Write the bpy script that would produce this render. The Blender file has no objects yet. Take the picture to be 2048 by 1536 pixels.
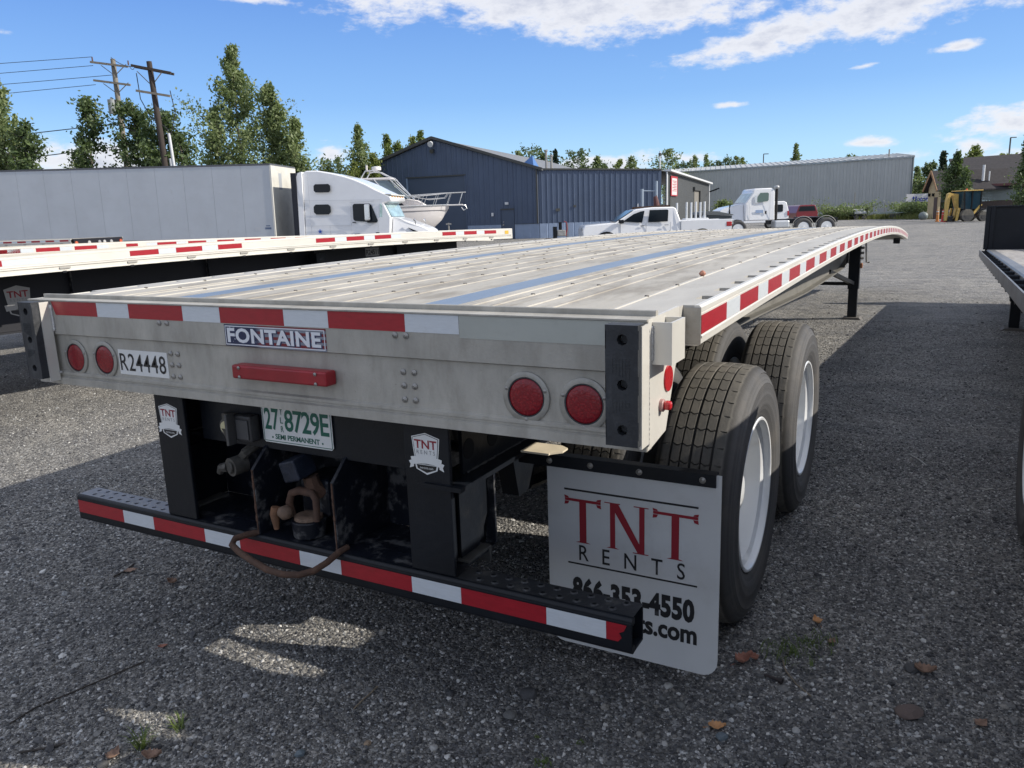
import bpy, bmesh, math, random
import numpy as np
from mathutils import Vector, Matrix
random.seed(7); rng = np.random.default_rng(7)
PI = math.pi
sc = bpy.context.scene
COL = sc.collection

# ------------------------------------------------------------------ camera
CAM = np.array([1.83741206, -1.74794557, 1.58529688])
RR = np.array([[0.8789441, 0.47575842, -0.03333451], [-0.07134617, 0.20027337, 0.97713883], [-0.47155805, 0.85647212, -0.20997264]])
FPX = 1552.715
cd = bpy.data.cameras.new('camera'); cam = bpy.data.objects.new('camera', cd); COL.objects.link(cam)
cd.sensor_width = 36; cd.lens = FPX / 2048 * 36; cd.clip_start = 0.05; cd.clip_end = 3000
M = Matrix(((RR[0][0], RR[1][0], -RR[2][0], CAM[0]), (RR[0][1], RR[1][1], -RR[2][1], CAM[1]), (RR[0][2], RR[1][2], -RR[2][2], CAM[2]), (0, 0, 0, 1)))
cam.matrix_world = M
sc.camera = cam

# ------------------------------------------------------------------ light
SUN = Vector((1.5, 0.5, 1.0)).normalized()
SUN_EL = math.asin(SUN.z); SUN_AZ = math.atan2(SUN.x, SUN.y)
sl = bpy.data.lights.new('sun', 'SUN'); sl.energy = 4.5; sl.angle = math.radians(0.53); sl.color = (1.0, 0.93, 0.82)
so = bpy.data.objects.new('sun', sl); COL.objects.link(so); so.rotation_euler = SUN.to_track_quat('Z', 'Y').to_euler()
vs = sc.view_settings
vs.view_transform = 'Standard'; vs.look = 'None'; vs.exposure = 0.3; vs.gamma = 1.0; vs.use_curve_mapping = False

# helpers for node graphs
class NG:
    def __init__(s, nt): s.nt = nt; s.n = nt.nodes; s.l = nt.links
    def new(s, t, **kw):
        nd = s.n.new(t)
        for k, v in kw.items(): setattr(nd, k, v)
        return nd
    def link(s, a, b): s.l.new(a, b)
    def setin(s, sock, v):
        if isinstance(v, bpy.types.NodeSocket): s.l.new(v, sock)
        else: sock.default_value = v
    def math(s, op, a, b=None, c=None, clamp=False):
        nd = s.new('ShaderNodeMath', operation=op, use_clamp=clamp)
        s.setin(nd.inputs[0], a)
        if b is not None: s.setin(nd.inputs[1], b)
        if c is not None: s.setin(nd.inputs[2], c)
        return nd.outputs[0]
    def mix(s, f, a, b, t='MIX'):
        nd = s.new('ShaderNodeMix', data_type='RGBA', blend_type=t)
        s.setin(nd.inputs[0], f)
        s.setin(nd.inputs[6], a if isinstance(a, bpy.types.NodeSocket) else (*a, 1) if len(a) == 3 else a)
        s.setin(nd.inputs[7], b if isinstance(b, bpy.types.NodeSocket) else (*b, 1) if len(b) == 3 else b)
        return nd.outputs[2]
    def ramp(s, f, lo, hi, clamp=True):
        nd = s.new('ShaderNodeMapRange'); nd.clamp = clamp
        s.setin(nd.inputs[0], f); nd.inputs[1].default_value = lo; nd.inputs[2].default_value = hi
        return nd.outputs[0]
    def smooth(s, f, lo, hi):
        nd = s.new('ShaderNodeMapRange', interpolation_type='SMOOTHSTEP')
        s.setin(nd.inputs[0], f); nd.inputs[1].default_value = lo; nd.inputs[2].default_value = hi
        return nd.outputs[0]
    def noise(s, vec, scale, detail=4, rough=.55, sc3=None, dist=0):
        if sc3 is not None:
            m = s.new('ShaderNodeVectorMath', operation='MULTIPLY'); s.setin(m.inputs[0], vec); m.inputs[1].default_value = sc3; vec = m.outputs[0]
        nd = s.new('ShaderNodeTexNoise'); s.setin(nd.inputs['Vector'], vec)
        nd.inputs['Scale'].default_value = scale; nd.inputs['Detail'].default_value = detail; nd.inputs['Roughness'].default_value = rough
        nd.inputs['Distortion'].default_value = dist
        return nd.outputs[0]
    def vor(s, vec, scale, feature='F1', out='Distance'):
        nd = s.new('ShaderNodeTexVoronoi', feature=feature); s.setin(nd.inputs['Vector'], vec); nd.inputs['Scale'].default_value = scale
        return nd.outputs[out]

# ------------------------------------------------------------------ sky: nishita plus procedural clouds
world = bpy.data.worlds.new("World"); sc.world = world; world.use_nodes = True
g = NG(world.node_tree); g.n.clear()
out = g.new('ShaderNodeOutputWorld'); bg = g.new('ShaderNodeBackground'); bg.inputs[1].default_value = 0.15
g.link(bg.outputs[0], out.inputs[0])
sky = g.new('ShaderNodeTexSky', sky_type='NISHITA'); sky.sun_disc = False; sky.sun_elevation = SUN_EL; sky.sun_rotation = SUN_AZ
sky.altitude = 50; sky.air_density = 1.0; sky.dust_density = 0.3; sky.ozone_density = 2.5
tc = g.new('ShaderNodeTexCoord'); D = tc.outputs['Generated']
sep = g.new('ShaderNodeSeparateXYZ'); g.link(D, sep.inputs[0]); dx, dy, dz = sep.outputs
el = g.math('MULTIPLY', g.math('ARCSINE', dz), 57.2958)
az = g.math('MULTIPLY', g.math('ARCTAN2', dx, dy), 57.2958)
cmb = g.new('ShaderNodeCombineXYZ'); g.link(az, cmb.inputs[0]); g.link(g.math('MULTIPLY', el, 2.2), cmb.inputs[1]); AE = cmb.outputs[0]
n1 = g.noise(AE, .23, 9, .6); n2 = g.noise(AE, .75, 7, .65)
nn = g.math('ADD', g.math('MULTIPLY', n1, .62), g.math('MULTIPLY', n2, .38))
# cloud list: azimuth, elevation, half width, half height, tilt, gain
CL = [(-34, 15.3, 9, 2.3, -.02, 1.15), (-25, 14.3, 10, 2.6, -.12, 1.25), (-17, 14.0, 7, 2.6, .03, 1.2), (-10, 10.9, 7.2, 1.35, .14, 1.15), (-3.5, 11.9, 7.0, 1.9, .08, 1.2), (3, 13, 5, 1.8, .05, 1.0),
      (.2, 9.1, 1.8, .42, .09, .95), (-5, 8.6, 1.6, .3, .1, .8), (-13.2, 6.9, 1.6, .3, -.03, .95), (-4.3, 3.95, 2.1, .45, -.02, 1.0), (3.4, 4.7, 4.2, 1.3, .12, 1.05), (5.0, 2.7, 4.6, .75, .05, .95),
      (-59.8, 11.5, 1.6, .4, 0, .7), (-45, 14.2, 3.2, .55, 0, .85), (-56, 4.2, 5.5, 1.8, 0, 1.05), (-50, 3.2, 6, 1.4, .0, 1.0), (-41, 4.6, 1.7, 1.0, 0, .95), (-36, 3.4, 4, 1.2, 0, .9), (-22, 3.3, 6.5, 1.15, -.02, 1.0), (-16, 3.6, 3, .7, 0, .9),
      (-2.5, 3.0, 2.6, .6, 0, .8), (1.7, 3.4, 1.8, 1.2, 0, .9)]
dens = None
for a, e, w, h, t, gn in CL:
    u = g.math('DIVIDE', g.math('SUBTRACT', az, a), w)
    vv = g.math('DIVIDE', g.math('SUBTRACT', g.math('SUBTRACT', el, e), g.math('MULTIPLY', g.math('SUBTRACT', az, a), t)), h)
    d = g.math('SUBTRACT', gn, g.math('SQRT', g.math('ADD', g.math('MULTIPLY', u, u), g.math('MULTIPLY', vv, vv))))
    dens = d if dens is None else g.math('MAXIMUM', dens, d)
# scattered field of the same clouds over the rest of the sky
field = g.math('SUBTRACT', g.math('MULTIPLY', g.noise(AE, .045, 4, .5), 4.4), 1.6)
outside = g.math('MAXIMUM', g.smooth(el, 16, 20), g.math('MAXIMUM', g.smooth(az, 8, 14), g.smooth(g.math('MULTIPLY', az, -1.), 64, 70)))
field = g.math('SUBTRACT', field, g.math('MULTIPLY', g.math('SUBTRACT', 1., outside), 9.))
dens = g.math('MAXIMUM', dens, field)
dd = g.math('ADD', dens, g.math('MULTIPLY', g.math('SUBTRACT', nn, .5), 3.4))
alpha = g.math('MULTIPLY', g.smooth(dd, .05, .75), g.smooth(el, -.5, 1.0))
# thick parts read greyer: cloud is thick and we look at its base
core = g.math('MULTIPLY', g.smooth(dd, .55, 1.5), g.math('ADD', .45, g.math('MULTIPLY', n2, .9)))
ccol = g.mix(g.math('MULTIPLY', core, .75), (4.9, 4.95, 5.2), (2.8, 3.0, 3.65))
rp = g.new('ShaderNodeValToRGB'); g.link(g.math('DIVIDE', el, 90.), rp.inputs[0]); E_ = rp.color_ramp.elements
KS = 1 / .15
E_[0].position = 0; E_[0].color = (.42 * KS, .65 * KS, .86 * KS, 1); E_[1].position = 1; E_[1].color = (.14 * KS, .23 * KS, .42 * KS, 1)
for pp, cc in ((4 / 90, (.33, .58, .86)), (8 / 90, (.19, .40, .78)), (14 / 90, (.115, .275, .68)), (30 / 90, (.13, .26, .56))): k_ = E_.new(pp); k_.color = (cc[0] * KS, cc[1] * KS, cc[2] * KS, 1)
hs = g.new('ShaderNodeHueSaturation'); hs.inputs['Saturation'].default_value = 1.0; hs.inputs['Value'].default_value = 1.0
g.link(g.mix(.82, sky.outputs[0], rp.outputs[0]), hs.inputs['Color'])
final = g.mix(g.math('MULTIPLY', alpha, .93), hs.outputs[0], ccol)
g.link(final, bg.inputs[0])

# ------------------------------------------------------------------ mesh helpers
class MB:
    def __init__(s): s.v = []; s.f = []
    def add(s, vs_, fs):
        o = len(s.v); s.v += [tuple(map(float, v)) for v in vs_]; s.f += [tuple(i + o for i in f) for f in fs]; return s
    def box(s, x0, x1, y0, y1, z0, z1):
        return s.add([(x0, y0, z0), (x1, y0, z0), (x1, y1, z0), (x0, y1, z0), (x0, y0, z1), (x1, y0, z1), (x1, y1, z1), (x0, y1, z1)],
                     [(0, 3, 2, 1), (4, 5, 6, 7), (0, 1, 5, 4), (1, 2, 6, 5), (2, 3, 7, 6), (3, 0, 4, 7)])
    def obox(s, c, u, v, w):
        c, u, v, w = map(Vector, (c, u, v, w)); P = [c + a * u + b * v + d * w for d in (-1, 1) for a, b in ((-1, -1), (1, -1), (1, 1), (-1, 1))]
        return s.add(P, [(0, 3, 2, 1), (4, 5, 6, 7), (0, 1, 5, 4), (1, 2, 6, 5), (2, 3, 7, 6), (3, 0, 4, 7)])
    def bar(s, p0, p1, w, h, up=(0, 0, 1)):
        p0, p1 = Vector(p0), Vector(p1); d = (p1 - p0); c = (p0 + p1) / 2; dn = d.normalized(); sd = dn.cross(Vector(up))
        if sd.length < 1e-4: sd = dn.cross(Vector((1, 0, 0)))
        sd.normalize(); u2 = sd.cross(dn)
        return s.obox(c, d / 2, sd * w / 2, u2 * h / 2)
    def prism(s, poly, plane, a, b):
        mp = {'xz': lambda p, q, t: (p, t, q), 'yz': lambda p, q, t: (t, p, q), 'xy': lambda p, q, t: (p, q, t)}[plane]
        n = len(poly); P = [mp(p, q, a) for p, q in poly] + [mp(p, q, b) for p, q in poly]
        return s.add(P, [tuple(range(n))[::-1], tuple(range(n, 2 * n))] + [(i, (i + 1) % n, n + (i + 1) % n, n + i) for i in range(n)])
    def cyl(s, p0, p1, r0, r1=None, n=16, caps=True):
        r1 = r0 if r1 is None else r1
        p0, p1 = Vector(p0), Vector(p1); d = (p1 - p0).normalized(); a = d.orthogonal().normalized(); b = d.cross(a)
        P = [p + (a * math.cos(t) + b * math.sin(t)) * r for p, r in ((p0, r0), (p1, r1)) for t in [2 * PI * i / n for i in range(n)]]
        F = [(i, (i + 1) % n, n + (i + 1) % n, n + i) for i in range(n)]
        if caps: F += [tuple(range(n))[::-1], tuple(range(n, 2 * n))]
        return s.add(P, F)
    def tube(s, pts, r, n=8, rf=None):
        pts = [Vector(p) for p in pts]; m = len(pts); P = []; a = None
        for i, p in enumerate(pts):
            d = (pts[min(i + 1, m - 1)] - pts[max(i - 1, 0)]).normalized()
            if a is None: a = d.orthogonal().normalized()
            a = (a - d * a.dot(d)).normalized(); b = d.cross(a); rr = rf[i] if rf else r
            P += [p + (a * math.cos(t) + b * math.sin(t)) * rr for t in [2 * PI * k / n for k in range(n)]]
        F = [(i * n + k, i * n + (k + 1) % n, (i + 1) * n + (k + 1) % n, (i + 1) * n + k) for i in range(m - 1) for k in range(n)]
        F += [tuple(range(n))[::-1], tuple(range((m - 1) * n, m * n))]
        return s.add(P, F)
    def lathe(s, prof, o, axis='x', n=48, closed=False):
        # prof: (t along axis, radius)
        P = []; m = len(prof)
        for t, r in prof:
            for k in range(n):
                c_, s_ = math.cos(2 * PI * k / n) * r, math.sin(2 * PI * k / n) * r
                P.append({'x': (o[0] + t, o[1] + c_, o[2] + s_), 'y': (o[0] + c_, o[1] + t, o[2] + s_), 'z': (o[0] + c_, o[1] + s_, o[2] + t)}[axis])
        rows = m if closed else m - 1
        F = [(i * n + k, i * n + (k + 1) % n, ((i + 1) % m) * n + (k + 1) % n, ((i + 1) % m) * n + k) for i in range(rows) for k in range(n)]
        if not closed:
            if prof[0][1] > 1e-5: F.append(tuple(range(n))[::-1])
            if prof[-1][1] > 1e-5: F.append(tuple(range((m - 1) * n, m * n)))
        return s.add(P, F)
    def sweep(s, prof, ys, zf, closed=True):
        n = len(prof); P = [(x, y, zf(y) + z) for y in ys for x, z in prof]; F = []
        for i in range(len(ys) - 1):
            for k in range(n if closed else n - 1):
                F.append((i * n + k, i * n + (k + 1) % n, (i + 1) * n + (k + 1) % n, (i + 1) * n + k))
        if closed: F += [tuple(range(n))[::-1], tuple(range((len(ys) - 1) * n, len(ys) * n))]
        return s.add(P, F)
    def holecell(s, c, u, v, hu, hv, r, depth, nrm):
        # rectangle cell centred c spanned by +-hu*u, +-hv*v with a round hole of radius r going back by depth along -nrm
        c, u, v, nrm = map(Vector, (c, u, v, nrm)); sq = [(1, 0), (1, 1), (0, 1), (-1, 1), (-1, 0), (-1, -1), (0, -1), (1, -1)]
        P = [c + u * hu * a + v * hv * b for a, b in sq]
        for dp in (0, depth): P += [c + (u * math.cos(PI / 4 * k) + v * math.sin(PI / 4 * k)) * r - nrm * dp for k in range(8)]
        F = [(k, (k + 1) % 8, 8 + (k + 1) % 8, 8 + k) for k in range(8)] + [(8 + k, 8 + (k + 1) % 8, 16 + (k + 1) % 8, 16 + k) for k in range(8)]
        return s.add(P, F)
    def floor8(s, c, u, v, r):
        c, u, v = map(Vector, (c, u, v)); return s.add([c + (u * math.cos(PI / 4 * k) + v * math.sin(PI / 4 * k)) * r for k in range(8)], [tuple(range(8))])
    def xf(s, M_):
        s.v = [tuple(M_ @ Vector(v)) for v in s.v]; return s
    def build(s, name, mat_, parent=None, label=None, smooth=None, bevel=0, fixn=True):
        me = bpy.data.meshes.new(name); me.from_pydata(s.v, [], s.f); me.update()
        if fixn:
            bm = bmesh.new(); bm.from_mesh(me); bmesh.ops.recalc_face_normals(bm, faces=bm.faces); bm.to_mesh(me); bm.free()
        return link(name, me, mat_, parent, label, smooth, bevel)

def link(name, me, mat_, parent=None, label=None, smooth=None, bevel=0):
    o = bpy.data.objects.new(name, me); COL.objects.link(o)
    if mat_ and not me.materials: me.materials.append(mat_)
    if parent is not None:
        o.parent = parent
        o.matrix_parent_inverse = WM(parent).inverted()
    if label: o['label'] = label
    if smooth is not None:
        me.shade_smooth(); me.set_sharp_from_angle(angle=math.radians(smooth))
    if bevel:
        m = o.modifiers.new('bevel', 'BEVEL'); m.width = bevel; m.segments = 2; m.limit_method = 'ANGLE'; m.angle_limit = math.radians(40)
    return o
def WM(o):
    m = Matrix.Translation(o.location) @ o.rotation_euler.to_matrix().to_4x4() @ Matrix.Diagonal((*o.scale, 1))
    return (WM(o.parent) @ o.matrix_parent_inverse @ m) if o.parent else m
def thing(name, label, cat, loc=(0, 0, 0), group=None):
    o = bpy.data.objects.new(name, None); o.empty_display_size = .1; COL.objects.link(o); o.location = loc
    o['label'] = label; o['category'] = cat
    if group: o['group'] = group
    return o
def tag(o, label, cat, group=None):
    o['label'] = label; o['category'] = cat
    if group: o['group'] = group
    return o
def struct(o): o['kind'] = 'structure'; return o
def stuff(o): o['kind'] = 'stuff'; return o
KIDS = {}
def kids(o): return [c for c in bpy.data.objects if c.parent == o]
def copy_tree(o, parent=None, label=None, loc=None, rot=None, group=None):
    c = o.copy(); COL.objects.link(c)
    if parent is not None: c.parent = parent
    if loc is not None: c.location = loc
    if rot is not None: c.rotation_euler = rot
    if label: c['label'] = label
    if group: c['group'] = group
    for ch in kids(o): copy_tree(ch, c)
    return c
def text(name, s, mat_, parent, o, right, up, w, h, bold=0.0, spacing=1.0, shear=0, label=None, depth=0):
    cu = bpy.data.curves.new(name, 'FONT'); cu.body = s; cu.size = 1; cu.offset = bold; cu.space_character = spacing; cu.shear = shear; cu.resolution_u = 3
    ob = bpy.data.objects.new(name, cu); COL.objects.link(ob)
    me = bpy.data.meshes.new_from_object(ob); bpy.data.objects.remove(ob); bpy.data.curves.remove(cu)
    me.name = name; me.materials.clear()
    co = np.array([v.co[:] for v in me.vertices]); mn, mx = co.min(0), co.max(0); sx = w / (mx[0] - mn[0]); sy = h / (mx[1] - mn[1]) if h else sx
    o, right, up = Vector(o), Vector(right).normalized(), Vector(up).normalized()
    for v in me.vertices: v.co = o + right * ((v.co.x - mn[0]) * sx) + up * ((v.co.y - mn[1]) * sy)
    return link(name, me, mat_, parent, label)
def glyphs(name, polys, mat_, parent, o, right, up, sx, sy, label=None):
    o, right, up = Vector(o), Vector(right).normalized(), Vector(up).normalized(); mb = MB()
    nr_ = right.cross(up)
    for i_, P in enumerate(polys): mb.add([o + right * x * sx + up * y * sy + nr_ * (i_ * .00012) for x, y in P], [tuple(range(len(P)))])
    return mb.build(name, mat_, parent, label, fixn=False)

# ------------------------------------------------------------------ materials
MATS = {}
def mat(name, col, rough=.5, metal=0.0, var=0.0, vs_=3.0, sc3=None, bump=0.0, bs=40.0, dirt=None, ds=4.0, dcol=(.1, .08, .06), dsc=None, dlo=.5, dhi=.7, coat=0.0, spec=.5, rvar=0.0, trans=0.0, emit=None, dirt2=None):
    m = bpy.data.materials.new(name); m.use_nodes = True; q = NG(m.node_tree); b = q.n['Principled BSDF']
    co = q.new('ShaderNodeTexCoord').outputs['Object']
    c = (*col, 1)
    if var:
        f = q.noise(co, vs_, 5, .6, sc3)
        c = q.mix(q.ramp(f, .3, .7), tuple(x * (1 - var) for x in col), tuple(min(1, x * (1 + var)) for x in col))
    if dirt:
        f = q.math('MULTIPLY', q.smooth(q.noise(co, ds, 7, .68, dsc), dlo, dhi), dirt)
        c = q.mix(f, c if isinstance(c, bpy.types.NodeSocket) else c[:3], dcol)
    if dirt2:
        (a2, s2, c2, lo2, hi2, sc2) = dirt2
        f = q.math('MULTIPLY', q.smooth(q.noise(co, s2, 8, .7, sc2), lo2, hi2), a2)
        c = q.mix(f, c if isinstance(c, bpy.types.NodeSocket) else c[:3], c2)
    q.setin(b.inputs['Base Color'], c)
    b.inputs['Roughness'].default_value = rough; b.inputs['Metallic'].default_value = metal; b.inputs['Specular IOR Level'].default_value = spec
    if rvar: q.setin(b.inputs['Roughness'], q.math('ADD', rough - rvar, q.math('MULTIPLY', q.noise(co, vs_ * 3, 5, .6), rvar * 2), clamp=True))
    if coat: b.inputs['Coat Weight'].default_value = coat; b.inputs['Coat Roughness'].default_value = .08
    if bump:
        bp = q.new('ShaderNodeBump'); bp.inputs['Strength'].default_value = bump; bp.inputs['Distance'].default_value = .004
        q.link(q.noise(co, bs, 6, .6), bp.inputs['Height']); q.link(bp.outputs[0], b.inputs['Normal'])
    if trans: b.inputs['Transmission Weight'].default_value = trans
    if emit: b.inputs['Emission Color'].default_value = (*emit[:3], 1); b.inputs['Emission Strength'].default_value = emit[3]
    MATS[name] = m
    return m
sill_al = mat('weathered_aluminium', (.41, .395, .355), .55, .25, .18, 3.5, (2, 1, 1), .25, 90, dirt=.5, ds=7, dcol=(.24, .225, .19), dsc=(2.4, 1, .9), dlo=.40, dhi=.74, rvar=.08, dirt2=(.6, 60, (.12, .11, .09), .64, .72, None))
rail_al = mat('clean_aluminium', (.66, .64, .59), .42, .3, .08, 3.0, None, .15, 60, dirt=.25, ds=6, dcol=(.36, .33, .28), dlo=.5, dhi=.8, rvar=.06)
deck_al = mat('deck_aluminium', (.43, .405, .355), .62, .15, .12, 2.2, (2.5, .5, 1), .3, 120, dirt=.7, ds=5, dcol=(.20, .175, .14), dsc=(1.6, .5, 1), dlo=.42, dhi=.68, rvar=.08, dirt2=(.6, 22, (.16, .14, .11), .62, .75, (1, .45, 1)))
rail_top_al = mat('weathered_rail_top', (.44, .425, .39), .6, .15, .10, 4, (2, .6, 1), .25, 110, dirt=.5, ds=8, dcol=(.32, .29, .25), dsc=(1.5, .6, 1), dlo=.48, dhi=.75, dirt2=(.4, 30, (.2, .18, .15), .62, .76, None))
nail_blue = mat('blue_grey_nail_strip', (.19, .25, .34), .40, .25, .12, 3, (3, .5, 1), .15, 60, dirt=.25, ds=14, dcol=(.3, .3, .3), dlo=.5, dhi=.8)
weld_al = mat('weld_bead_metal', (.55, .55, .55), .3, .7, .2, 60, None, .5, 200)
black_paint = mat('black_steel_paint', (.006, .008, .012), .42, 0, .3, 4, None, .25, 50, dirt=.3, ds=12, dcol=(.03, .03, .03), dlo=.5, dhi=.8, rvar=.1, spec=.3)
black_worn = mat('worn_black_steel', (.008, .010, .016), .38, 0, .3, 4, None, .4, 60, spec=.35, dirt=.6, ds=14, dcol=(.16, .16, .16), dlo=.52, dhi=.66, rvar=.12)
grey_top = mat('galvanised_top', (.27, .28, .31), .5, .2, .12, 8, None, .3, 80, dirt=.3, ds=20, dcol=(.12, .12, .12), dlo=.5, dhi=.75)
rust = mat('rust', (.085, .046, .03), .85, 0, .45, 14, None, .8, 80, dirt=.6, ds=22, dcol=(.06, .035, .025), dlo=.45, dhi=.65)
rubber = mat('dock_rubber', (.022, .025, .03), .55, 0, .35, 10, None, .4, 70, dirt=.5, ds=16, dcol=(.1, .105, .115), dsc=(1, 1, .5), dlo=.5, dhi=.72)
tyre_m = mat('tyre_rubber', (.05, .05, .051), .72, 0, .2, 9, None, .3, 120, rvar=.06)
q = NG(tyre_m.node_tree); b = q.n['Principled BSDF']; co = q.new('ShaderNodeTexCoord').outputs['Object']; sp = q.new('ShaderNodeSeparateXYZ'); q.link(co, sp.inputs[0])
rad = q.math('SQRT', q.math('ADD', q.math('MULTIPLY', sp.outputs[1], sp.outputs[1]), q.math('MULTIPLY', sp.outputs[2], sp.outputs[2])))
side_c = q.mix(q.math('MULTIPLY', q.smooth(q.noise(co, 5, 6, .65), .45, .7), .5), q.mix(q.smooth(q.noise(q.math('MULTIPLY', rad, 40), 1.0, 3, .6), .35, .65), (.045, .045, .048), (.072, .072, .074)), (.11, .10, .09))
tread_c = q.mix(q.smooth(q.noise(co, 6, 7, .7), .35, .65), (.095, .09, .08), (.15, .138, .118))
groove = q.smooth(rad, .498, .5035)
q.link(q.mix(q.smooth(rad, .484, .497), side_c, q.mix(groove, (.034, .032, .030), tread_c)), b.inputs['Base Color'])
tyre_in = mat('inner_tyre_dark', (.012, .012, .012), .9)
white_rim = mat('white_wheel_paint', (.72, .74, .76), .3, 0, .04, 5, None, 0, 40, dirt=.35, ds=7, dcol=(.4, .36, .3), dlo=.56, dhi=.8, coat=.4)
white_paint = mat('white_truck_paint', (.78, .79, .81), .28, 0, .03, 2, None, 0, 40, dirt=.12, ds=3, dcol=(.5, .48, .44), dlo=.5, dhi=.8, coat=.6)
red_tape = mat('red_reflective_tape', (.33, .012, .022), .3, 0, .12, 30, (1, 1, 4), .1, 300, dirt=.15, ds=50, dcol=(.12, .03, .03), dlo=.55, dhi=.75)
white_tape = mat('silver_reflective_tape', (.60, .64, .68), .3, .1, .05, 30, (1, 1, 6), .1, 300, dirt=.2, ds=40, dcol=(.42, .42, .4), dlo=.55, dhi=.75)
dull_tape = mat('faded_silver_film', (.41, .43, .40), .4, .25, .05, 6, None, 0, 40, dirt=.2, ds=20, dcol=(.3, .3, .28))
red_lens = mat('red_lamp_lens', (.24, .006, .014), .25, 0, .3, 60, None, 0, 350, spec=.5)
q = NG(red_lens.node_tree); b = q.n['Principled BSDF']; co = q.new('ShaderNodeTexCoord').outputs['Object']; vd = q.vor(co, 150); q.link(q.mix(q.smooth(vd, .2, .6), (.27, .008, .016), (.19, .004, .012)), b.inputs['Base Color'])
bp = q.new('ShaderNodeBump'); bp.inputs['Strength'].default_value = .35; bp.inputs['Distance'].default_value = .0015; q.link(vd, bp.inputs['Height']); q.link(bp.outputs[0], b.inputs['Normal'])
red_plastic = mat('red_marker_plastic', (.42, .015, .02), .25, 0, .1, 20, None, 0, 40, coat=.5)
steel = mat('bare_steel', (.33, .32, .30), .45, .6, .15, 12, None, .2, 90, dirt=.35, ds=25, dcol=(.2, .17, .13))
flap_white = mat('white_flap_plastic', (.56, .57, .57), .45, 0, .05, 3, None, .1, 30, dirt=.5, ds=5, dcol=(.36, .35, .32), dlo=.5, dhi=.85, dirt2=(.5, 60, (.25, .24, .22), .66, .74, None))
print_red = mat('red_print', (.26, .010, .022), .45)
print_black = mat('black_print', (.012, .012, .014), .45)
print_white = mat('white_print', (.70, .72, .76), .45)
print_navy = mat('navy_print', (.02, .03, .09), .45)
print_green = mat('green_print', (.005, .11, .075), .45)
print_grey = mat('grey_print', (.22, .22, .23), .45)
plate_white = mat('plate_white', (.68, .69, .68), .4, 0, .03, 30)
cream = mat('sunlit_cream_steel', (.62, .55, .42), .6, 0, .1, 20)  # warm tone paints in the sun falling on the hanger tab
yellow = mat('faded_yellow_plastic', (.55, .50, .30), .5)
glass = mat('dark_glass', (.008, .012, .018), .08, 0, 0, spec=.3)
chrome = mat('chrome', (.75, .75, .76), .12, 1.0)

m = bpy.data.materials.new('flag_print'); m.use_nodes = True; q = NG(m.node_tree); b = q.n['Principled BSDF']; b.inputs['Roughness'].default_value = .35
co = q.new('ShaderNodeTexCoord').outputs['Object']; sp = q.new('ShaderNodeSeparateXYZ'); q.link(co, sp.inputs[0])
w = q.new('ShaderNodeTexWave', wave_type='BANDS', bands_direction='Z'); q.link(co, w.inputs['Vector']); w.inputs['Scale'].default_value = 17; w.inputs['Distortion'].default_value = 2.2; w.inputs['Detail'].default_value = 1; w.inputs['Detail Scale'].default_value = .35
stripes = q.mix(q.smooth(w.outputs[1], .45, .55), (.17, .012, .022), (.20, .22, .27))
stars = q.mix(q.math('LESS_THAN', q.vor(co, 55), .22), (.012, .02, .07), (.3, .32, .38))
q.link(q.mix(q.smooth(sp.outputs[0], -.045, -.02), stars, stripes), b.inputs['Base Color']); flag = m
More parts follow.
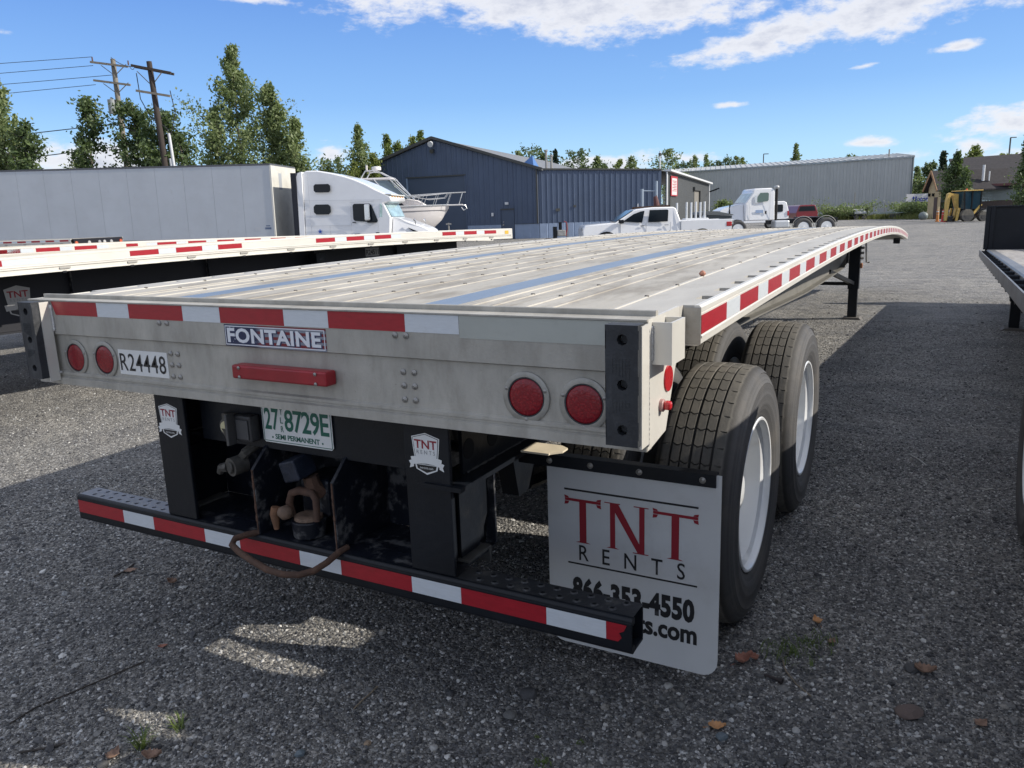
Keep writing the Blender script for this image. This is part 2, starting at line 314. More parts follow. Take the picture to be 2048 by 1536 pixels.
# ------------------------------------------------------------------ shared wheel (tyre, rim) built round the origin, outer side +x
def tyre_mesh():
    pit = 50; rows = []; R = .510
    # across the tread, u in metres (0 = outer shoulder) ; width .205 ; x = -.030 .. -.235
    us = []; gro = [.028, .062, .096, .1045, .139, .173]  # circumferential groove centres (paired at the middle)
    gro = [.030, .066, .1025, .139, .175]
    gw = [.0032, .0022, .0042, .0022, .0032]
    cuts = [0.0, .006]
    for c, w_ in zip(gro, gw): cuts += [c - w_ - .0012, c - w_, c + w_, c + w_ + .0012]
    cuts += [.199, .205]
    extra = [.018, .048, .057, .075, .084, .093, .112, .121, .130, .148, .157, .166, .187]
    cuts = sorted(set(cuts + extra))
    def grooved(u):
        for c, w_ in zip(gro, gw):
            if abs(u - c) <= w_ + 1e-6: return .011
        return 0
    side_o = [(.002, .300), (.010, .312), (.020, .335), (.0245, .352), (.0275, .36), (.027, .366), (.030, .385), (.0305, .40), (.029, .403), (.029, .42), (.0265, .438), (.0275, .441), (.0245, .444), (.018, .462), (.010, .476), (.0125, .479), (.004, .487), (-.008, .497), (-.020, .5035)]
    side_i = [(-.265, .4935), (-.279, .474), (-.290, .44), (-.293, .40), (-.287, .36), (-.268, .310), (-.262, .298)]
    n = pit * 4; P = []; prof = []
    for x, r in side_o: prof.append((x - .012, r, None))
    for u in cuts: prof.append((-.038 - u, R - .006 * abs((u - .1025) / .1025) ** 2.5, u))
    for x, r in side_i: prof.append((x + .008, r, None))
    tt = []
    for k in range(pit):
        a0 = 2 * PI * k / pit; dw = 2 * PI / pit
        tt += [(a0, 1), (a0 + dw * .055, 1), (a0 + dw * .075, 0), (a0 + dw * .98, 0)]
    for i, (x, r, u) in enumerate(prof):
        for a, gr in tt:
            rr = r; aa = a
            if u is not None:
                dpt = grooved(u)
                if gr and .030 < u < .175: dpt = max(dpt, .007)
                if gr and (u < .008 or u > .197): dpt = max(dpt, .004)
                rr = r - dpt; aa = a + .0085 * math.sin(u * 2 * PI / .0365) * (1 if .025 < u < .18 else 0)
            y, z = rr * math.cos(aa), rr * math.sin(aa)
            if z < -.482: z = -.482 - (-.482 - z) * .1
            P.append((x, y, z))
    F = []
    for i in range(len(prof) - 1):
        for k in range(n): F.append((i * n + k, i * n + (k + 1) % n, (i + 1) * n + (k + 1) % n, (i + 1) * n + k))
    me = bpy.data.meshes.new('tyre'); me.from_pydata(P, [], F); me.update()
    bm = bmesh.new(); bm.from_mesh(me); bmesh.ops.recalc_face_normals(bm, faces=bm.faces); bm.to_mesh(me); bm.free()
    me.materials.append(tyre_m); me.shade_smooth(); me.set_sharp_from_angle(angle=math.radians(32)); return me
TYRE = tyre_mesh()
def mesh_of(mb, mat_, sm=35):
    o = mb.build('tmp', mat_, smooth=sm); me = o.data; bpy.data.objects.remove(o); return me
RIM = mesh_of(MB().lathe([(-.262, .292), (-.268, .300), (-.26, .306), (-.25, .292), (-.02, .292), (.000, .306), (.004, .302), (.003, .294), (-.008, .288), (-.022, .286), (-.034, .268), (-.075, .262), (-.12, .250), (-.150, .222), (-.158, .185), (-.150, .150), (-.138, .118), (-.138, .06), (-.150, .03), (-.150, .0)], (0, 0, 0), 'x', 56), white_rim, 40)
hb_ = MB().lathe([(-.26, .11), (-.137, .11), (-.134, .085), (-.075, .080), (-.055, .066), (-.05, .03), (-.05, 0)], (0, 0, 0), 'x', 28)
HUB = mesh_of(hb_, mat('hub_paint', (.60, .62, .64), .35, .1, .1, 10, dirt=.5, ds=10, dcol=(.12, .09, .06)))
nb = MB()
for k in range(10):
    a = 2 * PI * k / 10; nb.cyl((-.137, .1425 * math.cos(a), .1425 * math.sin(a)), (-.095, .1425 * math.cos(a), .1425 * math.sin(a)), .017, .013, 6)
NUTS = mesh_of(nb, steel)
def wheel(parent, x, y, z, side=1):
    # side +1: outer face to +x
    rot = (0, 0, 0) if side > 0 else (0, 0, PI)
    w_ = link('wheel', RIM, None, parent); w_.location = (x, y, z); w_.rotation_euler = rot
    for nm, me in (('tyre', TYRE), ('hub', HUB), ('wheel_nuts', NUTS)):
        o = bpy.data.objects.new(nm, me); COL.objects.link(o); o.parent = w_
    return w_
RIM.transform(Matrix.Identity(4))

# ------------------------------------------------------------------ camber of the nearest trailer
def zt(y): return 1.25833846 + .01819848 * y - .00145247 * y * y - .00007541 * y ** 3
DK = .077
X = Vector((1, 0, 0)); Y = Vector((0, 1, 0)); Z = Vector((0, 0, 1))
def ys_(a, b, st=.45): n = max(1, int(round((b - a) / st))); return [a + (b - a) * i / n for i in range(n + 1)]

TR = thing('flatbed_trailer', 'nearest aluminium flatbed trailer, rear corner towards us, with red lamps and white mud flap', 'trailer', (0, 0, 0), 'flatbed trailers parked side by side')
# rear sill
sp_ = [(.078, 1.352), (.062, 1.353), (.060, 1.351), (.060, 1.3385), (.002, 1.3395), (-.005, 1.3385), (-.005, 1.3345), (0, 1.3335), (0, 1.2085), (.0115, 1.2035), (.0115, 1.064), (.001, 1.0595), (.001, 1.051), (.006, 1.0485), (.006, 1.0425), (-.004, 1.039), (-.004, 1.014), (.032, 1.014), (.032, 1.026), (.030, 1.32), (.078, 1.33)]
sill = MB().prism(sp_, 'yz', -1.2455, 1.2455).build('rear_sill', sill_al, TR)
# tape on the sill: 11 in red, 7 in silver
x0 = .7188
def strip(x_a, x_b, mt, parent, y=-.0012, z0=1.2818, z1=1.3326, cut=0):
    poly = [(x_a + cut, z0), (x_b, z0), (x_b, z1), (x_a, z1)]
    return MB().prism(poly, 'xz', y, y + .0010).build('reflective_strip', mt, parent)
x = x0; c_ = 0
while x > -1.10:
    L_ = .1778 if c_ % 2 == 0 else .2794
    a = max(x - L_, -1.103)
    strip(a, x - .0006, white_tape if c_ % 2 == 0 else red_tape, TR, cut=.02 if a == -1.103 else 0)
    x = a if a > -1.103 else -2; c_ += 1
strip(x0 + .001, 1.238, dull_tape, TR, z0=1.272, z1=1.3326).name = 'faded_film_strip'
# rivets / bolts
bolt_me = mesh_of(MB().lathe([(0, 0), (.0, .0095), (-.003, .0095), (-.0035, .0082), (-.007, .0055), (-.0085, .003), (-.0065, .0025), (-.0065, 0)], (0, 0, 0), 'y', 14), steel, 50)
def bolt(parent, x, y, z, s=1.0, rot=(0, 0, 0), nm='bolt'):
    o = link(nm, bolt_me, None, parent); o.location = (x, y, z); o.scale = (s, s, s); o.rotation_euler = rot; return o
for bx in (-.497, -.458, .504, .542): bolt(TR, bx, -.0, 1.271)
for bz in (1.164, 1.124, 1.083):
    for bx in (-.473, -.437, .516, .554): bolt(TR, bx, .0112, bz)
# lamps
bezel_m = mat('lamp_bezel', (.33, .32, .29), .45, .4, .15, 20, None, .2, 90, dirt=.4, ds=25, dcol=(.16, .15, .12))
lens_me = mesh_of(MB().lathe([(0, .0515), (-.003, .051), (-.005, .046), (-.0065, .03), (-.007, .0)], (0, 0, 0), 'y', 40), red_lens, 60)
for lx, lz in ((.912, 1.1225), (1.0765, 1.117), (-.838, 1.122), (-1.012, 1.120)):
    bz_ = MB().lathe([(0, .0685), (-.0045, .0685), (-.006, .0665), (-.006, .0545), (-.003, .052), (.004, .052)], (lx, .0112, lz), 'y', 44).build('tail_light', bezel_m, TR, smooth=40)
    MB().lathe([(0, .0548), (-.0052, .0548), (-.0052, .0505), (0, .0505)], (lx, .0112, lz), 'y', 36, closed=True).build('gasket', rubber, bz_, smooth=40)
    o = link('lens', lens_me, None, bz_); o.location = (lx, .0108, lz); o.scale = (.985, 1, .985)
    for a in (20, 160, 270): bolt(bz_, lx + .060 * math.cos(math.radians(a)), .0055, lz + .060 * math.sin(math.radians(a)), .55, nm='screw')
# identification bar
ib = MB().prism([(-.129, 1.109), (.266, 1.109), (.266, 1.154), (-.129, 1.154)], 'xz', -.036, .0112).build('marker_light_bar', mat('dusty_red_plastic', (.28, .012, .02), .38, 0, .2, 9, None, .15, 60, dirt=.35, ds=20, dcol=(.16, .05, .05), dlo=.5, dhi=.8), TR, bevel=.006)
for sx, sz in ((-.095, 1.146), (.225, 1.146), (-.095, 1.116), (.225, 1.116)): bolt(ib, sx, -.037, sz, .6, nm='screw')
# number plate sticker
pl = MB().box(-.759, -.4945, .0098, .0114, 1.074, 1.165).build('number_sticker', plate_white, TR)
text('lettering', 'R24448', print_black, pl, (-.752, .0088, 1.088), X, Z, .247, .064, .004, 1.06)
# maker badge
bd = MB().box(-.181, .2475, -.0016, 0, 1.2085, 1.2785).build('maker_badge', flag, TR)
fr = MB()
for a in ((-.177, .2435, 1.2715, 1.2745), (-.177, .2435, 1.2125, 1.2155)): fr.box(a[0], a[1], -.0026, -.0017, a[2], a[3])
fr.box(-.177, -.1745, -.0026, -.0017, 1.2156, 1.2714).box(.241, .2435, -.0026, -.0017, 1.2156, 1.2714)
fr.build('badge_border', print_white, bd)
text('lettering', 'FONTAINE', print_navy, bd, (-.165, -.0020, 1.2170), X, Z, .398, .049, .045, 1.06)
text('lettering', 'FONTAINE', print_white, bd, (-.168, -.0028, 1.2200), X, Z, .396, .048, .034, 1.06)
# dock bumpers
def dock(xa, xb, yf, side):
    mb = MB(); yb = yf + .046; zc = [1.301, 1.194, 1.085]; xm = (xa + xb) / 2
    z_prev = 1.045; zz = []
    for c in sorted(zc):
        if c - .022 > z_prev: mb.box(xa, xb, yf, yb, z_prev, c - .022)
        zz.append(c); z_prev = c + .022
        mb.holecell((xm + .002, yf, c), X, Z, (xb - xa) / 2, .022, .0135, .026, -Y)
        mb.add([(xa, yf, c - .022), (xa, yf, c + .022), (xa, yb, c + .022), (xa, yb, c - .022)], [(0, 1, 2, 3)])
        mb.add([(xb, yf, c - .022), (xb, yf, c + .022), (xb, yb, c + .022), (xb, yb, c - .022)], [(0, 1, 2, 3)])
    mb.box(xa, xb, yf, yb, z_prev, 1.335)
    o = mb.build('dock_bumper', rubber, TR, fixn=False)
    for c in zc:
        MB().lathe([(0, .0), (0, .009), (.006, .009), (.006, 0)], (xm + .002, yf + .018, c), 'y', 8).build('bumper_bolt', rubber, o)
    # moulded lattice on the rubber face
    scuff = mat('rubber_scuff' + str(side), (.05, .055, .06), .6)
    for zb in (1.135, 1.235):
        lt = MB()
        for i in range(6): lt.box(xa + .018 + i * .008, xa + .0188 + i * .008, yf - .0012, yf, zb - .004 * i * (1 if zb > 1.2 else -1) - .012, zb + .022)
        for i in range(4): lt.box(xa + .018, xa + .062, yf - .0012, yf, zb - .006 + i * .008, zb - .0052 + i * .008)
        lt.build('moulded_mark', scuff, o)
    ch = MB().box(xa + .006, xb - .004, yb, yb + .018 if yb + .018 < 0 else -.002, 1.048, 1.325)
    if side > 0: ch.box(xb - .003, xb + .003, yb - .026, -.0055, 1.036, 1.330)
    else: ch.box(xb - .001, xb + .005, yb - .018, -.0055, 1.030, 1.332)
    ch.build('bumper_bracket', rail_al, o)
dock(1.168, 1.2485, -.077, 1); dock(-1.196, -1.112, -.072, -1)
def weld(p0, p1, r, n=46, parent=TR):
    pts = [Vector(p0).lerp(Vector(p1), i / n) for i in range(n + 1)]
    return MB().tube(pts, r, 7, [r * (1.12 if i % 2 else .74) * random.uniform(.88, 1.12) for i in range(n + 1)]).build('weld_bead', weld_al, parent, smooth=60)
weld((1.2470, .000, 1.028), (1.2470, .000, 1.318), .0046); weld((-1.104, -.003, 1.22), (-1.104, -.003, 1.32), .006, 12)
weld((-1.10, -.005, 1.058), (-1.10, -.005, 1.066), .007, 3)
# side end plates, pockets, rail ends
for s in (1, -1):
    pl_ = MB().prism([(.002, 1.3385), (.25, 1.3425), (.25, 1.225), (.217, 1.177), (.143, 1.032), (.035, 1.018), (.002, 1.016)], 'yz', s * 1.2395, s * 1.2465).build('end_plate', rail_al, TR)
    pk = MB()
    pk.box(1.247, 1.2955, .030, .0355, 1.226, 1.329).box(1.2900, 1.2955, .0356, .1325, 1.226, 1.329).box(1.247, 1.2955, .1326, .138, 1.226, 1.329).box(1.247, 1.2895, .0356, .1325, 1.226, 1.230)
    if s < 0: pk.v = [(-a, b_, c) for a, b_, c in pk.v]
    pk.build('stake_pocket', rail_al, TR)
    weld((s * 1.2475, .028, 1.235), (s * 1.2475, .028, 1.32), .0045, 16, TR)
    MB().prism([(s * 1.2478, 1.335), (s * 1.2950, 1.335), (s * 1.2950, 1.236), (s * 1.2478, 1.236)], 'xz', .2845, .2895).build('rail_end_plate', steel, TR)
    MB().lathe([(0, .0345), (.004 * s, .0335), (.0045 * s, 0)], (s * 1.2466, .1565, 1.167), 'x', 32).build('round_reflector', red_plastic, TR, smooth=40)
    bs_ = MB().lathe([(0, .0165), (.008 * s, .0165), (.010 * s, .014), (.010 * s, 0)], (s * 1.2466, .099, 1.109), 'x', 20).build('side_marker_light', mat('marker_ring' + str(s), (.35, .2, .19), .5), TR)
    MB().box(min(s * 1.254, s * 1.275), max(s * 1.254, s * 1.275), .089, .112, 1.098, 1.121).build('lens', red_plastic, bs_, bevel=.007)
# side rails with stake holes in the top flange
YE = 14.9
def side_rail(s, parent, y0=.2895, y1=YE, zf=zt):
    ys = ys_(y0, y1, .45)
    pr_ = [(1.2765, DK), (1.289, DK + .0005), (1.295, DK - .006), (1.295, .060), (1.2925, .0585), (1.2925, .0560), (1.295, .0545), (1.295, -.0020), (1.298, -.005), (1.298, -.010), (1.294, -.013), (1.294, -.026), (1.286, -.032), (1.24, -.032), (1.24, -.027), (1.288, -.024), (1.288, .045), (1.2765, .06)]
    mb = MB().sweep(pr_, ys, zf)
    mt_ = MB(); mb, mk_ = mt_, mb
    mb.sweep([(1.0785, DK), (1.090, DK), (1.0915, DK + .0035), (1.099, DK + .0035), (1.1005, DK), (1.2415, DK), (1.2415, DK - .02), (1.0785, DK - .02)], [.078] + ys, zf)
    # small corner ahead of the wider rail
    mb.sweep([(1.2420, DK), (1.2460, DK), (1.2460, DK - .03), (1.2420, DK - .03)], [.078, y0], zf)
    hy = .359 if parent is TR else .36; holes = []
    yy = y0
    for k in range(400):
        c = .46 - .0 + k * .2045
        if c > y1 - .08: break
        a, b_ = c - .038, c + .038
        mb.sweep([(1.2416, DK), (1.2764, DK), (1.2764, DK - .02), (1.2416, DK - .02)], [yy, a], zf)
        holes.append(c); yy = b_
    mb.sweep([(1.2416, DK), (1.2764, DK), (1.2764, DK - .02), (1.2416, DK - .02)], [yy, y1], zf)
    for q_ in (mb, mk_):
        if s < 0: q_.v = [(-a, b_, c) for a, b_, c in q_.v]
    o = mk_.build('side_rail', rail_al, parent); mb.build('rail_top', rail_top_al, o)
    # near-black strip beneath the stake holes, painting in the shade inside them
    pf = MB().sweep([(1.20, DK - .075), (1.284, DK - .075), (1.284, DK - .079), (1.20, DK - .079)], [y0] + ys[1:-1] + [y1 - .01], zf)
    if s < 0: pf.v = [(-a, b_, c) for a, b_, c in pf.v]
    pf.build('pocket_shade', mat('rail_inside_shade' + str(s), (.02, .02, .02), .9), o)
    return o
RAILS = [side_rail(1, TR), side_rail(-1, TR)]
def rail_tape(s, rail, y0, n, zf, x=1.2952, z0=0., z1=.0508, skip=()):
    for i in range(n):
        if i in skip: continue
        a = y0 + i * .4572
        for ya, yb, mt in ((a, a + .2794, red_tape), (a + .2802, a + .4566, white_tape)):
            mb = MB().sweep([(s * x, z0), (s * (x + .001), z0), (s * (x + .001), z1), (s * x, z1)], [ya, yb], zf)
            mb.build('reflective_strip', mt, rail)
rail_tape(1, RAILS[0], .2898, 32, zt)
# deck planks
def plank(x_a, x_b, ridges, parent, mt=deck_al, y0=.079, y1=YE, zf=zt, nm='deck_plank'):
    pr_ = [(x_a + .0012, DK)]
    for r in ridges: pr_ += [(r - .0085, DK), (r - .0060, DK + .003), (r + .0060, DK + .003), (r + .0085, DK)]
    pr_ += [(x_b - .0012, DK), (x_b - .0012, DK - .03), (x_a + .0012, DK - .03)]
    return MB().sweep(pr_, ys_(y0, y1, .45), zf).build(nm, mt, parent)
DECK = [(-1.0775, -.84, [-.92, -.855]), (-.84, -.62, [-.735]), (-.50, -.2, [-.40, -.25]), (-.2, .105, [-.137, .03]), (.105, .48, [.178, .30]), (.60, .775, [.655, .722]), (.775, 1.0775, [.832, .913])]
def deck_set(root, y1=YE, zf=zt, y0=.079):
    for a, b_, r in DECK: plank(a, b_, r, root, y0=y0, y1=y1, zf=zf)
    for a, b_ in ((-.62, -.50), (.48, .60)): plank(a, b_, [], root, nail_blue, y0=y0, y1=y1, zf=zf, nm='nailing_strip')
deck_set(TR)
sb = MB()
for i in range(47):
    y = .405 + i * .305
    for k, rx in enumerate((-.92, -.735, -.40, -.25, -.137, .03, .178, .30, .722, .832, 1.095, -1.095)):
        yy = y + (0 if k % 2 else .03); z = zt(yy) + DK + (.003 if abs(rx) < 1 else .0035)
        if 1: sb.cyl((rx, yy, z - .001), (rx, yy, z + .003), .0085, .006, 6)
stuff(sb.build('deck_screws', mat('screw_steel', (.12, .11, .10), .6, .3), TR))
# under frame
def frame_beam(root, s, zf, name='frame_beam', mt=rail_al, y0=2.9, y1=14.2, bz=None):
    ys = ys_(y0, y1, .5); mb = MB()
    bot = bz or (lambda y: .83 - .10 * min(1, max(0, (y - 3.2) / 3.5)) if y < 10.2 else .73 + .32 * min(1, (y - 10.2) / 2.8))
    x_ = .60 * s
    for i in range(len(ys) - 1):
        a, b_ = ys[i], ys[i + 1]; za, zb = bot(a), bot(b_); ta, tb = zf(a) - .03, zf(b_) - .03
        mb.add([(x_ - .005, a, za), (x_ + .005, a, za), (x_ + .005, a, ta), (x_ - .005, a, ta), (x_ - .005, b_, zb), (x_ + .005, b_, zb), (x_ + .005, b_, tb), (x_ - .005, b_, tb)], [(0, 1, 2, 3), (1, 5, 6, 2), (4, 7, 6, 5), (0, 3, 7, 4)])
        mb.add([(x_ - .07, a, za - .014), (x_ + .07, a, za - .014), (x_ + .07, a, za), (x_ - .07, a, za), (x_ - .07, b_, zb - .014), (x_ + .07, b_, zb - .014), (x_ + .07, b_, zb), (x_ - .07, b_, zb)], [(0, 1, 5, 4), (3, 7, 6, 2), (0, 4, 7, 3), (1, 2, 6, 5), (0, 3, 2, 1), (4, 5, 6, 7)])
    return mb.build(name, mt, root)
beam_al = mat('shaded_beam_aluminium', (.17, .165, .15), .6, .2, .15, 2, None, .2, 40, dirt=.4, ds=3, dcol=(.09, .085, .075))  # beam colour darkened to stand in for shade under the deck
for s in (1, -1): frame_beam(TR, s, zt, mt=beam_al)
for i in range(46):
    y = .40 + i * .305
    if y < 14.6: MB().box(-1.23, 1.23, y, y + .05, zt(y) - .035, zt(y) + .045).build('crossmember', rail_al, TR)
# rear black sub-frame
for s in (1, -1):
    sf = MB().box(s * .62 - .006, s * .62 + .006, .13, 3.9, .832, 1.20)
    sf.box(s * .62 - .065, s * .62 + .065, .02 if s > 0 else .16, 3.9, .818, .832)
    sf.box(s * .62 - .065, s * .62 + .065, .13, 3.9, 1.20, 1.212)
    o = sf.build('subframe_rail', black_paint, TR)
    wl = MB().tube([(s * .62 + .007, .15 + i * .01, .8345) for i in range(60)], .004, 5, [random.choice((.0015, .004, .005, .003)) for _ in range(60)]); wl.build('weld_bead', mat('dull_weld' + str(s), (.09, .088, .085), .5, .4), o)
    for hy in (.165, .31, .9, 1.6): MB().cyl((s * .62 + .0062, hy, .905), (s * .62 + .0072, hy, .905), .032, .032, 20).build('frame_hole', mat('hole_black%d%d' % (s, int(hy * 100)), (.002, .002, .003), .9), o)
    gp = MB().prism([(.13, .775), (.38, .815), (.36, .76), (.235, .56), (.13, .56)], 'yz', s * .598, s * .606).build('gusset_plate', black_paint, TR)
    MB().box(s * .60 - .025, s * .60 + .035, .125, .262, .548, .556).box(s * .60 - .025, s * .60 + .035, .250, .262, .50, .548).build('gusset_angle', mat('worn_edge' + str(s), (.10, .10, .095), .5, .3, .3, 20), gp)
for xa, xb in ((-.622, -.470), (.487, .645)):
    o = MB().box(xa, xb, .030, .044, .546, 1.0125).box(xa + .01, xa + .022, .045, .118, .546, 1.0125).build('rear_post', black_paint, TR, bevel=.003)
MB().box(-.468, .485, .100, .108, .836, 1.0125).box(-.468, .485, .1085, .20, .836, .844).build('plate_panel', black_paint, TR)
MB().box(-.61, .63, .300, .310, .546, .84).build('recess_panel', black_worn, TR)
MB().box(-.61, .63, .113, .299, .536, .5455).build('recess_shelf', black_worn, TR)
for xa in (-.618, .585): MB().box(xa, xa + .008, .118, .2995, .5465, .83).build('recess_side', black_paint, TR)
# tow gussets
for gx in (-.155, .195):
    MB().prism([(.026, .546), (.026, .78), (.115, .86), (.298, .86), (.298, .546)], 'yz', gx - .0065, gx + .0065).build('tow_gusset', black_worn, TR, bevel=.002)
    MB().tube([(gx, .0255, .55 + i * .012) for i in range(20)], .004, 5, [random.uniform(.002, .006) for _ in range(20)]).build('rust_edge', rust, TR)
# pintle hook
ph = MB().box(-.06, .10, .27, .299, .60, .80).build('pintle_hook', black_worn, TR, bevel=.004)
MB().box(-.050, .078, .135, .269, .60, .735).build('hook_body', black_worn, ph, bevel=.012)
MB().cyl((.012, .10, .5465), (.012, .10, .606), .056, .060, 22).build('hook_base', black_worn, ph, smooth=40, bevel=.004)
MB().lathe([(.607, .050), (.618, .047), (.621, .030), (.612, .0)], (.012, .10, 0), 'z', 18).build('hook_jaw', mat('pale_rust', (.15, .10, .07), .75, 0, .3, 30, None, .6, 90), ph, smooth=50)
MB().tube([(-.045, .085, .61), (-.052, .08, .66), (-.042, .085, .692), (-.01, .09, .705), (.045, .09, .703), (.066, .085, .685), (.068, .08, .61)], .013, 8, [.012, .013, .014, .015, .014, .013, .011]).build('jaw_frame', rust, ph, smooth=50)
MB().tube([(.035, .14, .69), (.03, .115, .72), (.025, .11, .755)], .03, 8, [.034, .028, .026]).build('hook_neck', rust, ph, smooth=40)
lt_ = MB().obox((-.012, .095, .785), (.040, -.006, .012), (.0, .045, .004), (-.012, 0, .034)); lt_.cyl((-.050, .09, .768), (.03, .09, .772), .020, .018, 10).build('hook_latch', mat('blue_black_iron', (.016, .022, .038), .45, .3, .3, 20, None, .5, 60), ph, bevel=.006)
MB().lathe([(-.026, 0), (-.020, .018), (0, .026), (.020, .018), (.026, 0)], (-.045, .050, .634), 'x', 14).build('latch_knob', MATS['pale_rust'], ph, smooth=60)
MB().tube([(-.084, .048, .648), (-.088, .044, .625), (-.086, .044, .570)], .014, 8, [.016, .017, .009]).build('latch_pin', mat('orange_rust', (.17, .085, .045), .8, 0, .3, 30, None, .6, 90), ph, smooth=50)
# air and electric connectors
gh = MB().cyl((-.300, .100, .905), (-.300, .060, .905), .030, .030, 18).box(-.325, -.275, .07, .1, .925, .95).cyl((-.300, .075, .86), (-.300, .075, .90), .014, .026, 10).build('air_coupling', mat('dusty_cast_metal', (.10, .095, .085), .6, .4, .3, 30, None, .5, 90), TR, smooth=40)
MB().cyl((-.300, .0598, .905), (-.300, .056, .905), .022, .021, 20).build('seal', yellow, gh)
sk = MB().box(-.255, -.172, .055, .10, .862, .955).build('electric_socket', mat('black_plastic_box', (.03, .03, .032), .5, 0, .2, 30), TR, bevel=.008)
MB().box(-.258, -.246, .02, .056, .852, .962).build('socket_lid', mat('grey_cast', (.09, .09, .09), .5, .4), sk, bevel=.003)
MB().box(-.238, -.182, .050, .0545, .872, .94).build('socket_face', mat('socket_face', (.06, .06, .062), .6), sk, bevel=.004)
g2 = MB().cyl((-.305, .13, .755), (-.315, .075, .752), .034, .034, 18).cyl((-.315, .073, .752), (-.317, .068, .752), .022, .020, 16).tube([(-.30, .12, .78), (-.275, .11, .80), (-.26, .16, .825)], .018, 8).tube([(-.345, .09, .745), (-.375, .085, .74), (-.385, .085, .72)], .015, 8, [.02, .016, .012]).build('air_coupling', MATS['dusty_cast_metal'], TR, smooth=40)
MB().tube([(-.26, .16, .825), (-.24, .22, .83), (-.20, .28, .80), (-.18, .299, .78)], .011, 8).build('air_hose', black_paint, TR, smooth=60)
# licence plate
lp = MB().prism([(-.155 + .008, .862), (.155 - .008, .862), (.155, .870), (.155, 1.006), (.147, 1.014), (-.147, 1.014), (-.155, 1.006), (-.155, .870)], 'xz', .0935, .0955).build('licence_plate', plate_white, TR)
bz_ = MB()
for a in ((-.150, .150, .8665, .8685),): bz_.box(a[0], a[1], .0925, .0934, a[2], a[3])
bz_.box(-.1515, -.1495, .0925, .0934, .8686, 1.006).box(.1495, .1515, .0925, .0934, .8686, 1.006); bz_.build('plate_border', print_green, lp)
text('lettering', '27', print_green, lp, (-.143, .0928, .906), X, Z, .066, .078, .02)
text('lettering', '8729E', print_green, lp, (-.052, .0928, .906), X, Z, .194, .078, .02, .92)
for i, ch_ in enumerate('TLR'): text('lettering', ch_, print_green, lp, (-.071, .0928, .963 - i * .030), X, Z, .013, .021, .015)
text('lettering', 'SEMI PERMANENT', print_green, lp, (-.100, .0928, .8755), X, Z, .198, .0185, .025, .95)
text('lettering', 'MAINE', print_black, lp, (-.045, .0928, .986), X, Z, .100, .017, .02)
for dx_ in (-.112, .110): MB().cyl((dx_, .0932, .881), (dx_, .0926, .881), .0035, .0035, 10).build('plate_dot', print_green, lp)
# rear impact guard with punched steps
ig = MB(); gx0, gx1 = -1.168, 1.198
ig.box(gx0, gx1, .020, .026, .450, .531); ig.box(gx0, gx1, .032, .112, .438, .444); ig.box(gx0, gx1, .106, .112, .444, .538)
guard = ig.build('rear_impact_guard', black_paint, TR, bevel=.002)
def top_plate(xa, xb, holes, mt, nm, lip=0):
    mb = MB(); rows = ((.033, .0725), (.0725, .112)); hp = .052
    for r, (ya, yb) in enumerate(rows):
        x_ = xa; ym = (ya + yb) / 2
        k = 0
        if holes:
            start = xa + .028 + (hp / 2 if r == 0 else 0) - .012
            c = start + hp / 2
            mb.add([(x_, ya, .545), (c - hp / 2, ya, .545), (c - hp / 2, yb, .545), (x_, yb, .545)], [(0, 1, 2, 3)])
            while c + hp / 2 < xb - .01:
                mb.holecell((c, ym, .545), X, Y, hp / 2, (yb - ya) / 2, .0095 if not lip else .0065, .006, Z)
                if lip:
                    P = [(c + math.cos(a) * rr, ym + math.sin(a) * rr, zz) for rr, zz in ((.0125, .5452), (.0085, .5490), (.0062, .5480)) for a in [2 * PI * j / 10 for j in range(10)]]
                    mb.add(P, [(i * 10 + j, i * 10 + (j + 1) % 10, (i + 1) * 10 + (j + 1) % 10, (i + 1) * 10 + j) for i in range(2) for j in range(10)])
                x_ = c + hp / 2; c += hp
        mb.add([(x_, ya, .545), (xb, ya, .545), (xb, yb, .545), (x_, yb, .545)], [(0, 1, 2, 3)])
    return mb.build(nm, mt, guard, fixn=False)
top_plate(gx0 + .0, -.6235, True, grey_top, 'punched_step')
top_plate(-.6225, .6455, False, black_worn, 'guard_top')
top_plate(.6465, gx1, True, mat('scuffed_black_step', (.02, .022, .026), .5, 0, .3, 8, None, .4, 60, dirt=.6, ds=16, dcol=(.10, .098, .09), dlo=.52, dhi=.7), 'punched_step', 1)
for ya in ((gx0, gx1),):
    for zc_ in (.5325, .4505): MB().cyl((gx0, .0325, zc_), (gx1, .0325, zc_), .0122, .0122, 20).build('guard_edge', black_paint, guard, smooth=50)
# tape on the guard
xx = [-1.165, -.865, -.690, -.411, -.233, .0465, .2243, .5037, .6815, .9609, 1.1387, 1.186]
off = xx[1] + .861 - .0
edges = [-1.166, -.888, -.710, -.431, -.253, .0265, .2043, .4837, .6615, .9409, 1.1187, 1.186]
edges = [-1.163] + [-.880 + v for v in (0, .1778, .4572, .635, .9144, 1.0922, 1.3716, 1.5494, 1.8288, 2.0066)] + [1.193]
for i in range(len(edges) - 1):
    mt = red_tape if i % 2 == 0 else white_tape
    if i == len(edges) - 2:
        MB().prism([(edges[i], .4725), (1.160, .4725), (1.170, .485), (1.163, .498), (1.176, .505), (1.184, .5235), (edges[i], .5235)], 'xz', .0186, .0194).build('reflective_strip', mt, guard)
    else: MB().box(edges[i], edges[i + 1] - .0006, .0186, .0194, .4725, .5235).build('reflective_strip', mt, guard)
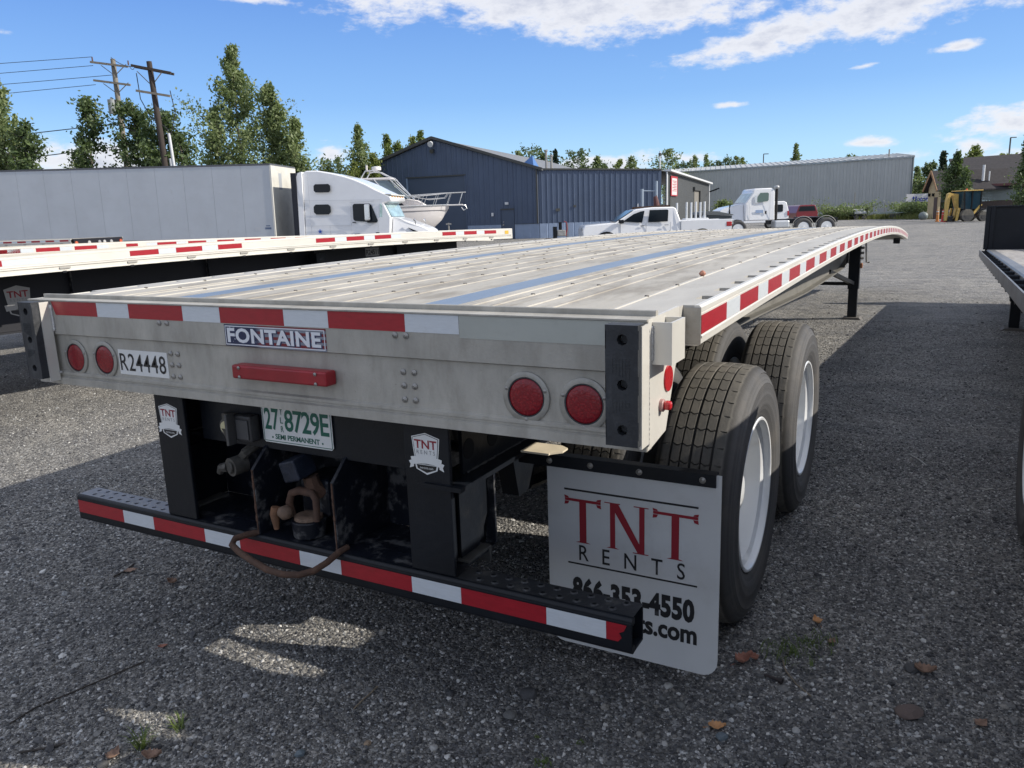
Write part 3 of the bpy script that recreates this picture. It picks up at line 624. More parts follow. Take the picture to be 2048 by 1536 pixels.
# rusty grab loop
loop = [(-.165, .035, .548), (-.185, .005, .549), (-.205, -.035, .545), (-.19, -.062, .536), (-.14, -.080, .528), (-.06, -.100, .520), (.02, -.115, .512), (.09, -.118, .510), (.15, -.105, .514), (.185, -.075, .522), (.20, -.03, .534), (.205, .02, .548), (.21, .06, .551)]
MB().tube(loop, .011, 10).build('step_loop', rust, TR, smooth=60)
# decals on the posts
def decal(cx, cz, y, s, parent, mk=None, right=X, nrm=-Y):
    def P(u, v, d=0): return Vector((cx, y, cz)) + right * (u * s) + Z * (v * s) + nrm * d
    sh = [(-.5, .42), (0, .56), (.5, .42), (.46, .05), (.42, -.25), (-.42, -.25), (-.46, .05)]
    def poly(nm, pts, mt, d, par): return MB().add([P(u, v, d) for u, v in pts], [tuple(range(len(pts)))]).build(nm, mt, par, fixn=False)
    o = poly('decal', sh, plate_white, .0006, parent)
    inner = [(u * .93, v * .93 + .01) for u, v in sh]
    poly('decal_border', inner, print_black, .0010, o); poly('decal_field', [(u * .89, v * .89 + .015) for u, v in sh], plate_white, .0014, o)
    text('lettering', 'TNT', print_red, o, P(-.40, .07, .0020), right, Z, .80 * s, .27 * s, .02)
    text('lettering', 'RENTS', print_grey, o, P(-.33, -.10, .0020), right, Z, .66 * s, .12 * s, .0, 1.5)
    poly('decal_base', [(-.42, -.42), (.42, -.42), (.38, -.58), (0, -.74), (-.38, -.58)], plate_white, .0006, o)
    poly('decal_base_field', [(-.36, -.44), (.36, -.44), (.33, -.56), (0, -.68), (-.33, -.56)], print_black, .0010, o)
    poly('decal_ribbon', [(-.56, -.22), (-.3, -.17), (0, -.15), (.3, -.17), (.56, -.22), (.52, -.47), (.3, -.41), (0, -.39), (-.3, -.41), (-.52, -.47)], plate_white, .0016, o)
    for u in (-1, 1): poly('decal_ribbon_end', [(u * .56, -.33), (u * .64, -.36), (u * .58, -.46), (u * .62, -.58), (u * .46, -.52), (u * .46, -.40)], plate_white, .0012, o)
    text('lettering', 'tntrents.com', plate_white, o, P(-.24, -.56, .0020), right, Z, .48 * s, .06 * s, .0)
decal(.565, .928, .0300, .098, TR); decal(-.553, .920, .0300, .098, TR)
# mud flap
fb = MB().box(.60, 1.286, .528, .534, .750, .792).box(.60, 1.286, .5345, .566, .786, .792).build('flap_bracket', black_paint, TR)
for bx in (.72, .87, 1.04, 1.245): bolt(fb, bx, .528, .771, 1.1)
fp = [(.706, .788), (1.302, .788), (1.302, .165)] + [(1.247 + .055 * math.cos(a), .155 - .055 * math.sin(a)) for a in [PI / 2 * k / 6 for k in range(1, 7)]] + [(.761 - .055 * math.sin(a), .155 - .055 * math.cos(a)) for a in [PI / 2 * k / 6 for k in range(7)]]
flap = MB().prism(fp, 'xz', .5355, .5405).build('mud_flap', flap_white, TR)
yf = .5345
# the flap hangs behind the angle; its printed face looks backwards
for a in ((.770, 1.232, .672, .6785), (.780, 1.232, .405, .4105)): MB().box(a[0], a[1], yf - .0003, yf + .0009, a[2], a[3]).build('printed_line', print_black, flap)
def serifT(x0_, x1_, w_=.13): 
    c = (x0_ + x1_) / 2
    return [[(c - .028, 0), (c + .028, 0), (c + .016, .025), (c - .016, .025)], [(c - .0125, .025), (c + .0125, .025), (c + .0125, .91), (c - .0125, .91)],
            [(x0_, .91), (x1_, .91), (x1_, .97), (x0_, .97)], [(x0_ - .002, .82), (x0_ + .012, .84), (x0_ + .016, .90), (x0_, .90)], [(x0_ - .002, 1.03), (x0_ + .012, 1.01), (x0_ + .016, .975), (x0_, .975)],
            [(x1_ + .002, .82), (x1_ - .012, .84), (x1_ - .016, .90), (x1_, .90)], [(x1_ + .002, 1.03), (x1_ - .012, 1.01), (x1_ - .016, .975), (x1_, .975)]]
def serifN(a, b_):
    return [[(a, 0), (a + .046, 0), (a + .034, .025), (a + .012, .025)], [(a + .014, .025), (a + .032, .025), (a + .032, .98), (a + .014, .98)], [(a - .006, .98), (a + .05, .98), (a + .05, 1.0), (a - .006, 1.0)],
            [(a + .014, .98), (a + .044, .98), (b_ - .010, .0), (b_ - .034, .0)], [(b_ - .028, .0), (b_ - .010, .0), (b_ - .010, .98), (b_ - .028, .98)], [(b_ - .047, .98), (b_ + .004, .98), (b_ + .004, 1.0), (b_ - .047, 1.0)], [(b_ - .05, -.02), (b_ + .004, -.02), (b_ + .004, .0), (b_ - .05, .0)]]
for gl_ in (serifT(.772, .903), serifN(.922, 1.066), serifT(1.085, 1.232)): glyphs('lettering', gl_, print_red, flap, (0, yf, .487), X, Z, 1, .162)
text('lettering', 'RENTS', print_black, flap, (.822, yf, .422), X, Z, .370, .057, .006, 2.4)
text('lettering', '866-353-4550', print_black, flap, (.795, yf, .275), X, Z, .430, .086, .052, 1.05)
text('lettering', 'tntrents.com', print_black, flap, (.838, yf, .200), X, Z, .396, .062, .036, 1.0)
MB().box(.70, .80, .36, .46, .846, .852).prism([(.80, .37), (.83, .40), (.83, .44), (.80, .46)], 'xy', .846, .852).build('hanger_tab', cream, TR)
# running gear
for y in (1.2345, 2.4869):
    MB().cyl((-1.10, y, .49), (1.10, y, .49), .064, .064, 18).build('axle', black_worn, TR, smooth=50)
    for s in (1, -1):
        wheel(TR, s * 1.270, y, .49, s)
        wi = wheel(TR, s * .625, y, .49, -s)
        MB().cyl((s * .60, y, .49), (s * .88, y, .49), .205, .205, 28).build('brake_drum', black_worn, TR, smooth=40)
        sp3 = MB().tube([(s * .50, y - .55, .60), (s * .50, y - .25, .56), (s * .50, y, .55), (s * .50, y + .25, .56), (s * .50, y + .55, .60)], .035, 6); sp3.build('leaf_spring', black_worn, TR)
        MB().prism([(y - .66, .82), (y - .40, .82), (y - .50, .58), (y - .60, .58)], 'yz', s * .47, s * .54).build('spring_hanger', black_paint, TR)
MB().cyl((-.30, 3.25, .72), (-.30, 4.15, .72), .14, .14, 20).build('air_tank', black_paint, TR, smooth=40)
# landing gear
for s in (1, -1):
    lg = MB().box(s * .80 - .072, s * .80 + .072, 10.23, 10.38, .43, 1.14).build('landing_leg', black_paint, TR, bevel=.006)
    MB().box(s * .80 - .060, s * .80 + .060, 10.245, 10.365, .03, .43).build('inner_leg', black_paint, lg, bevel=.004)
    MB().prism([(s * .80 - .13, .0), (s * .80 + .13, .0), (s * .80 + .10, .03), (s * .80 - .10, .03)], 'xz', 10.18, 10.43).build('foot', mat('dusty_foot' + str(s), (.12, .11, .10), .7), lg)
    MB().bar((s * .80, 10.28, .50), (s * .60, 9.1, .76), .05, .05).build('leg_brace', black_paint, lg)
    MB().bar((s * .72, 10.30, .50), (s * .40, 10.30, .82), .05, .012).build('leg_brace', black_paint, lg)
    MB().prism([(10.10, 1.12), (10.50, 1.12), (10.46, .86), (10.38, .78), (10.18, .80)], 'yz', s * .70, s * .715).build('leg_bracket', black_paint, lg)
    if s > 0:
        for i, zz in enumerate((.86, .93, 1.0)): MB().cyl((.875, 10.26 + i * .03, zz), (.91, 10.27 + i * .03, zz), .018, .018, 8).build('leg_bolt', steel, lg)
        MB().box(.873, .905, 10.26, 10.33, .72, .79).build('gear_knob', mat('orange_gear', (.45, .2, .1), .6), lg, bevel=.01)
        MB().tube([(.93, 10.30, 1.08), (.95, 10.30, .80), (.99, 10.30, .80)], .012, 8).build('crank', steel, lg)
MB().bar((-.78, 10.30, .50), (.78, 10.30, .50), .05, .045).build('cross_brace', black_paint, TR)
MB().box(-.62, .62, 12.6, 14.0, .985, .995).build('kingpin_plate', black_worn, TR)
MB().cyl((0, 13.6, .90), (0, 13.6, .985), .045, .045, 14).build('kingpin', steel, TR)
MB().box(1.09, 1.20, 14.12, 14.26, .885, 1.02).build('winch', black_worn, TR, bevel=.01)
MB().box(-1.29, 1.29, 14.90, 14.95, zt(14.9) - .03, zt(14.9) + DK).build('front_sill', rail_al, TR)
MB().box(.10, .44, 14.952, 14.96, zt(14.9) - .02, zt(14.9) + .05).build('nose_box', black_paint, TR)
# ------------------------------------------------------------------ ground
def gravel_mat():
    m = bpy.data.materials.new('gravel_ground'); m.use_nodes = True; q = NG(m.node_tree); b = q.n['Principled BSDF']
    co = q.new('ShaderNodeTexCoord').outputs['Object']
    big = q.noise(co, .35, 5, .6); mid = q.noise(co, 2.2, 6, .65); fine = q.noise(co, 30, 4, .7)
    streak = q.noise(co, .8, 6, .6, (.35, 1.6, 1)); lane = q.noise(co, .22, 5, .6, (1.6, .3, 1)); damp = q.noise(co, .7, 7, .7)
    base = q.mix(q.ramp(big, .3, .7), (.165, .163, .16), (.23, .22, .20))
    base = q.mix(q.math('MULTIPLY', q.smooth(mid, .46, .64), .7), base, (.105, .104, .106))
    base = q.mix(q.math('MULTIPLY', q.smooth(streak, .5, .72), .5), base, (.28, .265, .24))
    base = q.mix(q.math('MULTIPLY', q.smooth(lane, .5, .68), .45), base, (.115, .112, .112)); base = q.mix(q.math('MULTIPLY', q.smooth(damp, .60, .72), .5), base, (.085, .083, .085))
    v1 = q.new('ShaderNodeTexVoronoi'); q.setin(v1.inputs['Vector'], co); v1.inputs['Scale'].default_value = 75
    v2 = q.new('ShaderNodeTexVoronoi'); q.setin(v2.inputs['Vector'], co); v2.inputs['Scale'].default_value = 170
    sepc = q.new('ShaderNodeSeparateColor'); q.link(v1.outputs['Color'], sepc.inputs[0])
    sepd = q.new('ShaderNodeSeparateColor'); q.link(v2.outputs['Color'], sepd.inputs[0])
    br = q.math('ADD', .45, q.math('ADD', q.math('MULTIPLY', q.math('POWER', sepc.outputs[0], 3.), 1.5), q.math('MULTIPLY', sepd.outputs[0], .5)))
    mul = q.new('ShaderNodeVectorMath', operation='SCALE'); q.setin(mul.inputs[0], base); q.setin(mul.inputs['Scale'], br)
    col = q.mix(q.math('MULTIPLY', q.math('GREATER_THAN', sepd.outputs[1], .955), .65), mul.outputs[0], (.6, .59, .56))
    q.link(col, b.inputs['Base Color']); b.inputs['Roughness'].default_value = .82
    h = q.math('ADD', q.math('MULTIPLY', q.math('SUBTRACT', 1., v1.outputs['Distance']), .6), q.math('ADD', q.math('MULTIPLY', q.math('SUBTRACT', 1., v2.outputs['Distance']), .25), q.math('MULTIPLY', fine, .3)))
    h = q.math('ADD', h, q.math('ADD', q.math('MULTIPLY', q.noise(co, 9, 5, .6), 2.4), q.math('MULTIPLY', q.noise(co, 2.2, 6, .6), 6.5)))
    bp = q.new('ShaderNodeBump'); bp.inputs['Strength'].default_value = 1.0; bp.inputs['Distance'].default_value = .016; q.link(h, bp.inputs['Height']); q.link(bp.outputs[0], b.inputs['Normal'])
    return m
GR = gravel_mat()
N = 90; gxs = np.sign(np.linspace(-1, 1, N)) * np.abs(np.linspace(-1, 1, N)) ** 3 * 900
P = [(float(a), float(b_) + 60 * 0, 0.0) for b_ in gxs for a in gxs]
F = [(j * N + i, j * N + i + 1, (j + 1) * N + i + 1, (j + 1) * N + i) for j in range(N - 1) for i in range(N - 1)]
grd = MB().add(P, F).build('ground', GR, fixn=False); struct(grd)
# ------------------------------------------------------------------ the other trailers
def rayv(px, py): return np.array([(px - 1024) / FPX, -(py - 768) / FPX, 1.]) @ RR
def Gp(px, py, z=0.):
    d = rayv(px, py); return Vector(CAM + d * ((z - CAM[2]) / d[2]))
def hit(px, py, root, lx):
    # local coordinates of the point where this sight line meets the plane local x = lx
    mi = WM(root).inverted(); o = mi @ Vector(CAM); d = mi.to_3x3() @ Vector(rayv(px, py)); return o + d * ((lx - o.x) / d.x)
def place(root, rot, local, world):
    root.rotation_euler = (0, 0, rot); p = Matrix.Rotation(rot, 3, 'Z') @ Vector((local[0], local[1], 0)); root.location = (world[0] - p.x, world[1] - p.y, 0)
def fin(root, rot, local, world):
    # everything was built with the root at the origin
    place(root, rot, local, world)
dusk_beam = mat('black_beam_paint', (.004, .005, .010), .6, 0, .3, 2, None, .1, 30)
grey_lip = mat('mid_grey_aluminium', (.33, .32, .30), .55, .2, .1, 3)  # plain mid-grey for clips, fuel cap and mud guards
def flatbed(name, label, zf, L=14.63, deck=True, rail_label=None):
    root = thing(name, label, 'trailer', (0, 0, 0), 'flatbed trailers parked side by side')
    rails = [side_rail(s, root, .05, L, zf) for s in (1, -1)]
    for s, r in ((1, rails[0]), (-1, rails[1])):
        mb = MB().sweep([(s * 1.270, -.033), (s * 1.287, -.033), (s * 1.287, -.060), (s * 1.296, -.064), (s * 1.296, -.072), (s * 1.270, -.072)], ys_(.05, L, .5), zf).build('lower_flange', rail_al, r)
        for k in range(int(L / .6)):
            y = .3 + k * .6
            MB().sweep([(s * 1.2875, -.035), (s * 1.298, -.035), (s * 1.298, -.050), (s * 1.2875, -.050)], [y, y + .09], zf).build('winch_clip', grey_lip, r)
            MB().sweep([(s * 1.2961, -.068), (s * 1.302, -.068), (s * 1.302, -.085), (s * 1.2961, -.085)], [y + .02, y + .05], zf).build('rope_hook', black_paint, r)
    if deck: deck_set(root, L, zf, .05)
    for s in (1, -1):
        mb = MB(); ys = ys_(.4, L - .5, .5)
        def bot(y): return .74 + max(0, (y - (L - 3.2)) / 2.7) * .42
        for i in range(len(ys) - 1):
            a, b_ = ys[i], ys[i + 1]; x_ = s * .62
            mb.add([(x_ - .006, a, bot(a)), (x_ + .006, a, bot(a)), (x_ + .006, a, zf(a) - .04), (x_ - .006, a, zf(a) - .04), (x_ - .006, b_, bot(b_)), (x_ + .006, b_, bot(b_)), (x_ + .006, b_, zf(b_) - .04), (x_ - .006, b_, zf(b_) - .04)], [(0, 1, 2, 3), (1, 5, 6, 2), (4, 7, 6, 5), (0, 3, 7, 4)])
            mb.add([(x_ - .08, a, bot(a) - .016), (x_ + .08, a, bot(a) - .016), (x_ + .08, a, bot(a)), (x_ - .08, a, bot(a)), (x_ - .08, b_, bot(b_) - .016), (x_ + .08, b_, bot(b_) - .016), (x_ + .08, b_, bot(b_)), (x_ - .08, b_, bot(b_))], [(0, 1, 5, 4), (3, 7, 6, 2), (0, 4, 7, 3), (1, 2, 6, 5), (0, 3, 2, 1), (4, 5, 6, 7)])
        bo = mb.build('frame_beam', dusk_beam, root)
        for k in range(9):
            y = 1.2 + k * 1.45
            MB().box(s * .627, s * .68, y, y + .008, bot(y) + .001, zf(y) - .045).build('web_stiffener', black_worn, bo)
    for i in range(16):
        y = .5 + i * .9; MB().box(-1.25, 1.25, y, y + .05, zf(y) - .05, zf(y) + .04).build('crossmember', dusk_beam, root)
    for y in (1.25, 2.50):
        MB().cyl((-1.1, y, .49), (1.1, y, .49), .064, .064, 12).build('axle', black_worn, root)
        for s in (1, -1): wheel(root, s * 1.270, y, .49, s); wheel(root, s * .62, y, .49, -s)
    MB().box(-1.2, 1.2, .02, .05, zf(0) - .30, zf(0) + DK).build('rear_sill', sill_al, root)
    ig = MB().box(-1.15, 1.15, .02, .12, .45, .55).build('rear_impact_guard', black_paint, root)
    for s in (1, -1): MB().box(s * .55 - .07, s * .55 + .07, .05, .10, .55, zf(0) - .3).build('rear_post', black_paint, root)
    for s in (1, -1):
        lg = MB().box(s * .8 - .07, s * .8 + .07, L - 3.4, L - 3.25, .40, zf(L) - .1).box(s * .8 - .058, s * .8 + .058, L - 3.385, L - 3.265, .02, .40).build('landing_leg', black_paint, root)
        MB().box(s * .8 - .12, s * .8 + .12, L - 3.45, L - 3.2, 0, .025).build('foot', black_worn, lg)
    MB().box(-1.29, 1.29, L + .001, L + .035, zf(L) - .072, zf(L) + DK).build('front_sill', rail_al, root)
    return root, rails
def tapes(rail, spans, zf, s=1, z0=.010, z1=.057):
    for a, b_, mt in spans:
        MB().sweep([(s * 1.2952, z0), (s * 1.2962, z0), (s * 1.2962, z1), (s * 1.2952, z1)], [a, b_], zf).build('reflective_strip', mt, rail)
# trailer A: second from the camera, angled 8 degrees
LA = 14.63; sA = LA - 5.9
def zA(y):
    s = y - sA; return max(1.443 - .0028 * (s - 3) ** 2, 1.37) - DK
A, ra = flatbed('flatbed_trailer', 'second flatbed trailer from us, bright red-striped rail, number sticker on its black beam', zA)
sp = []
for st, n in ((-3.2, 3), (-1.0 - .4572 * 0 - .35, 1), (0, 3), (2.17, 3), (4.336, 3)):
    for i in range(n):
        a = st + i * .4572 + sA; sp.append((a, a + .2794, red_tape))
        if i < n - 1 or st in (2.17,): sp.append((a + .2802, a + .4566, white_tape))
sp.append((sA - 1.07, sA - .72, white_tape))
tapes(ra[0], sp, zA)
MB().box(1.2965, 1.2985, LA - .16, LA - .07, zA(LA) + .0, zA(LA) + .05).build('amber_sticker', mat('amber_sticker', (.6, .38, .05), .5), ra[0])
fin(A, -math.radians(8.154), (1.295, LA), (-4.70 + 5.9 * math.sin(math.radians(8.154)), 2.949 + 5.9 * math.cos(math.radians(8.154))))
RL = math.radians(1.2); A.rotation_euler = (0, -RL, A.rotation_euler[2]); A.location.z = -1.295 * math.sin(RL)
p = hit(730.5, 496.5, A, .63); p2 = hit(759, 511, A, .63)
nbp = MB().box(.627, .6290, p.y, p2.y, p2.z, p.z)
def part_local(mb, nm, mt, root, **k):
    o = mb.build(nm, mt, None, **k); o.parent = root; return o
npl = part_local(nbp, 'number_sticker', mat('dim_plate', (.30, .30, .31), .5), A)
t_ = text('lettering', 'R24511', print_black, None, (.6296, p.y + .01, p2.z + .02), Y, Z, p2.y - p.y - .02, p.z - p2.z - .04, .03); t_.parent = npl
p = hit(37, 598, A, .63)
def decal_local(root, ly, lz, s, lx):
    def P(u, v, d=0): return Vector((lx + d, ly + u * s, lz + v * s))
    sh = [(-.5, .42), (0, .56), (.5, .42), (.46, .05), (.42, -.25), (-.42, -.25), (-.46, .05)]
    def poly(nm, pts, mt, d, par):
        o = MB().add([P(u, v, d) for u, v in pts], [tuple(range(len(pts)))]).build(nm, mt, None, fixn=False); o.parent = par; return o
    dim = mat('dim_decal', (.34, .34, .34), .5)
    o = poly('decal', sh, dim, .0006, root)
    for nm, pts, mt, d in (('decal_ribbon', [(-.56, -.22), (0, -.15), (.56, -.22), (.52, -.47), (0, -.39), (-.52, -.47)], dim, .0016), ('decal_base', [(-.42, -.42), (.42, -.42), (.38, -.58), (0, -.74), (-.38, -.58)], dim, .0006), ('decal_base_field', [(-.36, -.44), (.36, -.44), (.33, -.56), (0, -.68), (-.33, -.56)], print_black, .001)): poly(nm, pts, mt, d, o)
    a = text('lettering', 'TNT', print_red, None, P(-.40, .07, .002), Y, Z, .8 * s, .27 * s, .02); a.parent = o
    a = text('lettering', 'RENTS', print_grey, None, P(-.33, -.10, .002), Y, Z, .66 * s, .12 * s, 0, 1.5); a.parent = o
decal_local(A, p.y, p.z, .22, .627)
# trailer B: third
def zB(y):
    s = y - (LA - 8.72); return max(1.426 - .0027 * (s - 1) ** 2, 1.26) - DK
B, rb = flatbed('flatbed_trailer', 'third flatbed trailer from us, between the striped rail trailer and white box trailer', zB)
sp = []
for st, n in ((-.6, 1), (0 - .457, 1), (0, 2), (1.12, 1), (1.552, 6), (4.9, 2)):
    for i in range(n): a = st + i * .4572 + LA - 8.72; sp.append((a, a + (.2794 if st != 1.12 else .16), red_tape)); sp.append((a + .2802, a + .43, white_tape))
tapes(rb[0], sp, zB)
fin(B, -math.radians(10.934), (1.295, LA), (-8.073 + 8.72 * math.sin(math.radians(10.934)), 4.063 + 8.72 * math.cos(math.radians(10.934))))
B.rotation_euler = (0, -math.radians(.5), B.rotation_euler[2]); B.location.z = -.011
# trailer C: far left, parallel to the box trailer
C_, rc = flatbed('flatbed_trailer', 'farthest flatbed trailer at the left edge, parked crosswise in front of the white box trailer', lambda y: 1.385 - DK, deck=True)
tapes(rc[1], [(.12 + k * .4572, .12 + k * .4572 + .2794, red_tape) for k in range(9)] + [(.12 + k * .4572 + .28, .12 + k * .4572 + .4566, white_tape) for k in range(9)], lambda y: 1.385 - DK, -1)
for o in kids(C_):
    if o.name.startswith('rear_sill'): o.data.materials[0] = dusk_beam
for k, (lx_, cc) in enumerate(((-1.1, (.5, .12, .06)), (-.5, (.4, .4, .4)), (0, (.3, .3, .32)), (.25, (.45, .45, .45)), (.6, (.35, .35, .36)), (1.1, (.5, .1, .05)))):
    MB().cyl((lx_, .0, 1.25), (lx_, .018, 1.25), .07, .07, 12).build('tail_light', mat('far_lamp%d' % k, cc, .4), C_)
fin(C_, -math.radians(248), (-1.295, 0), (-20.76, 12.6))
# right-hand black trailer with wooden deck and bulkhead
RT = thing('flatbed_trailer', 'black steel flatbed trailer at the right edge with plank deck and black bulkhead', 'trailer', (0, 0, 0), 'flatbed trailers parked side by side')
zr = lambda y: 1.085 - .0275 * (y - 4.9) if y > 3.5 else 1.085 + .0385 - .01 * (3.5 - y)
LR = 14.6
dull_steel = mat('dull_grey_steel', (.20, .205, .21), .45, .5, .2, 4, (1, .4, 1), .2, 60, dirt=.5, ds=5, dcol=(.09, .085, .08))
wood = mat('grey_deck_planks', (.30, .285, .27), .75, 0, .25, 2, (6, .4, 1), .3, 60, dirt=.4, ds=6, dcol=(.16, .14, .12), dsc=(3, .4, 1))
for s in (-1, 1):
    o = MB().sweep([(s * 1.285, -.10), (s * 1.297, -.10), (s * 1.297, 0), (s * 1.285, 0)], ys_(0, LR), zr).build('rub_rail', dull_steel, RT)
    MB().sweep([(s * 1.13, -.14), (s * 1.20, -.14), (s * 1.20, .0), (s * 1.185, .012), (s * 1.10, .012), (s * 1.10, -.01), (s * 1.13, -.01)], ys_(0, LR), zr).build('edge_beam', dull_steel, RT)
    for k in range(24):
        y = .35 + k * .6
        MB().sweep([(s * 1.2005, -.098), (s * 1.2845, -.098), (s * 1.2845, -.006), (s * 1.2005, -.006)], [y, y + .012], zr).build('stake_pocket', black_paint, o)
        MB().sweep([(s * 1.2005, -.098), (s * 1.2845, -.098), (s * 1.2845, -.006), (s * 1.2005, -.006)], [y + .11, y + .122], zr).build('stake_pocket', black_paint, o)
        MB().sweep([(s * 1.21, -.15), (s * 1.27, -.15), (s * 1.27, -.101), (s * 1.21, -.101)], [y + .3, y + .34], zr).build('rope_hook', black_paint, o)
    mb = MB().sweep([(s * .60, -.45), (s * .62, -.45), (s * .62, -.03), (s * .60, -.03)], ys_(.3, LR - .3), lambda y: zr(y) + max(0, y - 11.5) * .08).build('frame_beam', black_paint, RT)
for i in range(7):
    a = -1.098 + i * .3137
    MB().sweep([(a + .004, -.03), (a + .3097, -.03), (a + .3097, .008), (a + .004, .008)], ys_(0.02, LR - .03), zr).build('deck_plank', wood, RT)
for i in range(16): y = .5 + i * .9; MB().box(-1.12, 1.12, y, y + .06, zr(y) - .14, zr(y) - .031).build('crossmember', black_paint, RT)
bh = MB().box(-1.22, 1.22, LR - .028, LR + .03, zr(LR) - .05, 1.485)
bho = bh.build('bulkhead', black_paint, RT, bevel=.004)
for u in (-1.22, -1.155, 1.155, 1.22): MB().box(u - .03 if u < 0 else u - .03, u + .03, LR - .075, LR - .029, zr(LR) + .014, 1.49).build('bulkhead_post', black_paint, bho, bevel=.004)
MB().box(-1.25, 1.25, LR - .078, LR + .034, 1.486, 1.506).build('bulkhead_cap', black_paint, bho)
for y in (2.85, 4.10):
    MB().cyl((-1.1, y, .49), (1.1, y, .49), .064, .064, 12).build('axle', black_worn, RT)
    for s in (1, -1): wheel(RT, s * 1.270, y, .49, s); wheel(RT, s * .62, y, .49, -s)
for s in (1, -1):
    lg = MB().box(s * .93 - .07, s * .93 + .07, LR - 3.30, LR - 3.15, .36, zr(LR - 3.2) - .15).box(s * .93 - .056, s * .93 + .056, LR - 3.286, LR - 3.164, .02, .36).build('landing_leg', black_paint, RT)
    MB().prism([(s * .93 - .14, 0), (s * .93 + .14, 0), (s * .93 + .10, .03), (s * .93 - .10, .03)], 'xz', LR - 3.36, LR - 3.10).build('foot', MATS['dusty_foot1'], lg)
MB().bar((-.9, LR - 3.2, .55), (.9, LR - 3.2, .55), .05, .05).build('cross_brace', black_paint, RT)
MB().box(-1.2, 1.2, -.03, -.001, .80, zr(0)).build('rear_sill', black_paint, RT)
fin(RT, -.0144, (-1.297, LR), (2.40, 12.93))
TS = thing('shade_stack', 'unseen stack added on the black trailer to shade the foreground gravel', 'shade_timber', (0, 0, 0))  # out-of-view stack, added only to cast shade over the near gravel
for j in range(4):
    for i in range(7):
        ye_ = 1.0 if j > 2 else 1.5
        if j % 2 == 0: MB().box(.02 + i * .31, .27 + i * .31, -1.5, ye_, 1.12 + j * .155, 1.12 + j * .155 + .15).build('shade_timber', wood, TS, bevel=.006)
        elif -1.45 + i * .40 < ye_ - .3: MB().box(0, 2.2, -1.48 + i * .40, -1.12 + i * .40, 1.12 + j * .155, 1.12 + j * .155 + .15).build('shade_timber', wood, TS, bevel=.006)
TS.location = (2.33, .0, .0)

# ------------------------------------------------------------------ vehicles
def prism_y(poly, y0, y1): return MB().prism(poly, 'xz', y0, y1)
def loft(prof, wf, mb=None):
    # prof: closed (x, z) outline ; wf(x, z) -> (ynear, yfar)
    mb = mb or MB(); n = len(prof); P = [(x, wf(x, z)[0], z) for x, z in prof] + [(x, wf(x, z)[1], z) for x, z in prof]
    return mb.add(P, [tuple(range(n))[::-1], tuple(range(n, 2 * n))] + [(i, (i + 1) % n, n + (i + 1) % n, n + i) for i in range(n)])
simple_tyre = MB().lathe([(0, .30), (-.02, .36), (-.03, .44), (-.01, .485), (.03, .505), (.20, .505), (.25, .48), (.27, .40), (.25, .30)], (0, 0, 0), 'y', 30)
ST = mesh_of(simple_tyre, tyre_m)
SR = mesh_of(MB().lathe([(-.005, .305), (.0, .285), (.05, .27), (.07, .20), (.03, .12), (-.02, .09), (-.03, 0)], (0, 0, 0), 'y', 24), white_rim)
def swheel(root, x, y, z, sc_=1.0, rim=SR):
    w_ = link('wheel', rim, None, root); w_.location = (x, y, z); w_.scale = (sc_,) * 3
    o = link('tyre', ST, None, None); o.parent = w_; return w_
box_white = mat('box_trailer_white', (.50, .53, .57), .45, .0, .06, .8, None, 0, 40, dirt=.3, ds=1.2, dcol=(.42, .43, .45), dsc=(1, 1, 2.5), dlo=.45, dhi=.8, dirt2=(.35, 3, (.3, .29, .28), .62, .72, (1, 1, .4)))
seam_grey = mat('seam_grey', (.36, .38, .41), .5)
box_front = mat('box_front_sunlit', (.60, .59, .54), .5, 0, .1, 1.5, None, 0, 40, dirt=.45, ds=2.5, dcol=(.35, .34, .31), dlo=.5, dhi=.75)  # sun on the front face is put into this warm colour
T22 = math.radians(22)
BX = thing('box_trailer', 'long white box semi-trailer standing behind the flatbeds at the left', 'box trailer')
for k in range(13):
    a = .10 - (k + 1) * 1.219
    MB().box(a + .006, a + 1.213, 0, .02, 1.16, 4.02).build('side_panel', box_white, BX)
    MB().box(a - .004, a + .004, .004, .018, 1.16, 4.02).build('seam', seam_grey, BX)
    MB().box(a + .006, a + 1.213, 2.58, 2.60, 1.16, 4.02).build('side_panel', box_white, BX)
MB().box(-15.76, .11, -.012, 2.612, 1.06, 1.155).build('bottom_rail', seam_grey, BX)
MB().box(-15.76, .125, -.012, 2.612, 4.021, 4.09).build('top_rail', mat('dark_top_rail', (.10, .105, .12), .5), BX)
MB().box(-15.74, .09, .021, 2.579, 1.157, 1.2).build('floor', dusk_beam, BX)
fp_ = MB().box(.106, .135, -.005, 2.605, 1.1, 4.02).build('front_panel', box_front, BX)
MB().box(.09, .16, -.02, .04, 1.06, 4.02).build('corner_post', mat('corner_cream', (.66, .65, .60), .45), BX)
MB().box(.1352, .137, .75, 1.05, 3.1, 3.75).build('placard', seam_grey, fp_)
MB().box(-.72, -.50, -.003, -.0005, 1.45, 1.62).build('placard', mat('pale_label', (.5, .52, .55), .5), BX)
lg_ = MB().box(-.28, -.02, -.003, -.0005, 1.52, 1.60).box(-.24, -.06, -.003, -.0005, 1.64, 1.68).build('maker_mark', mat('mark_grey', (.12, .16, .25), .5), BX); stuff(lg_)
for x_ in (-13.6, -12.4):
    for yy in (.0, 2.3): swheel(BX, x_, yy, .5)
for yy in (.35, 2.1): MB().box(-3.1, -2.95, yy, yy + .12, .0, 1.06).build('landing_leg', dusk_beam, BX)
for k in range(7): MB().box(-10.5 + k * .35, -10.35 + k * .35, .05, .2, .98, 1.04).build('under_lamp', mat('lamp_grey%d' % k, (.3 + .1 * (k % 3), .3, .3), .4), BX)
BXL = (-22.0, 21.8, -.09); TILT = math.radians(.95)
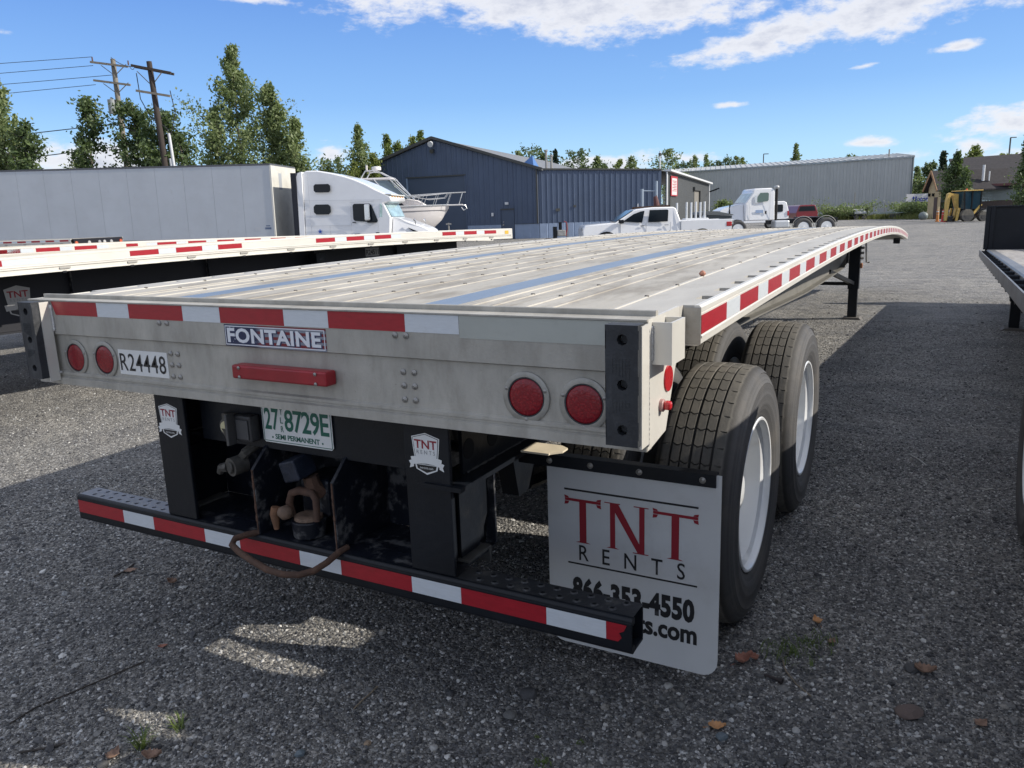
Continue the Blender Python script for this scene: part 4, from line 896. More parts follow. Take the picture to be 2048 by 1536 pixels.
BX.location = BXL; BX.rotation_euler = (0, TILT, T22)
# tractor coupled to it
VT = thing('semi_truck', 'white sleeper semi truck nosing right, coupled to the white box trailer', 'semi truck')
cabw = lambda x, z: (.06 + max(0, z - 2.7) * .16 + max(0, x - 4.4) * .1, 2.46 - max(0, z - 2.7) * .16 - max(0, x - 4.4) * .1)
vprof = [(1.36, 1.0), (1.36, 3.60), (1.40, 3.74), (1.52, 3.785), (1.95, 3.79), (2.55, 3.68), (3.0, 3.57), (3.45, 3.43), (3.95, 3.22), (4.35, 3.01), (4.68, 2.86), (4.92, 2.74), (4.985, 2.62), (4.95, 2.53), (4.66, 2.46), (4.92, 1.92), (4.86, 1.2), (4.40, .92), (1.6, .92)]
loft(vprof, cabw).build('cab', white_paint, VT, bevel=.05, smooth=40)
loft([(1.14, 1.0), (1.14, 3.55), (1.20, 3.70), (1.33, 3.74), (1.355, 3.74), (1.355, 1.0)], lambda x, z: (.02 + max(0, z - 2.9) * .12, 2.50 - max(0, z - 2.9) * .12)).build('side_fairing', white_paint, VT, smooth=40)
MB().box(.92, 1.139, .04, 2.48, 1.0, 3.70).build('gap_fairing', mat('black_fairing', (.01, .012, .02), .5), VT)
hw = lambda x, z: (.20 + max(0, x - 5.2) * .28 + max(0, z - 1.3) * .28, 2.32 - max(0, x - 5.2) * .28 - max(0, z - 1.3) * .28)
loft([(4.87, .95), (4.925, 1.93), (5.2, 1.86), (5.6, 1.73), (5.95, 1.61), (6.25, 1.49), (6.42, 1.38), (6.50, 1.15), (6.52, .6), (6.3, .45), (5.9, .5), (5.85, .9), (5.6, 1.08), (5.3, 1.02), (5.1, .75)], hw).build('hood', white_paint, VT, bevel=.06, smooth=45)
loft([(6.40, 1.34), (6.53, 1.20), (6.56, .75), (6.50, .70), (6.46, 1.2)], lambda x, z: (.62, 1.9)).build('grille', chrome, VT)
def pane(nm, pts, y, mt, root, th=.012):
    return MB().prism(pts, 'xz', y - th, y).build(nm, mt, root)
def rrect(x0, x1, z0, z1, r=.06):
    return [(x0 + r, z0), (x1 - r, z0), (x1, z0 + r), (x1, z1 - r), (x1 - r, z1), (x0 + r, z1), (x0, z1 - r), (x0, z0 + r)]
pane('sleeper_window', rrect(1.84, 2.52, 2.93, 3.25, .07), .062 + .02, glass, VT, .03)
pane('sleeper_window', rrect(1.79, 2.49, 2.07, 2.46, .09), .058, glass, VT)
pane('door_window', [(3.40, 1.86), (3.46, 1.80), (4.36, 1.72), (4.40, 1.80), (4.17, 2.40), (4.10, 2.46), (3.46, 2.46), (3.40, 2.40)], .058, glass, VT)
ws = MB().add([(4.50, .06, 2.46), (4.675, .22, 2.462), (4.93, .22, 1.95), (4.46, .058, 1.93)], [(0, 1, 2, 3)]).add([(4.672, .2, 2.47), (4.932, .2, 1.94), (4.932, 2.3, 1.94), (4.672, 2.3, 2.47)], [(0, 1, 2, 3)]).build('windscreen', mat('pale_glass', (.28, .40, .42), .1, 0, .4, 3, spec=.8), VT, fixn=False)
for v in ws.data.vertices: v.co.x += .02; v.co.y -= .012
mi = MB().box(3.92, 4.14, -.16, -.05, 1.80, 2.44).build('mirror', chrome, VT, bevel=.04); MB().box(4.0, 4.30, -.06, .05, 1.72, 1.78).build('mirror_arm', black_paint, mi)
sw = lambda x0, z0, x1, z1: MB().bar((x0, .056, z0), (x1, .056, z1), .006, .014, (0, 1, 0))
for a in ((1.65, 1.0, 1.62, 3.7), (1.38, 2.62, 4.6, 2.60), (3.31, 1.0, 3.30, 2.52), (3.30, 2.52, 4.30, 2.56), (4.44, 1.25, 4.40, 1.75), (1.66, 1.62, 3.3, 1.64), (2.42, 1.0, 2.42, 1.62)): sw(*a).build('panel_seam', seam_grey, VT)
star = []
for k in range(10): r_ = .105 if k % 2 == 0 else .042; star.append((1.99 + r_ * math.sin(k * PI / 5), 1.40 + r_ * math.cos(k * PI / 5)))
MB().prism(star, 'xz', .046, .0555).build('star_emblem', mat('star_blue', (.02, .08, .40), .4), VT)
MB().box(1.88, 2.12, .046, .0555, 1.21, 1.23).build('emblem_line', MATS['star_blue'], VT)
for dx_, dz_ in ((3.36, 1.72), (4.30, 1.30)): MB().box(dx_, dx_ + .14, .03, .055, dz_, dz_ + .035).build('door_handle', black_paint, VT)
for k_ in range(5): MB().box(4.93, 4.96, .35 + k_ * .42, .45 + k_ * .42, 2.70, 2.75).build('cab_marker_lamp', mat('amber_lamp', (.6, .3, .05), .3) if 'amber_lamp' not in MATS else MATS['amber_lamp'], VT)
MB().box(3.42, 3.62, .046, .0555, 1.20, 1.29).build('step_vent', dusk_beam, VT); MB().box(2.75, 2.88, .046, .0555, 1.19, 1.25).build('fuel_cap', grey_lip, VT)
loft([(4.50, 2.78), (4.52, 2.84), (4.95, 2.82), (4.98, 2.77)], lambda x, z: (.12, 2.4)).build('sun_visor', mat('visor_cream', (.5, .5, .46), .4), VT)
loft([(5.55, 1.50), (5.95, 1.33), (6.18, 1.15), (6.02, 1.18), (5.7, 1.38)], lambda x, z: (hw(x, z)[0] - .015, hw(x, z)[0] + .1)).build('headlamp', glass, VT)
for yy in (.36, 2.16):
    MB().tube([(5.85, yy, 1.62), (5.86, yy - .06, 1.74), (5.80, yy - .08, 1.82)], .03, 8, [.015, .03, .05]).build('hood_mirror', chrome, VT, smooth=60)
for x_, yy in ((5.55, .1), (5.55, 2.15), (.9, .1), (.9, 2.1), (-.3, .1), (-.3, 2.1)): swheel(VT, x_, yy, .5)
MB().box(-.9, 5.0, .8, 1.7, .75, .95).build('chassis', black_paint, VT)
VT.location = BXL; VT.rotation_euler = (0, TILT, T22)

def depth_root(root, px, d):
    # local x runs to the right of the photograph, local y away from the camera
    a = (px - 1024) / FPX
    b_ = (0 - CAM[2] - d * (a * RR[0][2] + RR[2][2])) / (d * RR[1][2]); P_ = CAM + d * (a * RR[0] + b_ * RR[1] + RR[2])
    root.location = (P_[0], P_[1], 0); root.rotation_euler = (0, 0, math.radians(28.8))
# pickup
PK = thing('pickup_truck', 'white crew cab pickup facing left in front of the blue shed', 'pickup truck')
pw = lambda x, z: (.02 + max(0, z - 1.15) * .28, 1.98 - max(0, z - 1.15) * .28)
loft([(.02, .55), (.0, .95), (.05, 1.10), (.12, 1.16), (1.05, 1.22), (1.30, 1.22), (2.0, 1.66), (2.15, 1.725), (2.8, 1.785), (3.62, 1.775), (3.74, 1.72), (3.88, 1.27), (3.90, 1.15), (3.90, .45), (.3, .45)], pw).build('cab', white_paint, PK, bevel=.04, smooth=45)
MB().box(3.905, 5.92, .01, .10, .45, 1.235).box(3.905, 5.92, 1.90, 1.99, .45, 1.235).box(5.84, 5.92, .1005, 1.8995, .45, 1.225).box(3.905, 5.84, .1005, 1.8995, .60, .68).build('cargo_bed', white_paint, PK, bevel=.015)
pane('door_window', [(1.60, 1.27), (2.36, 1.20), (2.46, 1.66), (2.30, 1.64), (2.02, 1.54)], .04, glass, PK, .03)
pane('door_window', [(2.60, 1.21), (3.38, 1.22), (3.40, 1.64), (3.36, 1.68), (2.66, 1.68)], .04, glass, PK, .03)
loft([(1.34, 1.26), (2.02, 1.69), (2.0, 1.70), (1.32, 1.27)], lambda x, z: (.15, 1.85)).build('windscreen', glass, PK)
loft([(3.76, 1.68), (3.90, 1.28), (3.912, 1.28), (3.775, 1.69)], lambda x, z: (.25, 1.75)).build('rear_window', glass, PK)
for sx in (1.50, 2.52, 3.48, 3.89): MB().box(sx, sx + .012, .008, .03, .6, 1.2).build('panel_seam', seam_grey, PK)
MB().box(1.42, 1.62, -.2, .0, 1.20, 1.34).build('mirror', black_paint, PK, bevel=.03)
for hx in (2.3, 3.25): MB().box(hx, hx + .16, -.015, .015, 1.07, 1.11).build('door_handle', chrome, PK, bevel=.008)
MB().box(5.70, 5.925, -.004, .12, .95, 1.14).build('tail_light', red_plastic, PK, bevel=.03)
MB().box(-.01, .12, .06, .4, .92, 1.08).build('headlight', chrome, PK, bevel=.03)
MB().box(5.922, 5.93, .8, 1.2, .98, 1.04).build('tailgate_handle', black_paint, PK)
for wx in (.95, 4.75):
    for yy in (.02, 1.75): swheel(PK, wx, yy, .40, .8)
    MB().lathe([(0, .48), (.02, .48), (.02, .40), (0, .40)], (wx, .0, .42), 'y', 24, closed=True).build('wheel_arch', black_paint, PK)
depth_root(PK, 1166, 31)
# day cab tractor
DC = thing('semi_truck', 'white day cab semi truck facing left with a tall black exhaust stack', 'semi truck')
dw = lambda x, z: (.05 + max(0, z - 1.9) * .18, 2.40 - max(0, z - 1.9) * .18)
loft([(1.26, .95), (1.28, 1.90), (1.70, 2.44), (1.74, 2.60), (1.84, 2.67), (2.70, 2.675), (2.86, 2.60), (2.90, 2.45), (2.90, .95)], dw).build('cab', white_paint, DC, bevel=.05, smooth=45)
loft([(-.02, 1.15), (.0, 1.55), (.35, 1.72), (.8, 1.80), (1.255, 1.87), (1.255, .75), (.72, .6), (1.46 - .05, .62), (1.40, .85), (1.15, 1.06), (.85, 1.08), (.55, .95), (.40, .65), (.10, .62)][:6] + [(1.255, .65), (1.40, .65)][:1] + [(1.25, .85), (1.10, 1.0), (.85, 1.05), (.62, .98), (.48, .80), (.40, .6), (.0, .6)], lambda x, z: (.15 + max(0, .9 - x) * .15 + max(0, z - 1.4) * .5, 2.30 - max(0, .9 - x) * .15 - max(0, z - 1.4) * .5)).build('hood', white_paint, DC, bevel=.04, smooth=45)
pane('door_window', [(1.90, 1.97), (2.05, 1.93), (2.50, 1.98), (2.54, 2.05), (2.54, 2.38), (2.48, 2.43), (2.08, 2.43), (1.95, 2.25)], .075, mat('green_glass', (.10, .16, .14), .08, spec=.8), DC, .02)
loft([(1.32, 1.93), (1.70, 2.42), (1.685, 2.43), (1.30, 1.94)], lambda x, z: (.22, 2.2)).build('windscreen', MATS['pale_glass'], DC)
MB().box(1.72, 1.84, -.22, -.08, 1.85, 2.28).build('mirror', chrome, DC, bevel=.03); MB().box(2.36, 2.44, .03, .052, 1.30, 1.46).build('door_handle', black_paint, DC)
MB().box(1.84, 2.26, .04, .0505, 1.36, 1.52).build('door_emblem', mat('faint_blue', (.32, .42, .60), .5), DC)
for a in ((1.50, .98, 1.50, 1.9), (2.62, 1.0, 2.62, 2.5)): MB().bar((a[0], .045, a[1]), (a[2], .045, a[3]), .006, .014, (0, 1, 0)).build('panel_seam', seam_grey, DC)
stk = MB().cyl((3.03, .25, .95), (3.03, .25, 2.60), .075, .075, 16).build('exhaust_stack', mat('black_stack', (.015, .013, .013), .5, .3), DC, smooth=50)
MB().lathe([(0, .06), (.03, .10), (.10, .14), (.17, .12), (.21, 0)], (3.03, .25, 2.60), 'z', 20).build('stack_cap', mat('grey_cap', (.45, .46, .46), .4, .3), stk, smooth=60)
MB().tube([(.42, .05, 1.38), (.38, -.03, 1.65), (.42, -.05, 1.86)], .03, 8, [.05, .025, .05]).build('hood_mirror', black_paint, DC)
MB().box(2.9, 6.7, .85, 1.6, .72, .98).build('chassis', black_paint, DC)
MB().box(2.92, 3.75, .05, .75, .50, .92).build('fuel_tank', mat('pale_tank', (.6, .62, .64), .35, .4), DC, bevel=.08)
MB().box(4.6, 5.7, .6, 1.9, .99, 1.06).build('fifth_wheel', black_worn, DC, bevel=.02)
for wx in (.90, 4.50, 5.77):
    for yy in (.05, 2.1): swheel(DC, wx, yy, .5)
for wx in (4.5, 5.77): MB().tube([(wx + .60 * math.cos(a), .15, .5 + .60 * math.sin(a)) for a in [PI * (.02 + .96 * k / 12) for k in range(13)]], .02, 6).build('mud_guard', grey_lip, DC)
depth_root(DC, 1443, 42.7)
# van and red truck behind the chassis
VN = thing('van', 'white van partly hidden behind the day cab exhaust stack', 'van')
loft([(0, .5), (.0, 1.1), (.9, 1.3), (1.5, 2.0), (1.9, 2.1), (4.65, 2.1), (4.85, 2.0), (5.0, 1.4), (5.02, .5)], lambda x, z: (.02 + max(0, z - 1.2) * .12, 1.98 - max(0, z - 1.2) * .12)).build('body', white_paint, VN, bevel=.05, smooth=45)
pane('side_window', rrect(3.9, 4.55, 1.30, 1.85), .07, glass, VN, .05); pane('side_window', rrect(2.4, 3.6, 1.30, 1.85), .07, glass, VN, .05)
MB().box(4.9, 5.03, -.0, .12, 1.0, 1.35).build('tail_light', red_plastic, VN)
for wx in (.9, 4.1):
    for yy in (.02, 1.75): swheel(VN, wx, yy, .36, .7)
depth_root(VN, 1447, 60)
RC = thing('pickup_truck', 'dark red pickup with canopy seen from behind past the truck chassis', 'pickup truck')
redp = mat('dark_red_paint', (.20, .012, .02), .3, .1, .1, 3, coat=.5)
MB().prism([(.0, .45), (1.9, .45), (1.92, 1.1), (1.68, 1.72), (1.55, 1.78), (.35, 1.78), (.22, 1.72), (-.02, 1.1)], 'xz', 0, 5.2).build('body', redp, RC, bevel=.05)
MB().prism([(.18, 1.25), (1.72, 1.25), (1.58, 1.66), (.32, 1.66)], 'xz', -.02, .0).build('rear_window', glass, RC)
MB().box(-.25, -.03, 3.3, 3.4, 1.15, 1.35).build('mirror', black_paint, RC); MB().box(1.93, 2.12, 3.3, 3.4, 1.15, 1.35).build('mirror', redp, RC)
for yy in (.9, 4.3):
    for wx in (.0, 1.65): MB().cyl((wx, yy, .37), (wx + .25, yy, .37), .37, .37, 18).build('tyre', tyre_m, RC)
depth_root(RC, 1592, 70)
# ------------------------------------------------------------------ background
def hor(x): return 434.5 - (x - 1024) * .0342
def Wp(px, d, z=0.):
    a = (px - 1024) / FPX
    b_ = (z - CAM[2] - d * (a * RR[0][2] + RR[2][2])) / (d * RR[1][2]); P_ = CAM + d * (a * RR[0] + b_ * RR[1] + RR[2]); return Vector((P_[0], P_[1], z))
def HZ(px, py, d):
    q_ = np.array(Wp(px, d)) - CAM; au = q_ @ RR[1]; af = q_ @ RR[2]; v_ = 768 - py; return float((v_ * af - FPX * au) / (FPX * RR[1][2] - v_ * RR[2][2]))
def on_line(px, A_, B_):
    d = rayv(px, hor(px)); o = CAM; u = (B_ - A_); u.z = 0; L_ = u.length; u = u / L_
    # A + s u = C + t d
    m_ = np.array([[u.x, -d[0]], [u.y, -d[1]]]); s_, t_ = np.linalg.solve(m_, [o[0] - A_.x, o[1] - A_.y]); return s_
def wall_frame(A_, B_):
    u = (B_ - A_); u.z = 0; L_ = u.length; u = u / L_; n = Vector((u.y, -u.x, 0)); return u, n, L_
def siding(root, A_, B_, s0, s1, zb, zt_, mt, pw=.82, ribs=2, rd=.035, nm='siding_panel'):
    # vertical ribbed sheets from s0 to s1 along the line A-B ; zb, zt_ are functions of s
    u, n, L_ = wall_frame(A_, B_); s = s0
    while s < s1 - .02:
        e = min(s + pw, s1); prof = [(s + .004, 0)]; st = pw / ribs
        for k in range(ribs):
            c = s + st * (k + .5)
            if c + .05 < e: prof += [(c - .045, 0), (c - .022, rd), (c + .022, rd), (c + .045, 0)]
        prof.append((e - .004, 0)); P_ = []; m_ = len(prof)
        for f in (0, 1):
            for a, d_ in prof: z = zb(a) if f == 0 else zt_(a); q_ = A_ + u * a + n * d_; P_.append((q_.x, q_.y, z))
        for f in (0, 1):
            for a in (prof[0][0], prof[-1][0]): z = zb(a) if f == 0 else zt_(a); q_ = A_ + u * a - n * .05; P_.append((q_.x, q_.y, z))
        F_ = [(i, i + 1, m_ + i + 1, m_ + i) for i in range(m_ - 1)]
        b0 = 2 * m_; F_ += [(0, m_, b0 + 2, b0), (m_ - 1, b0 + 1, b0 + 3, 2 * m_ - 1), (b0, b0 + 2, b0 + 3, b0 + 1), tuple(range(m_)) + (b0 + 1, b0), tuple(range(m_, 2 * m_)) + (b0 + 3, b0 + 2)]
        MB().add(P_, F_).build(nm, mt, root); s = e
def wbox(root, nm, mt, A_, B_, s0, s1, z0, z1, d0, d1, **k):
    u, n, L_ = wall_frame(A_, B_); P_ = []
    for z in (z0, z1):
        for s_, d_ in ((s0, d0), (s1, d0), (s1, d1), (s0, d1)): q_ = A_ + u * s_ + n * d_; P_.append((q_.x, q_.y, z))
    return MB().add(P_, [(0, 3, 2, 1), (4, 5, 6, 7), (0, 1, 5, 4), (1, 2, 6, 5), (2, 3, 7, 6), (3, 0, 4, 7)]).build(nm, mt, root, **k)
blue_sid = mat('slate_blue_siding', (.072, .100, .162), .42, .1, .08, .8, None, 0, 40, dirt=.25, ds=.8, dcol=(.07, .09, .12), dsc=(1, 1, .3))
blue_door = mat('slate_blue_door', (.058, .082, .132), .45, 0, .05, 1)
wains = mat('pale_corrugated_wainscot', (.27, .34, .47), .45, .2, .06, 2)
roof_grey = mat('grey_metal_roof', (.20, .205, .21), .5, .3, .1, .6)
trim_dark = mat('dark_trim', (.06, .062, .06), .5)
trim_white = mat('white_trim', (.62, .64, .66), .45)
BB = thing('metal_building', 'slate blue ribbed metal shed with a gable, big roll-up door and pale corrugated base', 'building')
Kc = Wp(1080, 57.0); Rg = Wp(876, 59.9); e_ = (Kc - Rg).length; uu = (Kc - Rg) / e_; Lc = Rg - uu * e_; Ec = Wp(1322, 57.5)
gz = lambda s: 4.88 + 2.57 * (1 - abs(s - e_) / e_)
g0, g1 = on_line(820, Lc, Kc), on_line(932, Lc, Kc); d0, d1 = on_line(1003, Lc, Kc), on_line(1028, Lc, Kc); w0, w1 = on_line(938, Lc, Kc), on_line(1000, Lc, Kc)
flat0 = lambda s: 0.0; wz = lambda s: 1.07
siding(BB, Lc, Kc, 0, g0 - .12, flat0, gz, blue_sid)
siding(BB, Lc, Kc, g0 - .12, e_, lambda s: 4.84 - .0, gz, blue_sid); siding(BB, Lc, Kc, e_, g1 + .12, lambda s: 4.84 - .0, gz, blue_sid) if g1 + .12 > e_ else None
siding(BB, Lc, Kc, g1 + .12, d0 - .05, wz, gz, blue_sid); siding(BB, Lc, Kc, d0 - .05, d1 + .05, lambda s: 2.22, gz, blue_sid); siding(BB, Lc, Kc, d1 + .05, 2 * e_, wz, gz, blue_sid)
siding(BB, Lc, Kc, g1 + .12, d0 - .05, flat0, lambda s: 1.06, wains, .64, 8, .02, 'wainscot_panel'); siding(BB, Lc, Kc, d1 + .05, 2 * e_, flat0, lambda s: 1.06, wains, .64, 8, .02, 'wainscot_panel')
for k in range(9): wbox(BB, 'door_section', blue_door, Lc, Kc, g0, g1, .02 + k * .525, .02 + k * .525 + .515, -.16, -.10)
wbox(BB, 'door_jamb', mat('light_jamb', (.20, .27, .38), .45), Lc, Kc, g0 - .12, g0 - .01, 0, 4.83, -.16, .03); wbox(BB, 'door_head', trim_dark, Lc, Kc, g0 - .12, g1 + .12, 4.76, 4.835, -.16, .05)
wbox(BB, 'door_jamb', blue_sid, Lc, Kc, g1 + .01, g1 + .12, 0, 4.75, -.16, .03)
dr = wbox(BB, 'door', blue_door, Lc, Kc, d0, d1, .02, 2.12, -.05, -.01); wbox(dr, 'handle', chrome, Lc, Kc, d0 + .10, d0 + .22, .98, 1.10, -.009, .06); wbox(dr, 'deadbolt', chrome, Lc, Kc, d0 + .12, d0 + .20, 1.22, 1.30, -.009, .03)
wbox(BB, 'door_frame', trim_dark, Lc, Kc, d0 - .05, d1 + .05, 2.13, 2.21, -.05, .05)
Le = (Ec - Kc).length
def at3_(p_, z): return Vector((p_.x, p_.y, z))
siding(BB, Kc, Ec, 0.02, Le, wz, lambda s: 4.86 - .29 * s / Le, blue_sid, .78); siding(BB, Kc, Ec, 0.02, Le, flat0, lambda s: 1.06, wains, .64, 8, .02, 'wainscot_panel')
MB().bar(at3_(Kc, 4.91), at3_(Ec, 4.62), .2, .11).build('eave_trim', trim_dark, BB)
back = Vector((math.sin(math.radians(-9.8)), math.cos(math.radians(-9.8)), 0))
def slab(root, nm, mt, a, b_, c, d_, th=.10):
    P_ = [Vector(p_) for p_ in (a, b_, c, d_)]; return MB().add([(*p_[:2], p_[2] - th) for p_ in P_] + [tuple(p_) for p_ in P_], [(0, 3, 2, 1), (4, 5, 6, 7), (0, 1, 5, 4), (1, 2, 6, 5), (2, 3, 7, 6), (3, 0, 4, 7)]).build(nm, mt, root)
def at3(p_, z): return Vector((p_.x, p_.y, z))
nF = Vector((uu.y, -uu.x, 0)); ov = nF * .25
DB = 32
rA = at3(Rg + ov, 7.92)
for side_, E_ in ((1, Kc), (-1, Lc)):
    o_ = E_ + uu * side_ * .35
    n_st = 16
    for k in range(n_st):
        a0 = ov + back * 0; f0, f1 = k / n_st * DB, (k + 1) / n_st * DB - .03
        slab(BB, 'roof_sheet', roof_grey, at3(Rg + back * f0 + (ov if k == 0 else Vector()), 7.58), at3(o_ + back * f0 + (ov if k == 0 else Vector()), 4.86), at3(o_ + back * f1, 4.86), at3(Rg + back * f1, 7.58), .06)
    a = at3(Rg + nF * .27, 7.61); b_ = at3(o_ + nF * .27, 4.89); MB().bar(a, b_, .06, .20).build('gable_trim', trim_dark, BB)
slab(BB, 'extension_roof', roof_grey, at3(Kc, 4.87), at3(Ec, 4.60), at3(Ec + back * 20, 4.65), at3(Kc + back * 24, 4.9), .05)
slab(BB, 'back_fill', blue_door, at3(Kc - nF * .06, 4.78), at3(Kc + back * DB, 4.78), at3(Lc + back * DB, 4.78), at3(Lc - nF * .06, 4.78), 4.7)
gl = MB().cyl(at3(Rg + nF * .28, 7.2), at3(Rg + nF * .5, 7.1), .16, .22, 12).build('gable_lamp', trim_white, BB); MB().cyl(at3(Rg + nF * .06, 6.7), at3(Rg + nF * .35, 6.6), .12, .16, 10).build('gable_lamp', trim_dark, BB)
dm = Kc + back * 1.2 - uu * .9
MB().add([at3(dm - uu * 1.2, 5.0), at3(dm + uu * .2, 5.0), at3(dm + uu * .1, 6.0), at3(dm + back * 1.2 - uu * 1.0, 5.1), at3(dm + back * 1.2 + uu * .3, 5.1)], [(0, 1, 2), (0, 2, 3), (1, 4, 2), (2, 4, 3), (0, 3, 4, 1)]).build('roof_cricket', mat('bright_blue_metal', (.10, .22, .50), .4, .2), BB)
for px_, yt in ((1096, 303), (1106, 313)): q_ = Wp(px_, 60); MB().cyl(at3(q_, 4.9), at3(q_, HZ(px_, yt, 60)), .09, .09, 10).cyl(at3(q_, HZ(px_, yt, 60)), at3(q_, HZ(px_, yt, 60) + .12), .14, .14, 10).build('roof_vent_pipe', steel, BB)
for s_ in (.12, 2 * e_ - .12): wbox(BB, 'downpipe', trim_dark, Lc, Kc, s_ - .05, s_ + .05, 1.08 if s_ > 3 else 0, 4.9, .036, .12)
wbox(BB, 'wainscot_cap', trim_dark, Lc, Kc, d1 + .06, 2 * e_, 1.062, 1.085, .03, .07); wbox(BB, 'wall_lamp', trim_white, Lc, Kc, (d0 + d1) / 2 - .12, (d0 + d1) / 2 + .12, 2.5, 2.68, .04, .2)
wbox(BB, 'wall_vent', trim_dark, Kc, Ec, 1.2, 1.5, 1.9, 2.1, .036, .08); wbox(BB, 'wall_vent', trim_dark, Kc, Ec, 2.5, 2.7, 2.15, 2.3, .036, .08)
wbox(BB, 'meter_box', trim_white, Lc, Kc, on_line(984, Lc, Kc), on_line(988, Lc, Kc), 1.7, 1.95, .03, .12)
# grey annex
AN = thing('metal_building', 'low dark grey annex with sloping eave and red sign beside the blue shed', 'building')
ann = mat('dark_grey_siding', (.10, .107, .112), .5, .1, .06, 1); Aa = Ec + Vector((.25, .35, 0)); Ab = Wp(1416, 75)
La = (Ab - Aa).length; az_ = lambda s: 4.50 - .47 * s / La
siding(AN, Aa, Ab, 0, La, flat0, az_, ann, .9, 3, .03)
MB().bar(at3(Aa, 4.56) + Vector((.12, 0, 0)), at3(Ab, 4.09) + Vector((.12, 0, 0)), .5, .14).build('eave_trim', trim_white, AN)
for s_ in (.02, La - .02): wbox(AN, 'corner_trim', trim_white, Aa, Ab, s_ - .12, s_ + .12, 0, az_(s_) - .05, .035, .09)
wbox(AN, 'corner_trim', trim_dark, Aa, Ab, 1.2, 1.7, 0, 4.3, .035, .06)
s0_, s1_ = on_line(1387, Aa, Ab), on_line(1399, Aa, Ab)
wbox(AN, 'roller_door', mat('warm_grey_door', (.20, .19, .17), .6), Aa, Ab, s0_, s1_ - .8, 0, 3.3, .036, .05); wbox(AN, 'door_top_frame', trim_dark, Aa, Ab, s0_ - .5, s1_, 3.31, 3.6, .036, .2); wbox(AN, 'door_side', trim_dark, Aa, Ab, s1_ - .79, s1_, 0, 3.30, .036, .2)  # dark trim boxes above and beside the roller door
s0_, s1_ = on_line(1338, Aa, Ab), on_line(1351, Aa, Ab)
sg = wbox(AN, 'wall_sign', mat('sign_red', (.38, .03, .04), .5), Aa, Ab, s0_, s1_, 2.75, 4.20, .10, .14)
wbox(sg, 'sign_panel', mat('sign_white', (.62, .60, .60), .5), Aa, Ab, s0_ + .3, s1_ - .3, 2.83, 4.05, .141, .15)
for k in range(7): wbox(sg, 'sign_line', MATS['sign_red'], Aa, Ab, s0_ + .5 + (k % 2) * .3, s1_ - .5, 3.1 + k * .12, 3.15 + k * .12, .151, .156)
slab(AN, 'roof_slab', roof_grey, at3(Aa + Vector((.3, 0, 0)), 4.56), at3(Ab + Vector((.3, 0, 0)), 4.09), at3(Ab - Vector((9, 0, 0)), 4.4), at3(Aa + back * 4 - Vector((6, -9, 0)), 4.7), .05)
for px_ in (1350, 1418): q_ = Wp(px_, 74 if px_ > 1400 else 64); MB().bar(at3(q_, HZ(px_, 377 if px_ > 1400 else 360, 70) - .2), at3(q_, HZ(px_, 377 if px_ > 1400 else 360, 70) + .1) + Vector((.9, 0, 0)), .12, .12).build('flood_lamp', black_paint, AN)
# large grey building
GB = thing('metal_building', 'large pale grey ribbed metal warehouse with a standing seam roof', 'building')
gsid = mat('pale_grey_siding', (.44, .455, .45), .45, .15, .05, .8, None, 0, 40, dirt=.2, ds=.5, dcol=(.26, .28, .28), dsc=(1, 1, .3))
Ga, Gb = Wp(1325, 116.8), Wp(1817, 96.5); Lg = (Gb - Ga).length
siding(GB, Ga, Gb, 0, Lg, flat0, lambda s: 7.09, gsid, .82, 2, .05)
wbox(GB, 'corner_trim', mat('corner_grey', (.13, .15, .16), .5), Ga, Gb, Lg - .02, Lg + .14, 0, 7.12, -.3, .08)
wbox(GB, 'eave_gutter', mat('gutter_grey', (.30, .33, .35), .4, .2), Ga, Gb, -.1, Lg + .25, 7.10, 7.24, -.05, .16)
ug, ng, _ = wall_frame(Ga, Gb); bk = Vector((math.sin(math.radians(-14)), math.cos(math.radians(-14)), 0))
k = 0; s_ = 0
while s_ < Lg:
    a = Ga + ug * s_; b_ = Ga + ug * min(s_ + .74, Lg + .2); slab(GB, 'roof_sheet', mat('standing_seam_roof', (.46, .47, .46), .45, .2, .05, 1) if 'standing_seam_roof' not in MATS else MATS['standing_seam_roof'], at3(a, 7.28), at3(b_, 7.28), at3(b_ + bk * 11, 8.25), at3(a + bk * 11, 8.25), .03)
    MB().bar(at3(b_, 7.31), at3(b_ + bk * 11, 8.28), .05, .10).build('roof_seam', MATS['standing_seam_roof'], GB); s_ += .76
slab(GB, 'back_fill', MATS['corner_grey'], at3(Ga + bk * .3, 7.05), at3(Gb + bk * .3, 7.05), at3(Gb + bk * 11, 7.05), at3(Ga + bk * 11, 7.05), 7.0)
for px_, yt, r_ in ((1783, 297, .09), (1677, 311, .06)): q_ = Gb + (Ga - Gb) * ((1817 - px_) / 492) + bk * 2; MB().cyl(at3(q_, 7.5), at3(q_, HZ(px_, yt, 99)), r_, r_, 8).build('roof_vent_pipe', steel, GB)
for px_, yt in ((1707, 385), (1768, 405), (1588, 408)): q_ = Wp(px_, 92); tag(MB().cyl(at3(q_, 0), at3(q_, HZ(px_, yt, 92)), .05, .05, 8).build('utility_post', steel), {1707: 'tallest thin steel post standing in front of the grey warehouse', 1768: 'short steel post near the right end of the grey warehouse', 1588: 'thin post before the warehouse, left of the dark red pickup'}[px_], 'post')
